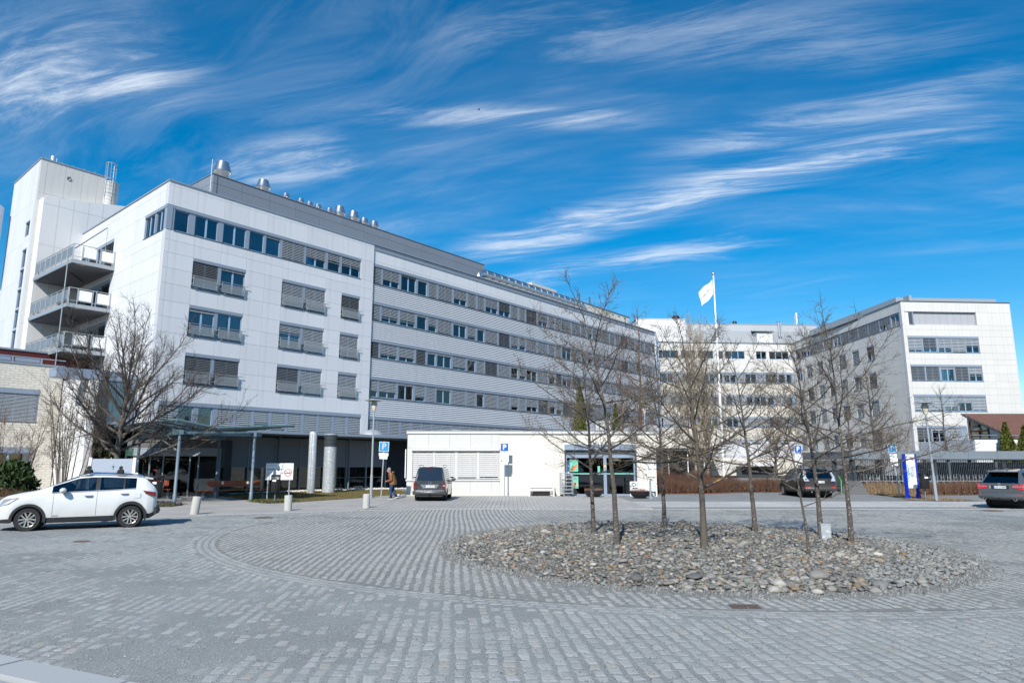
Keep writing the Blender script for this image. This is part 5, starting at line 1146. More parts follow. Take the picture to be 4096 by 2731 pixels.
# ------------------------------------------------------------------ bare trees
def stick(mb, p, d, L_, r, q, bend=.25, up=.0, seg=3, n=4, m=0, rt=.25):
    """a curved tapering branch; returns its path"""
    P = [Vector(p)]; d = Vector(d).normalized()
    for i in range(seg):
        d = (d + Vector((q.uniform(-bend, bend), q.uniform(-bend, bend), q.uniform(-bend, bend) + up)) / seg).normalized(); P.append(P[-1] + d * (L_ / seg))
    mb.tube(P, [r * (1 - (1 - rt) * i / seg) for i in range(seg + 1)], n, m, caps=False); return P
def along(P, t):
    k = t * (len(P) - 1); i = min(int(k), len(P) - 2); f = k - i; return P[i].lerp(P[i + 1], f), (P[i + 1] - P[i]).normalized()
def side_dir(d, q, spread):
    o = d.orthogonal().normalized(); o.rotate(Matrix.Rotation(q.uniform(0, 6.283), 3, d)); return (d * math.cos(spread) + o * math.sin(spread)).normalized()
def bare_tree(label, x, y, z, h, r, crown_r, clear, seed, style='cherry', lean=(0, 0), group=None, limbs=15, dens=1., bark='bark', twig='twig', name='bare_tree', cat='tree', fine=1.):
    q = random.Random(seed); t = thing(name, label, cat, x, y, z, 0, group); tm, cm = MB(), MB()
    # leader
    n = 9; P = []
    for i in range(n + 1):
        u = i / n; P.append(Vector((lean[0] * u * u + q.uniform(-.03, .03) * h * .12 * (u > .1), lean[1] * u * u + q.uniform(-.03, .03) * h * .12 * (u > .1), h * u)))
    top = {'cherry': 1., 'vase': .62, 'upright': 1.}[style]
    nn = max(3, int(n * top)); tm.tube([P[0] + Vector((0, 0, -.08)), P[0].lerp(P[1], .15)] + P[1:nn + 1], [r * 1.45, r * 1.06] + [max(.006, r * (1 - .93 * (i / n) ** .85)) for i in range(1, nn + 1)], 9)
    def twigs(Q, L_, k, lmin, lmax, rr, lev):
        for _ in range(int(k)):
            u = q.uniform(.12, 1.); p, d = along(Q, u); l = q.uniform(lmin, lmax) * (1.15 - .6 * u); S = stick(cm, p, side_dir(d, q, q.uniform(.5, 1.15)), l, rr, q, .5, .22 if style != 'vase' else .35, 2, 3, 0, .35)
            if lev > 0: twigs(S, l, max(1, l * 5.5 * dens), lmin * .45, lmax * .45, rr * .62, lev - 1)
    for i in range(limbs):
        u = (i + q.uniform(.1, .9)) / limbs; zz = clear + (h * .93 * top - clear) * u; p, d = along(P, min(zz / h, .97)); az = i * 2.4 + q.uniform(-.4, .4)
        if style == 'cherry': el = R(8 + 38 * u + q.uniform(-12, 14)); L_ = crown_r * (1.15 - .62 * u) * q.uniform(.75, 1.15); up, bend = .30, .75
        elif style == 'vase': el = R(6 + 54 * u + q.uniform(-8, 10)); L_ = math.hypot(crown_r, (h - zz) * .55) * q.uniform(.75, 1.05) * (1.0 - .10 * u); up, bend = .85, .8
        else: el = R(58 + 18 * u + q.uniform(-8, 8)); L_ = (h - zz) * .42 + crown_r * .7; up, bend = .5, .25
        rad = min(r * .46, r * (1 - .8 * zz / h) * .52) * (.95 if style == 'vase' else 1)
        Q = stick(tm if style == 'vase' and False else cm, p, (math.cos(az) * math.cos(el), math.sin(az) * math.cos(el), math.sin(el)), L_, max(rad, .012), q, bend, up, 8, 5, 1, .14)
        k = L_ * 6.2 * dens
        for _ in range(int(k)):
            u2 = q.uniform(.13, .98); p2, d2 = along(Q, u2); l2 = L_ * q.uniform(.16, .42) * (1.1 - .55 * u2)
            S = stick(cm, p2, side_dir(d2, q, q.uniform(.5, 1.1)), l2, max(.0058, rad * .34 * (1 - .5 * u2)), q, .5, up * .8, 3, 4, 0, .3)
            twigs(S, l2, 1 + l2 * 8.5 * dens, .10 * fine, .42 * fine, .0050 * fine ** .5, 1)
        twigs(Q, L_, L_ * 4 * dens, .08, .3, .0042, 0)
    tm.obj('trunk', bark, t, None, 180); cm.obj('crown', [twig, bark], t, None, 180); return t
BT = 'bare trees standing in the stone bed'
def inbed(x, y): return float(bed_h(x, y)) - .02
for (x, y, h, r, cr, cl, sd, ln, lb, lim, tw) in (
    (2.14, 18.5, 5.0, .066, 2.5, 1.5, 31, (-.25, 0), 'bare tree furthest left in the stone bed, behind the taller one', 19, 'twig'),
    (2.37, 15.95, 5.7, .072, 2.7, 1.75, 32, (-.75, 0), 'tallest bare tree in the stone bed, top leaning left, before the kiosk door', 20, 'twig'),
    (4.26, 19.7, 5.3, .068, 2.4, 1.6, 33, (-.1, 0), 'bare tree in the stone bed in front of the second white bench', 18, 'twig'),
    (4.17, 15.35, 4.7, .082, 2.5, 1.15, 34, (-.25, .1), 'bare tree with orange lichen on its low fork, in the middle of the stone bed', 20, 'bark_lichen'),
    (6.46, 18.75, 4.7, .072, 2.5, 1.6, 35, (-.35, 0), 'bare tree right of the lichen tree, in line with the flagpole', 20, 'twig'),
    (8.1, 18.5, 5.1, .074, 2.4, 1.6, 37, (-.45, 0), 'bare tree with a knotted trunk directly left of the grey metal cabinet', 19, 'twig'),
    (8.13, 16.95, 5.2, .068, 2.5, 1.65, 38, (-.15, 0), 'bare tree furthest right in the stone bed, right of the grey metal cabinet', 20, 'twig')):
    bare_tree(lb, x, y, inbed(x, y), h, r, cr, cl, sd, 'cherry', ln, BT, lim + 1, 1.02, 'bark_lichen' if sd == 34 else 'bark', tw)
bare_tree('thin young bare tree leaning at the front right of the stone bed', 5.98, 14.3, inbed(6, 14.3), 3.1, .034, 1.35, .95, 36, 'cherry', (-.42, .1), BT, 9, .7, 'bark', 'twig')
bare_tree('big spreading bare tree beside the entrance sign board, left of the corner block', -19.6, 34.3, 0, 10.4, .19, 4.5, 2.1, 41, 'vase', (.6, 0), None, 27, .85, 'bark', 'twig_dark', fine=1.5)
RT = 'bare trees along the right hedge'
bare_tree('bare tree rising out of the brown hedge left of the blue framed map board', 26.1, 49.6, 0, 9.3, .17, 3.1, 3.2, 51, 'cherry', (-.3, 0), RT, 17, .8, 'bark', 'twig', fine=1.5)
bare_tree('slimmer bare tree at the left end of the bicycle shelter front', 24.0, 49.2, 0, 6.9, .15, 2.4, 2.6, 52, 'cherry', (.2, 0), RT, 13, .7, 'bark', 'twig', fine=1.4)
bare_tree('bare young tree in front of the shelter just right of the tall lamp', 30.6, 48.7, 0, 7.6, .13, 2.2, 2.6, 53, 'cherry', (0, 0), RT, 14, .55, 'bark', 'twig', fine=1.5)
bare_tree('many branched bare small tree behind the dark brown estate car', 19.6, 51.5, 0, 6.0, .12, 2.5, 1.2, 54, 'vase', (0, 0), None, 20, .75, 'bark', 'twig_brown', fine=1.6)
bare_tree('low many stemmed bare tree behind the shelter left of the white front', 30.0, 56.0, 0, 7.2, .10, 2.2, .6, 55, 'vase', (0, 0), None, 16, .5, 'bark', 'twig_brown', fine=1.9)
PO = 'tall pale poplars behind the hedge'
bare_tree('tall narrow pale poplar behind the hedge, the left one', 15.9, 60, 0, 15.5, .17, 1.1, 1.5, 61, 'upright', (0, 0), PO, 34, .55, 'twig_pale', 'twig_pale', fine=2.6)
bare_tree('tall narrow pale poplar behind the hedge, the right one nearest the flagpole', 17.0, 60.5, 0, 15.2, .15, .9, 1.5, 62, 'upright', (0, 0), PO, 30, .5, 'twig_pale', 'twig_pale', fine=2.6)
bare_tree('tall reddish brown birch in front of the far end of the striped wing', 13.2, 70, 0, 18.6, .22, 3.4, 4, 63, 'cherry', (0, 0), None, 30, .42, 'twig_red', 'twig_red', fine=3.2)
bare_tree('smaller brown birch beside the tall birch at the end of the striped wing', 10.6, 66, 0, 13.5, .17, 2.9, 3, 64, 'cherry', (0, 0), None, 22, .42, 'twig_red', 'twig_red', fine=2.8)
def thicket(label, x, y, h, n, spread, seed, mat='twig'):
    q = random.Random(seed); t = thing('thicket', label, 'shrub', x, y, 0); mb = MB()
    for i in range(n):
        a = q.uniform(0, 6.28); rr = q.uniform(.1, spread); P = stick(mb, (rr * math.cos(a), rr * math.sin(a) * .6, 0), (math.cos(a) * .18, math.sin(a) * .15, 1), h * q.uniform(.7, 1.05), q.uniform(.02, .038), q, .25, .1, 6, 5, 0, .2)
        for _ in range(16):
            p, d = along(P, q.uniform(.3, 1)); S = stick(mb, p, side_dir(d, q, q.uniform(.4, .9)), q.uniform(.4, 1.3), .009, q, .5, .25, 3, 3, 0, .3)
            for _ in range(7): p2, d2 = along(S, q.uniform(.2, 1)); stick(mb, p2, side_dir(d2, q, .8), q.uniform(.15, .5), .0055, q, .4, .1, 2, 3, 0, .4)
    mb.obj('stems', mat, t, None, 180)
thicket('tall bare thicket of thin stems in front of the white wing wall', -22.6, 35.2, 6.6, 16, .95, 71)
thicket('bare reddish shrub left of the tall thicket under the annex windows', -24.9, 34.6, 4.6, 9, .8, 72, 'twig_brown')
# wood across the road behind the square (seen only mirrored in the windows)
def woodland():
    q = np.random.RandomState(5); n = 9000; x = q.uniform(-150, 150, n); row = q.rand(n); tx = np.round(x / 5.0) * 5 + 1.5 * np.sin(np.round(x / 5.0) * 7.1); hh = 11 + 4 * np.sin(np.round(x / 5.0) * 3.7); z = hh * q.rand(n) ** .9
    w = (1 - z / hh * .85) * 2.6; P = np.stack([tx + q.normal(0, 1, n) * w * .55, -75 - row * 9 + q.normal(0, 1, n), z + .4], 1); d1 = q.normal(size=(n, 3)) * .75; d2 = q.normal(size=(n, 3)) * .75
    V = np.stack([P - d1, P + d2, P + d1, P - d2], 1); stuff(link('woodland', np_mesh('woodland', V.reshape(-1, 3), np.arange(4 * n).reshape(-1, 4), 'conifer')))
woodland()
# ------------------------------------------------------------------ hedges
def hedge(label, pts, depth, h, n, mat, seed, dens_top=1.):
    q = np.random.RandomState(seed); P = np.array(pts); seg = np.hypot(np.diff(P[:, 0]), np.diff(P[:, 1])); cum = np.concatenate([[0], np.cumsum(seg)]); s = q.uniform(0, cum[-1], n)
    X = np.interp(s, cum, P[:, 0]); Y = np.interp(s, cum, P[:, 1]) + q.uniform(0, depth, n); hh = h * q.uniform(.45, 1.08, n) * (.9 + .2 * np.sin(s * 1.7) * np.sin(s * .63)); z0 = q.uniform(0, .35, n) * hh
    a = q.uniform(0, 6.28, n); ln = q.uniform(.05, .5, n); w = q.uniform(.008, .016, n); D1 = np.stack([np.cos(a) * ln * hh, np.sin(a) * ln * hh, hh - z0], 1); B = np.stack([X, Y, z0], 1)
    o1 = np.stack([-np.sin(a) * w, np.cos(a) * w, 0 * w], 1); o2 = np.stack([np.cos(a) * w, np.sin(a) * w, 0 * w], 1); V = np.stack([B + o1, B - o1, B + o2 * 1.6, B + D1], 1)
    F = (np.array([[0, 1, 3], [1, 2, 3], [2, 0, 3]])[None] + 4 * np.arange(n)[:, None, None]).reshape(-1, 3)
    return tag(link('hedge', np_mesh('hedge', V.reshape(-1, 3), F, mat)), label, 'hedge')
hedge('dark reddish brown leafless hedge behind the parked brown car and under the flagpole', [(9.4, 46.8), (13.4, 47.6), (16.3, 49.4), (19.4, 49.6)], 3.2, 1.15, 15000, 'twig_red', 81)
hedge('taller hump of reddish brown hedge by the dark passage behind the second bench', [(9.6, 49.5), (14.5, 50.2)], 2.4, 1.75, 7000, 'twig_red', 84)
hedge('straw brown leafless hedge in front of the bicycle shelter', [(23.9, 46.6), (26.4, 45.4), (30.4, 45.6), (46, 46.3)], 1.7, .98, 15000, 'twig_brown', 82)
hedge('dry straw coloured grass tuft row at the left end of the shelter hedge', [(23.7, 46.4), (26.3, 45.2)], 1.0, .8, 2200, 'twig_straw', 83)
hedge('brown low hedge under the thicket behind the white car', [(-25, 31.9), (-19.8, 33.4)], 1.2, .95, 5000, 'twig_brown', 85)
sheet('dry_verge', [(22.0, 39.0), (23.0, 37.75), (25.4, 37.9), (24.9, 39.4), (24.6, 41.5), (25.2, 43.6), (30, 45.3), (46, 46.0), (46, 47.5), (23.6, 47.5), (23.4, 43.0)], .02, 'soil_dry')
n = 9000; X = NR.uniform(21.8, 26, n); Y = NR.uniform(37.6, 47, n); k = inside(X, Y, [(22.0, 39.0), (23.0, 37.75), (25.4, 37.9), (24.9, 39.4), (24.6, 41.5), (25.2, 43.6), (26, 45.3), (23.6, 47), (23.4, 43.0)])
blades('dry_grass', X[k], Y[k], np.full(k.sum(), .02), .09, .01, .8, [(.24, .17, .09), (.30, .21, .11), (.17, .12, .07)])
n = 5000; X = NR.uniform(9.5, 19, n); Y = np.interp(X, [9.4, 13.4, 16.3, 19.4], [46.5, 47.3, 49.1, 49.3]) + NR.normal(.1, .25, n)
blades('fallen_leaves', X, Y, np.full(n, .015), .035, .04, 1.2, [(.16, .07, .04), (.22, .10, .05), (.10, .05, .03)])
n = 4000; X = NR.uniform(26, 46, n); Y = np.interp(X, [26.4, 30.4, 46], [45.3, 45.5, 46.2]) + NR.normal(.05, .25, n)
blades('fallen_leaves', X, Y, np.full(n, .02), .035, .04, 1.2, [(.16, .09, .06), (.22, .13, .08), (.10, .06, .04)])
sheet('map_base', [(22.3, 38.3), (24.6, 38.3), (24.6, 40.6), (22.3, 40.6)], .03, 'asphalt_pale')
# ------------------------------------------------------------------ street furniture
def bollard(label, x, y, h, r, tilt):
    t = link('bollard', None, None, T(x, y, -.02) @ Matrix.Rotation(tilt, 4, 'Y')); tag(t, label, 'bollard', 'round concrete bollards along the kerb')
    MB().lathe([(0, h - .0), (r * .80, h), (r * .96, h - .012), (r, h - .035), (r, 0)][::-1], 20).obj('post', 'concrete', t, None, 40); MB().lathe([(r * 1.25, .0), (r * 1.25, .028), (r, .03)], 16).obj('collar', 'asphalt_pale', t); return t
bollard('leaning round concrete bollard nearest the white car', -12.72, 28.1, .72, .165, .115)
bollard('upright concrete bollard in front of the no smoking sign', -9.65, 30.2, .68, .165, .0)
bollard('upright concrete bollard at the foot of the tall lamp', -6.66, 32.0, .66, .16, .01)
def lamp(label, x, y, h, lean=0.):
    t = link('street_lamp', None, None, T(x, y, 0) @ Matrix.Rotation(lean, 4, 'Y')); tag(t, label, 'street lamp', 'grey lamp posts with flat round hoods')
    MB().tube([(0, 0, 0), (0, 0, 1.35), (0, 0, 1.36), (0, 0, h - .75)], [.085, .08, .06, .052], 12).obj('post', 'pole_grey', t, None, 40)
    MB().lathe([(.055, h - .78), (.11, h - .72), (.15, h - .42), (.13, h - .40)], 18).obj('lamp_cup', 'lamp_glass', t, None, 40)
    mb = MB(); mb.lathe([(.17, h - .40), (.19, h - .37), (.19, h - .27), (.14, h - .22), (.14, h - .14), (.10, h - .09)], 18)
    for k in range(4): mb.cyl((.13 * math.cos(k * 1.57), .13 * math.sin(k * 1.57), h - .4), (.13 * math.cos(k * 1.57), .13 * math.sin(k * 1.57), h - .1), .012, n=5)
    mb.obj('lantern', 'lamp_hood', t, None, 40); MB().lathe([(0, h - .03), (.12, h - .03), (.53, h - .10), (.54, h - .115), (.10, h - .10)], 24).obj('hood', 'lamp_hood', t, None, 40); return t
lamp('tall grey lamp post by the brown jacketed man, left of the kiosk', -8.25, 40.9, 5.82)
lamp('tall grey lamp post beside the blue framed map board at the right', 23.02, 37.95, 5.42, -.02)
lamp('grey lamp post half hidden by the bare trees right of the kiosk', 9.0, 46.5, 6.1)
def plate(p, w, h, z, y, mt='sign_white', name='plate', x=0.):
    return MB().box(x - w / 2, x + w / 2, y - .008, y, z, z + h).obj(name, mt, p)
def psign(label, x, y, h, top, az, lean, blue, plates=(), letter='sign_letter'):
    t = link('parking_sign', None, None, T(x, y, 0) @ Matrix.Rotation(lean, 4, 'Y') @ Matrix.Rotation(az, 4, 'Z')); tag(t, label, 'parking sign')
    MB().cyl((0, .03, 0), (0, .03, top), .035, n=10).obj('post', 'galv', t, None, 60)
    z = top - .02
    s = h; b = MB(); b.box(-s / 2, s / 2, -.012, 0, z - s, z); o = b.obj('sign_face', blue, t)
    mb = MB(); e_ = .022
    for a_, b_, c_, d_ in ((-s / 2, s / 2, z - e_, z), (-s / 2, s / 2, z - s, z - s + e_), (-s / 2, -s / 2 + e_, z - s + e_, z - e_), (s / 2 - e_, s / 2, z - s + e_, z - e_)): mb.box(a_, b_, -.016, -.012, c_, d_)
    mb.obj('border', 'sign_white', o); text('P', s * .86, 'lettering', letter, o, T(0, -.017, z - s * .5), bold=.012)
    zz = z - s - .08
    for kind, w, hh in plates:
        p = plate(t, w, hh, zz - hh, -.004); c = zz - hh / 2; y_ = -.0135
        if kind == 'arrow':
            MB().box(-w * .32, w * .22, y_, y_ + .002, c - .012, c + .012).obj('arrow', 'ink', p); MB().prism_y([(w * .20, c - .045), (w * .34, c), (w * .20, c + .045)], y_, y_ + .002).obj('arrow_head', 'ink', p)
        elif kind == 'text2': text('Av og påstigning\nMaks 10 min', hh * .30, 'lettering', 'ink_grey', p, T(0, y_, c))
        elif kind == 'wheel':
            mb = MB(); mb.tube([(.055 * math.cos(a_) - .0, y_, c - .03 + .055 * math.sin(a_)) for a_ in np.linspace(R(100), R(370), 14)], .007, 4); mb.tube([(-.02, y_, c + .075), (-.012, y_, c + .0), (.04, y_, c - .005), (.062, y_, c - .07), (.08, y_, c - .065)], .008, 4); mb.lathe([(0, 0), (.017, .001)], 10, axis='y', c=(-.022, y_ - .002, c + .095)); mb.obj('wheelchair', 'ink', p)
        elif kind == 'hours':
            text('08 - 16', hh * .36, 'lettering', 'ink', p, T(.0, y_, c + hh * .18)); text('maks 2 timer', hh * .2, 'lettering', 'ink_grey', p, T(w * .1, y_, c - hh * .25)); d = MB(); d.lathe([(0, 0), (hh * .18, .001)], 14, axis='y', c=(-w * .34, y_, c - hh * .22)); o2 = d.obj('no_parking_disc', 'ink_red', p); MB().lathe([(0, 0), (hh * .13, .001)], 14, axis='y', c=(-w * .34, y_ - .001, c - hh * .22)).obj('disc_centre', 'sign_blue', o2)
        elif kind == 'blank': text('Reservert', hh * .3, 'lettering', 'ink_grey', p, T(0, y_, c))
        zz -= hh + .006
    return t
psign('pale blue parking sign with tan letter on a leaning post beside the man', -7.60, 40.55, .57, 3.28, 0, .03, 'sign_blue_pale', (('text2', .56, .17), ('arrow', .46, .17)), 'sign_letter_tan')
psign('blue parking sign with wheelchair plate in front of the cream kiosk wall', -.47, 43.2, .52, 3.28, 0, 0, 'sign_blue', (('wheel', .52, .27), ('hours', .52, .29), ('arrow', .42, .16)))
psign('blue parking sign behind the twigs above the dark brown estate car', 19.95, 48.2, .53, 3.28, 0, 0, 'sign_blue', (('wheel', .52, .28), ('blank', .5, .28), ('arrow', .42, .16)))
psign('tilted blue parking sign standing behind the blue framed map board', 23.1, 41.6, .54, 3.22, R(6), -.075, 'sign_blue_pale', (('wheel', .46, .26), ('hours', .46, .28), ('arrow', .4, .15)))
# map board with blue posts
mbd = thing('map_board', 'white site map board between two bright blue steel posts', 'map board', 22.95, 40.0, 0, R(18))
for s in (-.40, .40):
    m_ = MB(); m_.box(s - (.07 if s < 0 else .035), s + .035, -.09, .09, 0, 2.55); m_.prism_y([(s - .15, 0.0), (s + .15, 0), (s + .05, .26), (s - .07, .26)], -.09, .09); m_.box(s - .18, s + .18, -.14, .14, 0, .035); m_.obj('post', 'blue_post', mbd)
bd_ = MB().box(-.36, .36, -.03, .03, .62, 2.54).obj('board', 'sign_white', mbd); text('SYKEHUSET LEVANGER', .052, 'lettering', 'ink', bd_, T(0, -.034, 2.25))
text('Hovedinngang\nAkuttmottak\nAmbulanse\nPoliklinikk\nLaboratorium\nPsykiatri\nBarn og unge\nKantine\nParkering\nApotek', .058, 'lettering', 'ink_grey', bd_, T(-.02, -.034, 1.55), align='LEFT')
mp = MB(); qq = random.Random(3)
for k in range(16): x = -.21 + qq.uniform(-.08, .08); z = 1.0 + k * .06; mp.box(x - .05, x + qq.uniform(.01, .08), -.033, -.031, z, z + qq.uniform(.03, .07))
mp.obj('map_print', 'ink_cyan', bd_)
def bin_(label, x, y, z, r, h, group=None, post=True):
    t = thing('litter_bin', label, 'litter bin', x, y, 0, 0, group)
    MB().lathe([(0, z), (r * .90, z), (r, z + .04), (r, z + h * .72), (r * .94, z + h * .73)], 20).obj('barrel', 'black_plastic', t, None, 40)
    mb = MB()
    for k in range(18): a_ = k * 2 * math.pi / 18; mb.cyl((r * .95 * math.cos(a_), r * .95 * math.sin(a_), z + h * .70), (r * .95 * math.cos(a_), r * .95 * math.sin(a_), z + h * .93), .016, n=4)
    mb.obj('grille', 'black_plastic', t); MB().lathe([(r * 1.03, z + h * .90), (r * 1.05, z + h * .96), (r * .9, z + h), (0, z + h)], 20).obj('lid', 'black_plastic', t, None, 40)
    MB().box(-.09, .10, -r - .012, -r - .004, z + h * .62, z + h * .72).obj('sticker', 'sign_white', t)
    MB().cyl((-.0, r * .6 if not post else 0, 0), (0, r * .6 if not post else 0, z + .02), .035, n=8).obj('post', 'column_blue', t); return t
bin_('black litter bin behind the tail of the white car', -17.05, 33.5, .42, .27, 1.0)
bin_('black litter bin in front of the no smoking sign', -12.55, 37.0, .50, .235, .92)
bin_('black litter bin hanging beside the blue posts of the map board', 23.0, 38.9, .62, .25, .92)
# no smoking sign
ns = thing('no_smoking_sign', 'white no smoking notice on two grey posts on the lawn', 'sign', -13.1, 39.2, 0, R(6))
for s in (-.62, .56): MB().cyl((s, .03, 0), (s, .03, 1.15), .04, n=8).obj('post', 'pole_grey', ns)
b_ = MB().box(-.76, .74, -.015, .01, 1.10, 2.02).obj('board', 'sign_white', ns)
text('Helse Nord-Trøndelag', .055, 'lettering', 'ink_grey', b_, T(-.70, -.018, 1.92), align='LEFT'); text('RØYKFRITT SYKEHUS', .098, 'lettering', 'ink', b_, T(-.70, -.018, 1.68), align='LEFT', bold=.002)
text('Kjære pasienter og besøkende\nVårt sykehus er røykfritt\nRøyking er ikke tillatt\nved inngangen', .058, 'lettering', 'ink_grey', b_, T(-.70, -.018, 1.42), align='LEFT')
text('Smoke free area', .05, 'lettering', 'ink_grey', b_, T(-.70, -.018, 1.18), align='LEFT')
m_ = MB(); m_.tube([(.46 + .19 * math.cos(a_), -.020, 1.50 + .19 * math.sin(a_)) for a_ in np.linspace(0, 6.283, 25)[:-1]], .016, 4, closed=True); m_.tube([(.46 - .135, -.022, 1.635), (.46 + .135, -.022, 1.365)], .014, 4); o2 = m_.obj('ban_ring', 'ink_red', b_)
m_ = MB(); m_.box(.31, .60, -.019, -.016, 1.455, 1.49); m_.tube([(.54, -.018, 1.52), (.50, -.018, 1.57), (.55, -.018, 1.60), (.52, -.018, 1.65)], .012, 4); m_.obj('cigarette', 'ink', b_)
# hospital name board behind the white car
nb = thing('name_board', 'pale grey hospital name board with blue dot emblem behind the white car', 'sign', -18.6, 32.3, 0, R(10))
for s in (-.95, .95): MB().box(s - .06, s + .06, -.06, .06, 0, 2.28).obj('post', 'sign_white', nb)
b_ = MB().box(-.89, .89, -.02, .02, .9, 2.22).obj('board', 'sign_grey', nb)
for dx, dz, r_, mt in ((0, .0, .045, 'ink'), (-.10, 0, .035, 'ink_cyan'), (.10, 0, .035, 'ink_cyan'), (0, .12, .035, 'ink_cyan'), (0, -.10, .03, 'ink')): MB().lathe([(0, 0), (r_, .001)], 14, axis='y', c=(.05 + dx, -.024, 1.86 + dz)).obj('emblem_dot', mt, b_)
text('HELSE NORD-TRØNDELAG', .125, 'lettering', 'ink_grey', b_, T(0, -.024, 1.58)); text('SYKEHUSET LEVANGER', .09, 'lettering', 'ink_grey', b_, T(0, -.024, 1.42))
# ventilation columns on the lawn
vc = thing('vent_column', 'slim galvanised steel column standing on the lawn, left of the slatted one', 'vent column', -13.86, 48.05, 0); MB().lathe([(.265, 0), (.265, 4.14), (.25, 4.16), (.24, 4.0)], 28).obj('shaft', 'galv_spangle', vc, None, 40); MB().box(-.03, .03, -.3, -.285, .1, 4.1).obj('seam', 'galv', vc)
vc = thing('vent_column', 'thicker galvanised column with black slatted head on the lawn', 'vent column', -12.80, 48.7, 0); MB().lathe([(.43, 0), (.43, 3.16)], 32).obj('shaft', 'galv_spangle', vc, None, 40); MB().lathe([(.37, 3.16), (.37, 3.98), (0, 4.02)], 24).obj('core', 'black_plastic', vc)
for k in range(9): MB().lathe([(.37, 3.20 + k * .09), (.455, 3.18 + k * .09), (.455, 3.215 + k * .09), (.37, 3.25 + k * .09)], 28).obj('slat_ring', 'frame_dark', vc, None, 40)
MB().lathe([(.455, 3.98), (.455, 4.05), (.4, 4.07), (0, 4.07)], 28).obj('cap', 'galv', vc)
# benches
def white_bench(label, x, y, rz):
    t = thing('white_bench', label, 'bench', x, y, 0, rz, 'white lattice back benches by the kiosk'); w = .78
    mb = MB()
    for k in range(5): mb.box(-w + .05, w - .05, -.42 + k * .085, -.35 + k * .085, .42, .445)
    mb.obj('seat', 'white_paint', t); m_ = MB(); m_.box(-w, w, .02, .06, .83, .90); m_.box(-w, w, .02, .06, .54, .58)
    for k in range(4):
        x0 = -w + .06 + k * (2 * w - .12) / 4; x1 = x0 + (2 * w - .12) / 4; m_.box(x0 - .02, x0 + .02, .022, .058, .58, .83)
        if k == 0 or True:
            m_.tube([(x0 + .02, .04, .59), ((x0 + x1) / 2, .04, .705), (x1 - .02, .04, .82)], .014, 4); m_.tube([(x0 + .02, .045, .82), ((x0 + x1) / 2, .045, .705), (x1 - .02, .045, .59)], .014, 4); c = (x0 + x1) / 2; m_.tube([(c - .07, .05, .705), (c, .05, .77), (c + .07, .05, .705), (c, .05, .64)], .014, 4, closed=True)
    m_.box(w - .08, w - .04, .022, .058, .58, .83); m_.obj('backrest', 'white_paint', t)
    for s in (-w + .02, w - .02):
        MB().box(s - .03, s + .03, -.43, -.37, 0, .64).obj('leg', 'white_paint', t); MB().box(s - .03, s + .03, .01, .07, 0, .90).obj('leg', 'white_paint', t); MB().box(s - .04, s + .04, -.47, .02, .64, .68).obj('armrest', 'white_paint', t)
    MB().box(-w + .05, w - .05, -.40, -.37, .34, .42).obj('front_rail', 'white_paint', t); return t
white_bench('white lattice back bench against the cream wall, left of the roll cage', 1.82, 43.6, R(1.5)); white_bench('white lattice back bench right of the shop door, behind a black bowl', 8.15, 43.5, R(1.5))
for x, lb in ((1.82, 'wooden plank leaning box in the shade under the left white bench'), (8.35, 'grey box in the shade under the right white bench')): tag(MB().box(-.55 if x < 3 else -.3, .55 if x < 3 else .4, -.1, .1, .0, .33).obj('storage_box', 'timber' if x < 3 else 'plantroom', None, T(x, 43.72, 0)), lb, 'box')
# roll cage
rc = thing('roll_cage', 'galvanised roll cage trolley of mesh shelves beside the shop door', 'trolley', 3.38, 43.35, 0, R(4)); mb = MB()
for x in (-.36, .36):
    for y in (-.34, .34): mb.cyl((x, y, .14), (x, y, 1.42), .016, n=5)
for x in (-.36, .36):
    for k in range(11): mb.cyl((x, -.34, .2 + k * .12), (x, .34, .2 + k * .12), .007, n=4)
    for k in range(7): mb.cyl((x, -.34 + k * .113, .2), (x, -.34 + k * .113, 1.42), .006, n=4)
for k in range(9): mb.cyl((-.36 + k * .09, .34, .2), (-.36 + k * .09, .34, 1.42), .006, n=4)
for y in (-.34, .34): mb.cyl((-.36, y, 1.42), (.36, y, 1.42), .016, n=5)
mb.obj('frame', 'galv', rc)
for k in range(6):
    m_ = MB(); z = .20 + k * .215
    for j in range(9): m_.cyl((-.35, -.33 + j * .082, z), (.35, -.33 + j * .082, z), .007, n=4)
    m_.box(-.36, .36, -.35, -.33, z - .012, z + .03); m_.obj('shelf', 'galv', rc)
for x in (-.3, .3):
    for y in (-.3, .3): MB().tube([(x, y - .02, .065), (x, y + .02, .065)], .065, 10).obj('castor', 'black_plastic', rc)
# bowls
def bowl(label, x, y):
    t = thing('plant_bowl', label, 'planter', x, y, 0, 0, 'black bowl planters by the shop door'); MB().lathe([(0, .02), (.28, .02), (.46, .12), (.56, .28), (.58, .42), (.54, .42), (.50, .33), (0, .33)], 28).obj('bowl', 'black_plastic', t, None, 50)
    n = 420; q = np.random.RandomState(int(x * 10)); a_ = q.uniform(0, 6.28, n); rr = .5 * np.sqrt(q.rand(n)); blades('heather', rr * np.cos(a_), rr * np.sin(a_), np.full(n, .34), .20, .012, .6, [(.28, .13, .09), (.36, .20, .14), (.18, .10, .07)], parent=t)
bowl('black bowl planter with dry heather in front of the shop door', 4.95, 42.4); bowl('black bowl planter with dry heather in front of the right white bench', 7.5, 41.0)
pl = thing('notice_post', 'grey post with white notice sheet in front of the right white bench', 'post', 8.05, 40.6, 0); MB().cyl((0, 0, 0), (0, 0, 1.05), .06, n=10).obj('post', 'pole_grey', pl); MB().lathe([(.15, 0), (.15, .02), (.06, .04)], 12).obj('foot', 'pole_grey', pl)
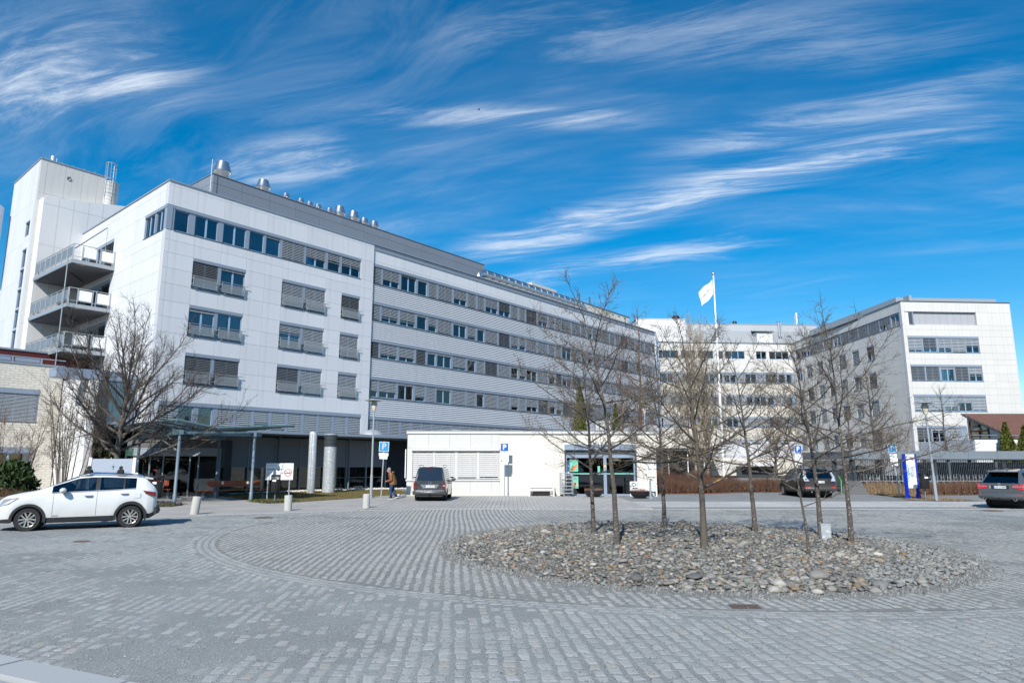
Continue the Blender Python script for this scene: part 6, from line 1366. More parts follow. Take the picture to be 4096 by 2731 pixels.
nt_ = tag(MB().box(-.24, .24, -.02, .02, 1.2, 2.0).obj('notice_board', 'sign_white', None, T(8.85, 44.33, 0)), 'white notice board on the kiosk wall behind the notice post', 'notice board')
for k in range(5): MB().box(-.18, .14 - .05 * (k % 2), -.024, -.02, 1.32 + k * .12, 1.345 + k * .12).obj('print_line', 'ink_grey', nt_)
# wooden benches under the entrance canopy
def wood_bench(label, x, y, rz, w):
    t = thing('slat_bench', label, 'bench', x, y, 0, rz)
    for k in range(3): MB().box(-w, w, -.30 + k * .16, -.16 + k * .16, .50, .545).obj('seat_slat', 'wood_red', t)
    for s0, s1 in ((-w * .72, .0 - .02), (.02, w * .80)): MB().box(s0, s1, .22, .26, .72, 1.04).obj('backrest', 'wood_red', t)
    for s in (-w * .55, w * .55): MB().box(s - .03, s + .03, -.2, .2, .3, .5).obj('bracket', 'column_blue', t); MB().tube([(s, .1, .4), (s, .24, .72), (s, .27, 1.0)], .03, 5).obj('back_post', 'column_blue', t)
    for s in (-w * .85, w * .85): MB().box(s - .05, s + .05, -.05, .05, 0, .5).obj('leg', 'column_blue', t)
    for s in (-w * .3, w * .42): MB().box(s - .06, s + .06, .212, .219, .84, 1.0).obj('sticker', 'sign_white', t)
    return t
wood_bench('long red brown slatted bench with two white stickers under the glass canopy', -15.85, 39.8, R(40), 1.95); wood_bench('red brown bench by the entrance doors behind the black bin', -21.0, 40.6, R(10), 1.1)
# ------------------------------------------------------------------ glass entrance canopy and vestibule
gc = thing('glass_canopy', 'teal steel and glass entrance canopy on slim round columns', 'canopy', -16.5, 34.2, 0, 0)
cols = [Vector((0, 0)), Vector((-1.5, 8.2)), Vector((2.63, 2.95)), Vector((-5.2, 6.0))]
for c in cols: MB().tube([(c.x, c.y, 0), (c.x, c.y, .5), (c.x, c.y, .52), (c.x, c.y, 3.45)], [.095, .095, .075, .075], 14).obj('column', 'column_blue', gc, None, 50)
def beam(p, q_, z0, z1, w=.07):
    p = Vector(p); q_ = Vector(q_); d = (q_ - p); L_ = d.length; M4 = T(p.x, p.y, 0, math.atan2(d.y, d.x)); mb = MB(); mb.obox(M4, -.35, L_ + .35, -w, w, z0, z1)
    for k in range(int(L_ / .22)): mb.obox(M4, k * .22, k * .22 + .09, -w - .012, -w, z0 + .06, z1 - .06, 1)
    mb.obj('beam', ['canopy_steel', 'column_blue'], gc)
beam(cols[0], cols[2], 3.42, 3.66); beam(cols[3], cols[1], 3.42, 3.66); beam(cols[0], cols[3], 3.42, 3.64); beam(cols[2], (-.4, 10.5), 3.42, 3.64)
# butterfly roof: two sloping glazed wings
def wing(A, B, C_, D_, nb):      # A-B outer edge, D-C valley edge (3d points)
    A, B, C_, D_ = map(Vector, (A, B, C_, D_))
    for k in range(nb):
        u0, u1 = k / nb + .012, (k + 1) / nb - .012; p = [A.lerp(B, u0), A.lerp(B, u1), D_.lerp(C_, u1), D_.lerp(C_, u0)]; m_ = MB(); up = Vector((0, 0, .015)); m_.quad(*p); m_.quad(*[v + up for v in p][::-1])
        for i in range(4): m_.quad(p[i], p[i] + up, p[(i + 1) % 4] + up, p[(i + 1) % 4])
        m_.obj('roof_pane', 'glass_green', gc)
    m_ = MB(); dn = Vector((0, 0, -.17))
    for k in range(nb + 1): p, q_ = A.lerp(B, k / nb), D_.lerp(C_, k / nb); m_.tube([p + dn * .5, q_ + dn * .5], .06, 4)
    for a_, b_ in ((A, B), (C_, D_), (B, C_), (D_, A)): m_.tube([a_ + dn * .3, b_ + dn * .3], .07, 4)
    m_.obj('roof_frame', 'canopy_steel', gc)
wing((.1, -.7, 4.15), (-6.4, 5.4, 4.15), (-5.0, 7.2, 3.85), (1.3, 1.0, 3.85), 6); wing((4.3, 4.3, 4.15), (-1.4, 10.6, 4.15), (-4.8, 7.4, 3.85), (1.4, 1.1, 3.85), 5)
ht = tag(MB().tube([(0, 0, 0), (.8, .5, 0)], .06, 6).obj('heater', 'frame_dark', None, T(-16.0, 35.2, 3.25)), 'glowing bar heater hanging under the entrance canopy', 'heater')
MB().tube([(.12, .02, -.045), (.45, .23, -.045)], .025, 6).obj('element', 'orange_heat', ht)
vb = thing('entrance_vestibule', 'dark glazed entrance vestibule with sliding doors under the canopy', 'entrance', -23.2, 41.6, 0, R(12)); W_ = 5.3
xs_ = [0, 1.35, 2.1, 2.85, 3.6, 4.1, W_]
for i in range(len(xs_) - 1): MB().box(xs_[i] + .04, xs_[i + 1] - .04, .03, .04, .05, 2.45).obj('door_leaf' if 0 < i < 4 else 'pane', 'glass_dark', vb); MB().box(xs_[i] + .03, xs_[i + 1] - .03, .0, .05, 2.52, 2.88).obj('transom_panel', 'pole_grey', vb)
m_ = MB()
for x in xs_: m_.box(x - .04, x + .04, -.02, .08, 0, 2.9)
m_.box(0, W_, -.03, .1, 2.45, 2.52); m_.box(0, W_, -.02, .08, 2.88, 2.95); m_.box(0, W_, 0, .06, 0, .06); m_.obj('frame', 'pole_grey', vb)
for i in range(4): MB().box(.02 + i * W_ / 4, (i + 1) * W_ / 4 - .02, -.0, .08, 2.97, 3.40).obj('head_panel', 'concrete_soffit', vb)
m_ = MB(); m_.box(0, W_, 1.9, 2.0, 0, 3.4); m_.box(-.02, .05, .1, 4, 0, 3.4); m_.box(W_ - .05, W_ + .02, .1, 4, 0, 3.4); m_.box(0, W_, 0, 4, 3.4, 3.5); m_.obj('interior', 'interior', vb)
MB().box(1.6, 1.8, -.025, -.02, 1.58, 1.64).obj('sticker', 'ink_red', vb); MB().box(.9, .96, .2, .3, 0, 2.3).obj('inner_post', 'pole_grey', vb); MB().box(3.0, 3.06, .6, .7, 0, 2.3).obj('inner_post', 'pole_grey', vb)
gs_ = tag(MB().box(0, .45, 0, .012, .1, 3.0).obj('glass_screen', 'glass_dark', None, T(-17.4, 41.6, 0, R(100))), 'tall green glass wind screen beside the entrance doors', 'glass screen')
gr = thing('glass_screen_row', 'green glass screen with etched strips beside the wing wall', 'glass screen', -24.2, 40.2, 0, R(20))
for k in range(2): MB().box(k * 1.0, k * 1.0 + .95, 0, .015, .1, 2.9).obj('pane', 'glass_green', gr)
qq = random.Random(8); m_ = MB()
for k in range(16): x = qq.uniform(.05, 1.9); z = qq.uniform(.5, 2.0); m_.box(x, x + .04, -.006, -.003, z, z + qq.uniform(.3, .8))
m_.obj('etched_strips', 'lamp_glass', gr)
tb = tag(MB().box(-2.2, 2.0, 0, .12, 0, .55).obj('timber_edging', 'timber', None, T(-23.3, 30.8, 0, R(12))), 'low weathered timber edging of the planting bed at the left edge', 'edging')
# cabinet in the stone bed
cb = thing('cabinet', 'small galvanised metal cabinet standing in the stone bed between two trunks', 'cabinet', 7.62, 17.15, inbed(7.6, 17.15) - .05, R(-14)); MB().box(-.11, .11, -.09, .09, 0, .46).obj('body', 'galv_spangle', cb); MB().box(-.118, .118, -.098, .098, .45, .475).obj('lid', 'galv', cb); MB().box(-.116, -.104, -.094, .094, .02, .44).obj('side_flange', 'steel', cb)
# flagpole
fp = thing('flagpole', 'tall white flagpole with metal ball standing behind the hedge', 'flagpole', 15.55, 51.0, 0); MB().tube([(0, 0, 0), (0, 0, 16.3)], [.115, .05], 12).obj('pole', 'white_paint', fp, None, 60); MB().lathe([(0, 16.58), (.10, 16.52), (.13, 16.43), (.10, 16.34), (.04, 16.28)][::-1], 14).obj('ball', 'steel', fp, None, 60); MB().box(-.16, .16, -.1, .1, .0, 1.0).obj('base_bracket', 'white_paint', fp)
fl_ = thing('flag', 'limp white flag with dark lettering flying left of the flagpole top', 'flag', 15.5, 50.95, 0); NX, NZ = 22, 18; V, F = [], []
def flag_pt(u, v):      # u 0..1 away from the pole, v 0..1 downwards
    return (-.07 - u * 1.05 + .10 * v * u, .16 * math.sin(u * 8 + v * 3) * u, 15.95 - v * 1.22 - u * .95 - .06 * math.sin(u * 7 + v * 5))
for j in range(NZ + 1):
    for i in range(NX + 1): V.append(flag_pt(i / NX, j / NZ))
for j in range(NZ):
    for i in range(NX): a_ = j * (NX + 1) + i; F.append((a_, a_ + 1, a_ + NX + 2, a_ + NX + 1))
link('cloth', np_mesh('cloth', V, F, 'flag_cloth', smooth=True), fl_)
o = text('HELSE NORD-TRØNDELAG', .24, 'lettering', 'ink', fl_, T(0, 0, 0), mirror=True)
o.matrix_basis = Matrix.Identity(4); me = o.data; w_ = max(abs(v.co.x) for v in me.vertices)
for v in me.vertices: u = .5 - .45 * (v.co.x / w_); p = flag_pt(min(max(u, .02), .98), min(.50 - v.co.y * .9, .99)); v.co = (p[0], p[1] - .012, p[2])
# birds
def bird(label, x, y, z, s, rz):
    t = thing('bird', label, 'bird', x, y, z, rz); MB().tube([(-.22 * s, 0, 0), (-.1 * s, 0, .01), (.08 * s, 0, .01), (.2 * s, 0, 0)], [.01 * s, .05 * s, .05 * s, .015 * s], 6).obj('body', 'black_plastic', t, None, 60)
    for k in (-1, 1):
        m_ = MB(); m_.prism([(-.08 * s, 0), (.08 * s, 0), (.04 * s, .42 * s * k), (-.06 * s, .40 * s * k)][::k], -.006, .006); m_.obj('wing', 'black_plastic', t, Matrix.Rotation(.35 * k, 4, 'X'))
bird('small dark bird high in the sky, the upper one', -2.75, 52.3, 30.8, .5, .4); bird('small dark bird in the sky above the striped wing, the lower one', 3.4, 60.0, 25.1, .42, 1.2)
# things by the shelter end
tag(MB().prism_y([(-.75, 0), (.75, 0), (.25, .85), (-.1, .9)], -.5, .5).obj('tarpaulin_cover', 'concrete_soffit', None, T(22.6, 46.2, 0, R(10))), 'grey tarpaulin cover like a small tent at the left end of the shelter', 'cover')
tag(MB().tube([(0, 0, 0), (.05, 0, .9), (-.1, 0, 1.2)], .025, 6).obj('green_pole', 'poster_lime', None, T(21.5, 45.6, 0)), 'bright green pole between the brown car and the grey cover', 'pole')
def bicycle(label, x, y, rz):
    t = thing('bicycle', label, 'bicycle', x, y, 0, rz, 'bicycles parked in the shelter')
    for s in (-.52, .52): w_ = MB(); w_.tube([(s + .34 * math.cos(a_), 0, .34 + .34 * math.sin(a_)) for a_ in np.linspace(0, 6.283, 21)[:-1]], .022, 5, closed=True); o = w_.obj('wheel', 'rubber', t); MB().tube([(s - .06, -.02, .64), (s + .12, -.02, .66)], .05, 5).obj('mudguard', 'white_paint', o)
    m_ = MB(); m_.tube([(-.52, 0, .34), (-.15, 0, .34), (.35, 0, .82), (-.2, 0, .80), (-.15, 0, .34)], .02, 5); m_.tube([(-.52, 0, .34), (-.2, 0, .8), (-.23, 0, .95)], .015, 5); m_.tube([(.52, 0, .34), (.38, 0, .82), (.34, 0, 1.05)], .02, 5); m_.obj('frame', 'white_paint', t)
    MB().tube([(.30, -.28, 1.06), (.36, 0, 1.07), (.30, .28, 1.06)], .018, 5).obj('handlebar', 'black_plastic', t); MB().box(-.36, -.10, -.08, .08, .95, 1.0).obj('saddle', 'white_paint', t)
bicycle('pale bicycle leaning in the rack at the left part of the shelter', 25.3, 48.6, R(120)); bicycle('white bicycle with white saddle in the rack left of the map board', 27.6, 48.7, R(60))
# ------------------------------------------------------------------ vehicles
def paint(name, col, metal=0., rough=.28, dirt=.25):
    m = PM(name, col, rough, metal, var=.02, coat=.9, spec=.5); t = m.node_tree; nn, ll = t.nodes, t.links; b = nn['Principled BSDF']; src = b.inputs['Base Color'].links[0].from_socket
    tc = nn.new('ShaderNodeTexCoord'); sp = nn.new('ShaderNodeSeparateXYZ'); ll.new(tc.outputs['Object'], sp.inputs[0]); mr = nn.new('ShaderNodeMapRange'); mr.inputs[1].default_value = .85; mr.inputs[2].default_value = .30; ll.new(sp.outputs[2], mr.inputs[0])
    n1 = nn.new('ShaderNodeTexNoise'); n1.inputs['Scale'].default_value = 3; n1.inputs['Detail'].default_value = 6; ll.new(tc.outputs['Object'], n1.inputs['Vector']); f = math_n(t, 'MULTIPLY', mr.outputs[0], n1.outputs[0]); f = math_n(t, 'MULTIPLY', f, dirt * 2, clamp=True)
    mx = nn.new('ShaderNodeMix'); mx.data_type = 'RGBA'; ll.new(f, mx.inputs[0]); ll.new(src, mx.inputs[6]); mx.inputs[7].default_value = (.30, .27, .22, 1); ll.new(mx.outputs[2], b.inputs['Base Color'])
    ll.new(math_n(t, 'MULTIPLY_ADD', f, .9, rough), b.inputs['Roughness'])
paint('paint_white', (.66, .67, .675), dirt=.4); paint('paint_grey', (.045, .049, .054), .4, .3, .1); paint('paint_brown', (.055, .049, .045), .4, .3, .25); paint('paint_silver', (.125, .135, .15), .5, .3, .15)
PM('lens_red', (.14, .006, .008), .12, spec=.7, coat=1); PM('lens_red_bright', (.62, .02, .02), .12, spec=.7, coat=1); PM('lens_clear', (.55, .58, .62), .1, .3, spec=.8, coat=1); PM('alloy', (.52, .50, .46), .35, .7, var=.12, scale=8); PM('chrome', (.75, .77, .8), .12, 1.); PM('trim_black', (.022, .023, .025), .55, var=.2, scale=10); PM('plate_white', (.78, .79, .80), .4); PM('cabin', (.018, .019, .021), .8)
def car(name, label, cat, x, y, rz, S):
    t = thing(name, label, cat, x, y, 0, rz); wb, wr = S['wb'] / 2, S['wr']
    key = sorted({round(v, 3) for v in ([k[0] for f in ('top', 'belt', 'hw', 'hwt', 'zb') for k in S[f]] + [e_ for w in S['win'] for e_ in w] + [c + wr * 1.2 * math.cos(a_) for c in (-wb, wb) for a_ in np.linspace(0, math.pi, 13)] + list(np.linspace(S['x0'], S['x1'], 30)))})
    xs = [key[0]]
    for v in key[1:]:
        if v - xs[-1] > .018: xs.append(v)
    ip = lambda f, v: float(np.interp(v, [k[0] for k in S[f]], [k[1] for k in S[f]]))
    def arch(v):
        z = 0
        for c in (-wb, wb):
            d = wr * 1.17; u = abs(v - c)
            if u < d: z = max(z, wr * .98 + math.sqrt(d * d - u * u))
        return z
    rings = []
    for v in xs:
        zb, bl, zt, hw, ht = ip('zb', v), ip('belt', v), ip('top', v), ip('hw', v), ip('hwt', v); zt = max(zt, bl + .012); za = arch(v); lo = max(zb, za); sp_ = bl - lo
        g = zt - bl; gf = min(g / .35, 1.)
        half = [(0, zb + .02 if za < zb else min(za + .02, .62)), (hw * .90, lo), (hw * .965, lo + .03 * sp_ + .004), (hw * .985, lo + .18 * sp_), (hw * 1.0, lo + .50 * sp_), (hw * .992, lo + .74 * sp_), (hw * .975, lo + .90 * sp_), (hw * .945, bl),
                (hw * .935 * gf + hw * .94 * (1 - gf), bl + min(.025, g * .3)), (ht + (hw * .93 - ht) * .13, bl + g * .84), (ht * .985, bl + g * .92), (ht * .90, bl + g * .985), (ht * .5, zt + .012 * gf), (0, zt + .018 * gf)]
        rings.append([(v, -p, q_) for p, q_ in half] + [(v, p, q_) for p, q_ in half[-2:0:-1]])
    n = len(rings[0]); V = [p for r_ in rings for p in r_]; H = 13
    groups = {}
    for i in range(len(xs) - 1):
        xm = (xs[i] + xs[i + 1]) / 2
        for k in range(n):
            k2 = (k + 1) % n; seg = k if k < H else n - 1 - k; f = (i * n + k, (i + 1) * n + k, (i + 1) * n + k2, i * n + k2); g = ('body', 0)
            if seg == 0: g = ('body', 1)
            elif seg <= 2 and S.get('clad'): g = ('body', 1)
            elif seg == 8:
                for wi, (a_, b_) in enumerate(S['win']):
                    if a_ < xm < b_: g = ('side_window.%d.%d' % (wi, k < H), 2)
                if g[0] == 'body' and S['win'][0][0] < xm < S['win'][-1][1]: g = ('body', 1)
            elif seg >= 10:
                if S['ws'][0] < xm < S['ws'][1] and seg >= 10: g = ('windscreen', 2)
                if S['rw'][0] < xm < S['rw'][1] and seg >= 11: g = ('rear_window', 2)
                if S['rw'][0] < xm < S['rw'][1] and seg == 10: g = ('body', 1) if S.get('rwtrim') else ('body', 0)
            groups.setdefault(g[0], []).append((f, g[1]))
    groups['body'].append((tuple(range(n)), 0)); groups['body'].append((tuple(range((len(xs) - 1) * n, len(xs) * n))[::-1], 0))
    for gname, fs in groups.items():
        used = sorted({i for f, _ in fs for i in f}); ix = {v: i for i, v in enumerate(used)}; mb = MB(); mb.v = [V[i] for i in used]; mb.f = [tuple(ix[i] for i in f) for f, _ in fs]; mb.m = [m_ if gname == 'body' else 0 for _, m_ in fs]
        nm = gname.split('.')[0]; o = mb.obj(nm, [S['paint'], 'trim_black', 'car_glass'] if gname == 'body' else ['car_glass'], t, None, 32)
    MB().box(S['x0'] + .5, S['ws'][0] + .1, -.55, .55, .45, ip('belt', 0) - .12).obj('cabin', 'cabin', t)
    for sx in ((-.35, .45) if S.get('seats', 1) else ()):
        for sy in (-.36, .36): MB().lathe([(0, 0), (.14, .02), (.15, .18), (.08, .26), (0, .27)], 8, c=(sx, sy, ip('belt', sx) + .0)).obj('headrest', 'cabin', t); MB().box(sx - .06, sx + .08, sy - .24, sy + .24, .6, ip('belt', sx) + .10).obj('seat', 'cabin', t)
    # wheel wells, wheels
    for c in (-wb, wb):
        MB().cyl((c, -S['hwm'] + .30, wr * 1.02), (c, S['hwm'] - .30, wr * 1.02), wr * 1.14, n=24).obj('wheel_well', 'cabin', t)
        for sd in (-1, 1):
            yo = sd * (S['hwm'] - .015); tw = .22; w_ = MB(); prof = [(wr * .66, 0), (wr * .70, .02), (wr * .93, .012), (wr, .05), (wr, tw - .05), (wr * .93, tw), (wr * .6, tw)]
            w_.lathe([(r_, -sd * z) for r_, z in prof], 32, axis='y', c=(0, 0, 0))
            for k in range(40): a_ = k * 2 * math.pi / 40; w_.obox(Matrix.Rotation(a_, 4, 'Y'), wr - .004, wr + .006, min(-sd * .05, -sd * .16), max(-sd * .05, -sd * .16), -.014, .014)
            wo = w_.obj('wheel', 'rubber', t, T(c, yo, wr), 40)
            rm = MB(); y1 = -sd * .03; rm.lathe([(wr * .69, -sd * .015), (wr * .62, -sd * .03), (wr * .60, -sd * .15)], 28, axis='y'); rm.lathe([(0, -sd * .018), (wr * .13, -sd * .02), (wr * .15, -sd * .04)], 14, axis='y')
            for k in range(S.get('spokes', 5)):
                for off in (-.13, .13) if S.get('double', 1) else (0,):
                    a_ = k * 2 * math.pi / S.get('spokes', 5) + .3; M4 = Matrix.Rotation(a_, 4, 'Y'); q0, q1 = Vector((wr * .10, 0, off * wr * .55)), Vector((wr * .64, 0, off * wr * 1.35)); d = (q1 - q0)
                    b0 = len(rm.v); nrm = Vector((-d.z, 0, d.x)).normalized() * wr * .055
                    for p, yy, ww in ((q0, y1, .8), (q1, -sd * .02, 1.25)):
                        for s_ in (-1, 1): v_ = M4 @ (p + nrm * s_ * ww); rm.v += [(v_.x, yy, v_.z), (v_.x, yy - sd * .03, v_.z)]
                    for f in ((0, 2, 6, 4), (1, 5, 7, 3), (0, 4, 5, 1), (2, 3, 7, 6)): rm.f.append(tuple(b0 + i for i in f)); rm.m.append(0)
            link('rim', rm.mesh('rim', 'alloy', 30), wo); MB().lathe([(0, -sd * .10), (wr * .58, -sd * .10)], 20, axis='y').obj('brake_disc', 'cabin', wo)
            if S.get('clad'):
                ar = MB(); R0, R1 = wr * 1.12, wr * 1.34; a0 = R(-12); pts = [(a0 + (math.pi - 2 * a0) * i / 20) for i in range(21)]
                for i in range(20):
                    for ra, rb in ((R0, R1),):
                        p = [(ra * math.cos(pts[i]), ra * math.sin(pts[i])), (rb * math.cos(pts[i]), rb * math.sin(pts[i])), (rb * math.cos(pts[i + 1]), rb * math.sin(pts[i + 1])), (ra * math.cos(pts[i + 1]), ra * math.sin(pts[i + 1]))]
                        yo1 = sd * (S['hwm'] + .008); q4 = [(c + u, yo1, wr + v_) for u, v_ in p]; ar.quad(*(q4 if sd < 0 else q4[::-1]))
                ar.obj('arch_trim', 'trim_black', t, None, 60)
    # mirrors and handles
    mx = S['mirror']
    for sd in (-1, 1):
        hw = ip('hw', mx[0]); mo = MB().lathe([(0, -.12), (.07, -.115), (.095, -.05), (.10, .03), (.07, .10), (0, .115)], 10, axis='y').obj('mirror', S['paint'], t, T(mx[0], sd * (hw + .13), mx[1]) @ Matrix.Diagonal((1.0, 1, .85, 1)), 60); MB().box(mx[0] - .04, mx[0] + .03, min(sd * (hw - .05), sd * (hw + .06)), max(sd * (hw - .05), sd * (hw + .06)), mx[1] - .09, mx[1] - .045).obj('mirror_arm', 'trim_black', t)
        for hx in S['handles']:
            hh = ip('belt', hx) - .13; MB().tube([(hx - .11, sd * (ip('hw', hx) * .985), hh), (hx - .06, sd * (ip('hw', hx) + .03), hh), (hx + .06, sd * (ip('hw', hx) + .03), hh), (hx + .11, sd * (ip('hw', hx) * .985), hh)], .02, 6).obj('door_handle', 'chrome' if S.get('clad') else S['paint'], t)
        # door seams
        sm = MB()
        for dx in S['seams']:
            zb_, bl_ = max(ip('zb', dx), arch(dx)) + .06, ip('belt', dx); hw = ip('hw', dx); sp_ = bl_ - max(ip('zb', dx), arch(dx)); lo = max(ip('zb', dx), arch(dx))
            sm.tube([(dx - .0, sd * (hw * .987 + .001), lo + .20 * sp_), (dx, sd * (hw * 1.0 + .001), lo + .5 * sp_), (dx, sd * (hw * .992 + .001), lo + .74 * sp_), (dx, sd * (hw * .975 + .001), lo + .9 * sp_), (dx, sd * (hw * .945 + .001), bl_)], .0045, 4)
        sm.obj('door_seam', 'trim_black', t)
    return t, ip
def num_plate(t, x, y, z, txt, rz, w=.52):
    p = MB().box(-w / 2, w / 2, -.008, .004, -.055, .055).obj('number_plate', 'plate_white', t, T(x, y, z, rz)); MB().box(-w / 2, -w / 2 + .055, -.010, -.008, -.055, .055).obj('plate_band', 'sign_blue', p)
    text(txt, .105, 'lettering', 'ink', p, T(.03, -.011, 0), ext=.001, bold=.001)
RB90 = R(-90)
# white crossover at the left
S = dict(paint='paint_white', clad=1, wb=2.70, wr=.345, hwm=.925, x0=-2.08, x1=2.24, ws=(.16, 1.22), rw=(-2.02, -1.70), win=[(-1.44, -1.13), (-1.09, -.46), (-.34, .80)], mirror=(.50, 1.19), handles=(-1.16, -.18), seams=(-.40, .74), rwtrim=1,
    top=[(-2.08, 1.08), (-2.04, 1.18), (-1.98, 1.28), (-1.72, 1.545), (-1.4, 1.60), (-.6, 1.655), (-.2, 1.655), (.14, 1.62), (.6, 1.43), (1.22, 1.185), (1.6, 1.125), (1.95, 1.04), (2.12, .92), (2.24, .68)],
    belt=[(-2.08, 1.04), (-1.9, 1.13), (-1.45, 1.195), (-.9, 1.165), (0, 1.13), (.8, 1.10), (1.22, 1.10), (1.6, 1.04), (1.95, .93), (2.24, .64)], hw=[(-2.08, .70), (-1.98, .82), (-1.8, .895), (-1.4, .925), (1.4, .925), (1.8, .90), (2.05, .80), (2.24, .58)], hwt=[(-2.08, .66), (-1.95, .64), (-1.7, .58), (.0, .61), (.6, .66), (1.22, .76), (1.9, .70), (2.24, .5)],
    zb=[(-2.08, .38), (-1.9, .27), (-1.0, .23), (1.0, .23), (2.0, .25), (2.24, .30)])
suv, ip = car('white_car', 'white crossover car with roof ski racks at the left edge of the square', 'car', -13.77, 22.52, math.atan2(-.463, -.886), S)
for sd in (-1, 1):
    MB().prism_y([(-2.04, 1.09), (-1.66, 1.15), (-1.74, 1.05), (-2.05, .96)], min(sd * .72, sd * .913), max(sd * .72, sd * .913)).obj('tail_light', 'lens_red', suv); hl = MB(); hl.v += [(1.58, sd * .925, 1.02), (1.98, sd * .86, .95), (2.15, sd * .73, .86), (2.12, sd * .77, .74), (1.86, sd * .90, .82)]; hl.f.append((0, 1, 2, 3, 4) if sd < 0 else (4, 3, 2, 1, 0)); hl.m.append(0); hl.v += [(a_ , b_ * .93, c_) for a_, b_, c_ in hl.v[:5]]; hl.obj('headlight', 'lens_clear', suv)
    MB().tube([(-1.68, sd * .585, 1.57), (-1.5, sd * .60, 1.64), (-.1, sd * .62, 1.705), (.15, sd * .61, 1.64)], .02, 6).obj('roof_rail', 'chrome', suv)
    MB().box(-1.60, -1.42, sd * .924 - .004, sd * .924 + .004, .93, 1.07).obj('fuel_flap', 'paint_white', suv)
    for c in (-1.78, .90): MB().box(c - .02, c + .02, min(sd * .72, sd * .9), max(sd * .72, sd * .9), .20, .42).obj('mud_flap', 'rubber', suv)
    MB().tube([(-1.45, sd * .880, 1.20), (-.9, sd * .880, 1.17), (0, sd * .880, 1.135), (.80, sd * .880, 1.105)], .012, 4).obj('window_trim', 'chrome', suv)
mb = MB(); mb.v += [(-1.93, -.56, 1.53), (-1.93, .56, 1.53), (-1.60, .60, 1.60), (-1.60, -.60, 1.60), (-1.92, -.56, 1.49), (-1.92, .56, 1.49), (-1.70, .58, 1.52), (-1.70, -.58, 1.52)]
for f in ((0, 3, 2, 1), (4, 5, 6, 7), (0, 1, 5, 4), (1, 2, 6, 5), (3, 0, 4, 7)): mb.f.append(f); mb.m.append(0)
mb.obj('spoiler', 'paint_white', suv); MB().tube([(-1.98, -.76, .50), (-2.08, -.4, .50), (-2.08, .4, .50), (-1.98, .76, .50)], .13, 8).obj('rear_bumper', 'trim_black', suv, None, 60); MB().tube([(2.16, -.66, .42), (2.30, -.35, .42), (2.30, .35, .42), (2.16, .66, .42)], .14, 8).obj('front_bumper', 'trim_black', suv, None, 60)
MB().prism_y([(-1.28, 1.63), (-1.48, 1.61), (-1.45, 1.71), (-1.39, 1.70)], -.02, .02).obj('antenna_fin', 'paint_white', suv)
text('AWD', .06, 'lettering', 'ink_grey', suv, T(.66, .93, .44, R(180)), ext=.003)
for lx in (-.95, -.05):
    MB().tube([(lx, -.66, 1.78), (lx, .66, 1.78)], .025, 6).obj('rack_bar', 'steel', suv)
    for sd in (-1, 1): MB().prism_y([(lx - .10, 1.68), (lx + .10, 1.68), (lx + .06, 1.81), (lx - .06, 1.81)], min(sd * .56, sd * .68), max(sd * .56, sd * .68)).obj('rack_foot', 'trim_black', suv)
    for y0_, l_ in ((.02, .36), (-.45, .36)): o = MB().tube([(lx, y0_, 1.86), (lx, y0_ + l_, 1.86)], .05, 8).obj('ski_holder', 'trim_black', suv); MB().tube([(lx, y0_ + .06, 1.92), (lx, y0_ + l_ - .05, 1.92)], .018, 6).obj('holder_clamp', 'steel', o)
# dark grey van
S = dict(paint='paint_grey', wb=2.68, wr=.315, hwm=.885, x0=-2.12, x1=2.28, ws=(.9, 1.62), rw=(-2.095, -1.95), win=[(-1.8, -.75), (-.68, .25), (.33, 1.35)], mirror=(1.05, 1.10), handles=(-.6, .45), seams=(-.72, .29, 1.3), spokes=5, double=0,
    top=[(-2.12, 1.05), (-2.09, 1.09), (-1.95, 1.76), (-1.85, 1.81), (-1.0, 1.84), (.3, 1.83), (.88, 1.76), (1.2, 1.50), (1.64, 1.10), (1.95, .98), (2.18, .80), (2.28, .62)], belt=[(-2.12, 1.03), (-1.9, 1.07), (0, 1.06), (1.3, 1.04), (1.64, 1.05), (1.95, .92), (2.28, .58)], hw=[(-2.12, .83), (-2.0, .875), (-1.6, .89), (1.5, .89), (1.9, .85), (2.28, .6)], hwt=[(-2.12, .80), (-2.08, .80), (-1.95, .67), (.5, .67), (1.0, .70), (1.7, .72), (2.28, .5)], zb=[(-2.12, .42), (-1.9, .30), (1.9, .24), (2.28, .3)])
van, ip = car('grey_van', 'dark grey van parked nose in at the cream kiosk, seen from behind', 'van', -4.42, 39.55, R(90), S)
BY = RB90      # children on the tail face outward along -x of the car
TV = lambda x, y, z: T(x, y, z, BY)
for sd in (-1, 1):
    MB().box(-2.17, -1.98, min(sd * .70, sd * .865), max(sd * .70, sd * .865), .66, 1.0).obj('tail_light', 'lens_red', van); MB().box(-2.173, -2.17, min(sd * .72, sd * .82), max(sd * .72, sd * .82), .80, .86).obj('reversing_lens', 'lens_clear' if sd < 0 else 'lens_red', van)
    MB().box(-2.235, -2.22, min(sd * .52, sd * .80), max(sd * .52, sd * .80), .41, .445).obj('reflector', 'lens_red_bright', van); MB().tube([(-1.8, sd * .66, 1.83), (-1.5, sd * .66, 1.90), (.2, sd * .66, 1.90), (.5, sd * .66, 1.82)], .02, 6).obj('roof_rail', 'chrome', van)
mb = MB(); mb.tube([(-2.08, -.86, .46), (-2.17, -.70, .46), (-2.17, .70, .46), (-2.08, .86, .46)], .115, 8); mb.obj('rear_bumper', 'paint_grey', van, None, 60); MB().box(-2.20, -2.05, -.78, .78, .555, .60).obj('bumper_strip', 'chrome', van); MB().box(-2.19, -1.9, -.7, .7, .26, .37).obj('bumper_skirt', 'trim_black', van)
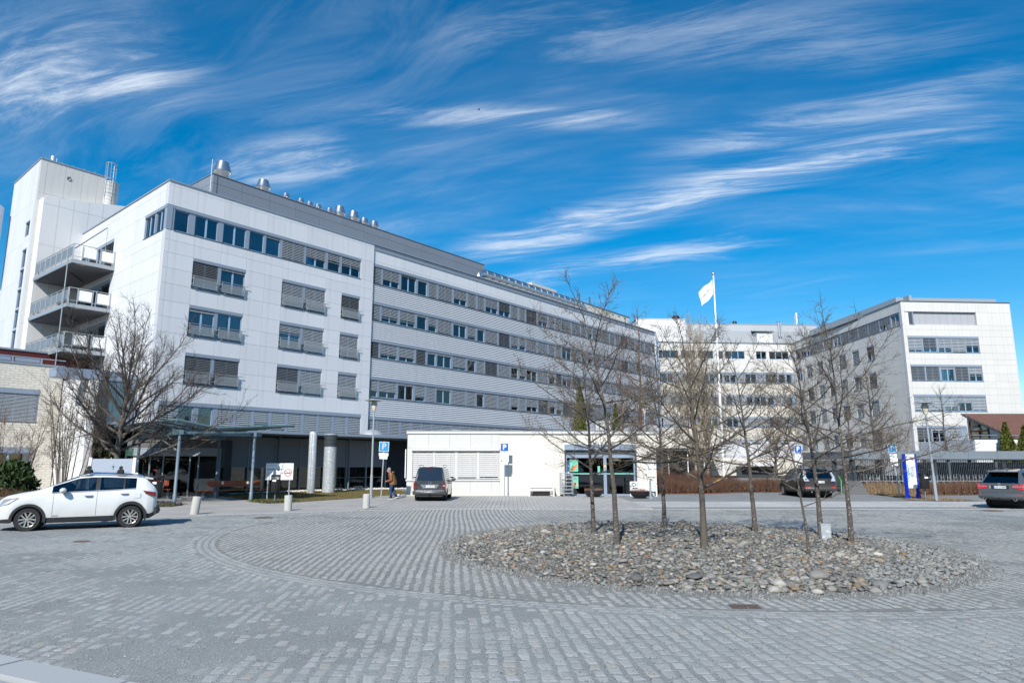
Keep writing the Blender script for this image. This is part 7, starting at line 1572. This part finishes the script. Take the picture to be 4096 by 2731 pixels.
m_ = MB(); m_.v += [(-2.128, -.52, .90), (-2.128, .52, .90), (-2.128, .36, .70), (-2.128, -.36, .70)]; m_.f.append((0, 1, 2, 3)); m_.m.append(0); m_.obj('plate_recess', 'chrome', van); num_plate(van, -2.14, 0, .80, 'TS 28703', BY); MB().box(-2.14, -2.12, -.56, .56, .905, .925).obj('tailgate_handle', 'trim_black', van)
em = MB(); em.tube([(-2.132, .085 * math.cos(a_), 1.0 + .085 * math.sin(a_)) for a_ in np.linspace(0, 6.283, 21)[:-1]], .010, 4, closed=True); em.tube([(-2.132, .045, 1.065), (-2.132, .0, 1.005), (-2.132, -.045, 1.065)], .009, 4); em.tube([(-2.132, .07, 1.03), (-2.132, .035, .935), (-2.132, 0, .985), (-2.132, -.035, .935), (-2.132, -.07, 1.03)], .009, 4); em.obj('emblem', 'chrome', van)
text('CADDY', .055, 'lettering', 'chrome', van, TV(-2.125, .62, .99)); text('TDI', .05, 'lettering', 'chrome', van, TV(-2.125, -.64, .98))
MB().box(-1.99, -1.93, -.20, .20, 1.715, 1.745).obj('brake_light', 'lens_red', van); MB().tube([(-2.13, .0, 1.12), (-2.10, -.28, 1.13), (-2.10, -.48, 1.12)], .012, 4).obj('wiper', 'trim_black', van); MB().tube([(-2.0, 0, .33), (-2.28, 0, .30), (-2.30, 0, .40)], .025, 6).obj('tow_bar', 'trim_black', van); MB().lathe([(0, .44), (.03, .42), (.03, .39)], 8, c=(-2.30, 0, 0)).obj('tow_ball', 'trim_black', van)
# dark brown estate car behind the trees
S = dict(paint='paint_brown', clad=1, wb=2.86, wr=.37, hwm=.945, x0=-2.36, x1=2.44, ws=(.70, 1.45), rw=(-2.30, -1.98), win=[(-1.95, -1.28), (-1.2, -.22), (-.14, 1.15)], mirror=(.9, 1.15), handles=(-1.0, .12), seams=(-1.16, -.18, 1.08), rwtrim=0,
    top=[(-2.36, 1.10), (-2.30, 1.14), (-1.98, 1.66), (-1.8, 1.72), (-.5, 1.76), (.3, 1.74), (.68, 1.68), (1.0, 1.48), (1.48, 1.18), (2.0, 1.08), (2.3, .92), (2.44, .7)], belt=[(-2.36, 1.08), (-1.9, 1.14), (0, 1.10), (1.2, 1.08), (1.48, 1.12), (2.0, 1.0), (2.44, .66)], hw=[(-2.36, .86), (-2.2, .91), (-1.6, .945), (1.6, .945), (2.1, .88), (2.44, .65)], hwt=[(-2.36, .80), (-2.28, .80), (-1.95, .66), (.4, .66), (1.0, .70), (1.5, .78), (2.44, .55)], zb=[(-2.36, .42), (-2.0, .30), (2.0, .28), (2.44, .34)])
vol, ip = car('brown_estate', 'dark brown estate car parked by the shelter, half hidden behind the bare trees', 'car', 18.3, 43.5, R(90 - 3), S)
for sd in (-1, 1):
    mb = MB(); mb.v += [(-2.42, sd * .62, .98), (-2.40, sd * .90, .98), (-2.22, sd * .93, 1.22), (-2.0, sd * .80, 1.62), (-2.08, sd * .70, 1.58), (-2.32, sd * .76, 1.2)]; mb.f.append((0, 1, 2, 5) if sd > 0 else (5, 2, 1, 0)); mb.f.append((5, 2, 3, 4) if sd > 0 else (4, 3, 2, 5)); mb.m += [0, 0]; mb.obj('tail_light', 'lens_clear', vol); MB().box(-2.46, -2.44, min(sd * .55, sd * .82), max(sd * .55, sd * .82), .55, .66).obj('reflector', 'lens_red_bright', vol); MB().tube([(-2.4, sd * .55, .36), (-2.5, sd * .55, .36)], .045, 8).obj('exhaust', 'chrome', vol)
    MB().tube([(-1.8, sd * .62, 1.75), (-1.5, sd * .63, 1.82), (.2, sd * .63, 1.82), (.5, sd * .62, 1.74)], .02, 6).obj('roof_rail', 'trim_black', vol)
MB().tube([(-2.30, -.84, .55), (-2.38, -.5, .55), (-2.38, .5, .55), (-2.30, .84, .55)], .15, 8).obj('rear_bumper', 'paint_brown', vol, None, 60); num_plate(vol, -2.385, 0, .93, 'DR 11284', BY); MB().box(-2.40, -2.36, -.36, .36, 1.0, 1.025).obj('chrome_strip', 'chrome', vol)
# silver grey car driving off at the right
S = dict(paint='paint_silver', wb=2.93, wr=.385, hwm=.955, x0=-2.36, x1=2.46, ws=(.66, 1.45), rw=(-2.30, -1.86), win=[(-1.82, -1.28), (-1.2, -.22), (-.14, 1.15)], mirror=(.9, 1.13), handles=(-1.0, .12), seams=(-1.16, -.18, 1.08), rwtrim=0,
    top=[(-2.36, 1.09), (-2.30, 1.13), (-1.86, 1.62), (-1.7, 1.69), (-.5, 1.75), (.3, 1.73), (.64, 1.67), (1.0, 1.46), (1.48, 1.16), (2.0, 1.06), (2.3, .92), (2.46, .7)], belt=[(-2.36, 1.07), (-1.9, 1.12), (0, 1.08), (1.2, 1.06), (1.48, 1.10), (2.0, .98), (2.46, .66)], hw=[(-2.36, .87), (-2.2, .925), (-1.6, .955), (1.6, .955), (2.1, .88), (2.46, .65)], hwt=[(-2.36, .80), (-2.28, .80), (-1.86, .66), (.4, .66), (1.0, .70), (1.5, .78), (2.46, .55)], zb=[(-2.36, .46), (-2.0, .34), (2.0, .28), (2.46, .34)])
bmw, ip = car('grey_estate', 'grey estate car with red tail lamps leaving the square at the right edge', 'car', 24.05, 32.65, R(90 - 60), S)
for sd in (-1, 1):
    mb = MB(); mb.v += [(-2.385, sd * .50, .93), (-2.385, sd * .93, .86), (-2.12, sd * .965, .95), (-2.10, sd * .96, 1.08), (-2.33, sd * .90, 1.12), (-2.385, sd * .52, 1.03)]; mb.f.append((0, 1, 4, 5) if sd > 0 else (5, 4, 1, 0)); mb.f.append((1, 2, 3, 4) if sd > 0 else (4, 3, 2, 1)); mb.m += [0, 0]; mb.obj('tail_light', 'lens_red_bright', bmw); MB().tube([(-2.39, sd * .51, .985), (-2.39, sd * .91, .985), (-2.13, sd * .968, 1.0)], .012, 4).obj('light_strip', 'lens_clear', bmw)
    MB().box(-2.48, -2.46, min(sd * .60, sd * .84), max(sd * .60, sd * .84), .62, .655).obj('reflector', 'lens_red_bright', bmw); MB().tube([(-2.36, sd * .62, .44), (-2.50, sd * .62, .44)], .075, 10).obj('exhaust', 'chrome', bmw); MB().tube([(-2.501, sd * .62, .44), (-2.503, sd * .62, .44)], .055, 10).obj('exhaust_hole', 'cabin', bmw)
    MB().tube([(-1.75, sd * .63, 1.73), (-1.4, sd * .645, 1.79), (.2, sd * .645, 1.81), (.5, sd * .63, 1.74)], .02, 6).obj('roof_rail', 'trim_black', bmw)
MB().tube([(-2.30, -.86, .58), (-2.41, -.52, .58), (-2.41, .52, .58), (-2.30, .86, .58)], .16, 8).obj('rear_bumper', 'paint_silver', bmw, None, 60); MB().box(-2.50, -2.2, -.42, .42, .40, .50).obj('bumper_skirt', 'trim_black', bmw); num_plate(bmw, -2.385, .0, .955, 'UX 61044', BY); MB().box(-2.378, -2.36, -.36, .36, .885, 1.03).obj('plate_recess', 'trim_black', bmw); MB().box(-2.375, -2.36, .34, .44, .89, 1.03).obj('chrome_edge', 'chrome', bmw)
em = MB().lathe([(0, -.004), (.055, -.004), (.055, 0)], 16, axis='y').obj('emblem', 'chrome', bmw, TV(-2.385, 0, 1.09)); q4 = MB()
for a0 in (0, math.pi): q4.v += [(0, -.006, 0)] + [(.042 * math.cos(a0 + i * math.pi / 8), -.006, .042 * math.sin(a0 + i * math.pi / 8)) for i in range(5)]; b_ = len(q4.v) - 6; q4.f.append(tuple(range(b_, b_ + 6))); q4.m.append(0)
q4.obj('roundel', 'sign_blue', em)
mb = MB(); mb.v += [(-2.10, -.60, 1.655), (-2.10, .60, 1.655), (-1.72, .64, 1.71), (-1.72, -.64, 1.71), (-2.10, -.60, 1.62), (-2.10, .60, 1.62), (-1.80, .62, 1.62), (-1.80, -.62, 1.62)]
for f in ((0, 3, 2, 1), (4, 5, 6, 7), (0, 1, 5, 4), (1, 2, 6, 5), (3, 0, 4, 7)): mb.f.append(f); mb.m.append(0)
mb.obj('spoiler', 'paint_silver', bmw); MB().prism_y([(-1.45, 1.75), (-1.62, 1.745), (-1.60, 1.80), (-1.56, 1.80)], -.03, .03).obj('antenna_fin', 'paint_silver', bmw); text('X5', .07, 'lettering', 'chrome', bmw, TV(-2.378, -.58, 1.12)); MB().tube([(-2.36, 0, .42), (-2.52, 0, .40), (-2.54, 0, .50)], .03, 6).obj('tow_bar', 'trim_black', bmw)
# ------------------------------------------------------------------ the man on the path
PM('skin', (.50, .27, .19), .55, var=.06, scale=12); PM('hair_grey', (.24, .24, .245), .8, var=.25, scale=40, bump=.6, bscale=60); PM('jacket_brown', (.20, .085, .028), .55, var=.12, scale=14, bump=.15, bscale=50); PM('denim', (.022, .055, .12), .8, var=.35, scale=9, bump=.2, bscale=90); PM('shoe_navy', (.02, .028, .05), .7); PM('shoe_sole', (.75, .75, .74), .6)
man = thing('person', 'person in a brown quilted jacket and jeans walking left past the parking sign', 'person', -6.92, 40.2, .0, R(180))
# local +x is the walking direction, y to his left, z up
def skinned(name, verts, edges, radii, mt, parent, sub=2, root=0):
    me = bpy.data.meshes.new(name); me.from_pydata(verts, edges, [])
    bmk = bmesh.new(); bmk.from_mesh(me); lay = bmk.verts.layers.skin.verify(); bmk.verts.ensure_lookup_table()
    for i, r_ in enumerate(radii): lk_ = bmk.verts[i][lay]; lk_.radius = (r_, r_) if not isinstance(r_, tuple) else r_; lk_.use_root = (i == root)
    bmk.to_mesh(me); bmk.free(); o = bpy.data.objects.new(name + '_skin', me); COL.objects.link(o)
    o.modifiers.new('s', 'SKIN')
    sm = o.modifiers.new('u', 'SUBSURF'); sm.levels = sub; sm.render_levels = sub
    dg = bpy.context.evaluated_depsgraph_get(); dg.update(); m2 = bpy.data.meshes.new_from_object(o.evaluated_get(dg)); m2.name = name; bpy.data.objects.remove(o); bpy.data.meshes.remove(me)
    m2.materials.clear(); m2.materials.append(M[mt]); m2.polygons.foreach_set('use_smooth', [True] * len(m2.polygons)); return link(name, m2, parent)
hip, chest, neck, head = (-.05, 0, .93), (.05, 0, 1.28), (.12, 0, 1.46), (.19, 0, 1.56)
vs_ = [hip, (-.02, 0, 1.08), chest, neck, head, (.205, 0, 1.66)]; ed = [(0, 1), (1, 2), (2, 3), (3, 4), (4, 5)]; rd = [(.15, .12), (.15, .12), (.17, .12), .055, (.085, .08), (.075, .075)]
def limb(start, pts, rs):
    k = start
    for p, r_ in zip(pts, rs): vs_.append(p); rd.append(r_); ed.append((k, len(vs_) - 1)); k = len(vs_) - 1
    return k
limb(0, [(-.03, .10, .86), (.06, .10, .50), (.0, .10, .12), (.09, .10, .04), (.17, .10, .035)], [.085, .058, .042, .042, .032]); limb(0, [(-.07, -.10, .86), (-.04, -.10, .50), (-.27, -.10, .16), (-.20, -.10, .06), (-.13, -.10, .045)], [.085, .058, .042, .042, .032])
wl = limb(2, [(.06, .19, 1.36), (.02, .24, 1.08), (.24, .17, 1.02), (.29, .13, 1.01)], [.062, .045, .034, .034]); wr_ = limb(2, [(.06, -.19, 1.36), (.02, -.24, 1.08), (.24, -.17, 1.00), (.29, -.13, .99)], [.062, .045, .034, .034])
for w_, sy in ((wl, 1), (wr_, -1)):
    b0 = vs_[w_]
    for k, (dy, ln) in enumerate(((-.03, .062), (-.01, .07), (.012, .066), (.032, .052))): limb(w_, [(b0[0] + .03, b0[1] + dy, b0[2]), (b0[0] + .03 + ln * .6, b0[1] + dy * .9, b0[2] - .02), (b0[0] + .03 + ln * .75, b0[1] + dy * .8, b0[2] - .05)], [.0095, .0085, .0075])
    limb(w_, [(b0[0] + .0, b0[1] - sy * .045, b0[2] + .015), (b0[0] + .045, b0[1] - sy * .055, b0[2] - .005)], [.011, .009])
body = skinned('body', vs_, ed, rd, 'skin', man)
hm = MB(); hm.lathe([(.098, 1.60), (.102, 1.66), (.092, 1.72), (.06, 1.765), (0, 1.78)], 16, c=(.185, 0, 0)); hm.lathe([(.07, 1.50), (.096, 1.56), (.10, 1.60)], 16, c=(.165, 0, 0)); hm.obj('hair', 'hair_grey', man, None, 180)
fm_ = MB(); fm_.lathe([(0, 1.475), (.045, 1.485), (.072, 1.53), (.086, 1.60), (.084, 1.65), (.07, 1.69)], 16, c=(.215, 0, 0)); fm_.tube([(.285, 0, 1.63), (.318, 0, 1.585), (.295, 0, 1.575)], [.012, .017, .010], 6); fm_.tube([(.17, .098, 1.58), (.165, .112, 1.61), (.175, .10, 1.64)], .014, 5); fm_.tube([(.17, -.098, 1.58), (.165, -.112, 1.61), (.175, -.10, 1.64)], .014, 5); face = fm_.obj('face', 'skin', man, None, 180)
g_ = MB()
for s in (-.036, .036): g_.tube([(.300, s + .026 * math.cos(a_), 1.625 + .020 * math.sin(a_)) for a_ in np.linspace(0, 6.283, 13)[:-1]], .004, 4, closed=True)
for s in (-.07, .07): g_.tube([(.296, s * .9, 1.628), (.18, s * 1.45, 1.63)], .004, 4)
g_.obj('glasses', 'ink', man)
e_ = MB()
for s in (-.034, .034): e_.lathe([(0, 0), (.009, .004), (0, .008)], 8, c=(.294, s, 1.62))
e_.tube([(.296, -.022, 1.545), (.300, 0, 1.543), (.296, .022, 1.545)], .005, 4); e_.obj('eyes_and_mouth', 'hair_grey', man)
# quilted jacket: rings with a bulge for every baffle
def loft(mb, prof, n=20, caps=False):      # prof: (cx, cy, cz, rx, ry)
    b = len(mb.v)
    for cx, cy, cz, rx, ry in prof:
        for k in range(n): a_ = 2 * math.pi * k / n; mb.v.append((cx + rx * math.cos(a_), cy + ry * math.sin(a_), cz))
    for i in range(len(prof) - 1):
        for k in range(n): k2 = (k + 1) % n; mb.f.append((b + i * n + k, b + i * n + k2, b + (i + 1) * n + k2, b + (i + 1) * n + k)); mb.m.append(0)
jk = MB(); prof = []
zs_ = [.80, .90, 1.0, 1.15, 1.28, 1.38, 1.45, 1.50]; cxs = [-.06, -.055, -.045, -.01, .03, .06, .10, .12]; rxs = [.205, .21, .205, .19, .185, .165, .12, .10]; rys = [.235, .24, .235, .225, .235, .22, .14, .11]
nb_ = 44
for i in range(nb_ + 1):
    z = .80 + .70 * i / nb_; bu = .014 * abs(math.sin(math.pi * (z - .80) / .064)) if z < 1.44 else .004; prof.append((float(np.interp(z, zs_, cxs)), 0, z, float(np.interp(z, zs_, rxs)) + bu - .008, float(np.interp(z, zs_, rys)) + bu - .008))
loft(jk, prof); jk.tube([(-.02, -.10, 1.46), (-.045, -.06, 1.50), (-.05, .06, 1.50), (-.02, .10, 1.46)], [.05, .07, .07, .05], 8)
jk.obj('jacket', 'jacket_brown', man, None, 180)
for sy in (-1, 1):
    sl = MB(); p0, p1, p2 = Vector((.05, sy * .20, 1.38)), Vector((.00, sy * .27, 1.07)), Vector((.235, sy * .18, 1.0 + .01 * sy)); path, rr_ = [], []
    for i in range(29):
        u = i / 28; p = p0.lerp(p1, u / .55) if u < .55 else p1.lerp(p2, (u - .55) / .45); path.append(p); rr_.append(.088 - .034 * u + .010 * abs(math.sin(u * 28)))
    sl.tube(path, rr_, 10); sl.obj('sleeve', 'jacket_brown', man, None, 180)
    lg = MB(); pts = [(-.03, .10, .92), (.0, .105, .72), (.06, .10, .50), (.03, .10, .28), (.01, .10, .10)] if sy > 0 else [(-.07, -.10, .92), (-.06, -.105, .72), (-.04, -.10, .50), (-.16, -.10, .30), (-.265, -.10, .16)]
    lg.tube(pts, [.125, .108, .088, .078, .076], 12); lg.obj('trouser_leg', 'denim', man, None, 180)
    sh_ = MB(); ox, oz, rt_ = (.0, .0, 0) if sy > 0 else (-.27, .075, .30); M4 = T(ox, sy * .10, oz) @ Matrix.Rotation(rt_, 4, 'Y')
    for x0, x1, z0, z1, w0 in ((-.10, .20, 0.0, .03, .052),): sh_.obox(M4, x0, x1, -w0, w0, z0, z1, 1)
    k0 = len(sh_.v); sh_.tube([(-.07, 0, .07), (.0, 0, .075), (.10, 0, .06), (.18, 0, .045)], [.05, .055, .048, .03], 8)
    for i in range(k0, len(sh_.v)): sh_.v[i] = tuple(M4 @ Vector(sh_.v[i]))
    sh_.obj('shoe', ['shoe_navy', 'shoe_sole'], man, None, 50)
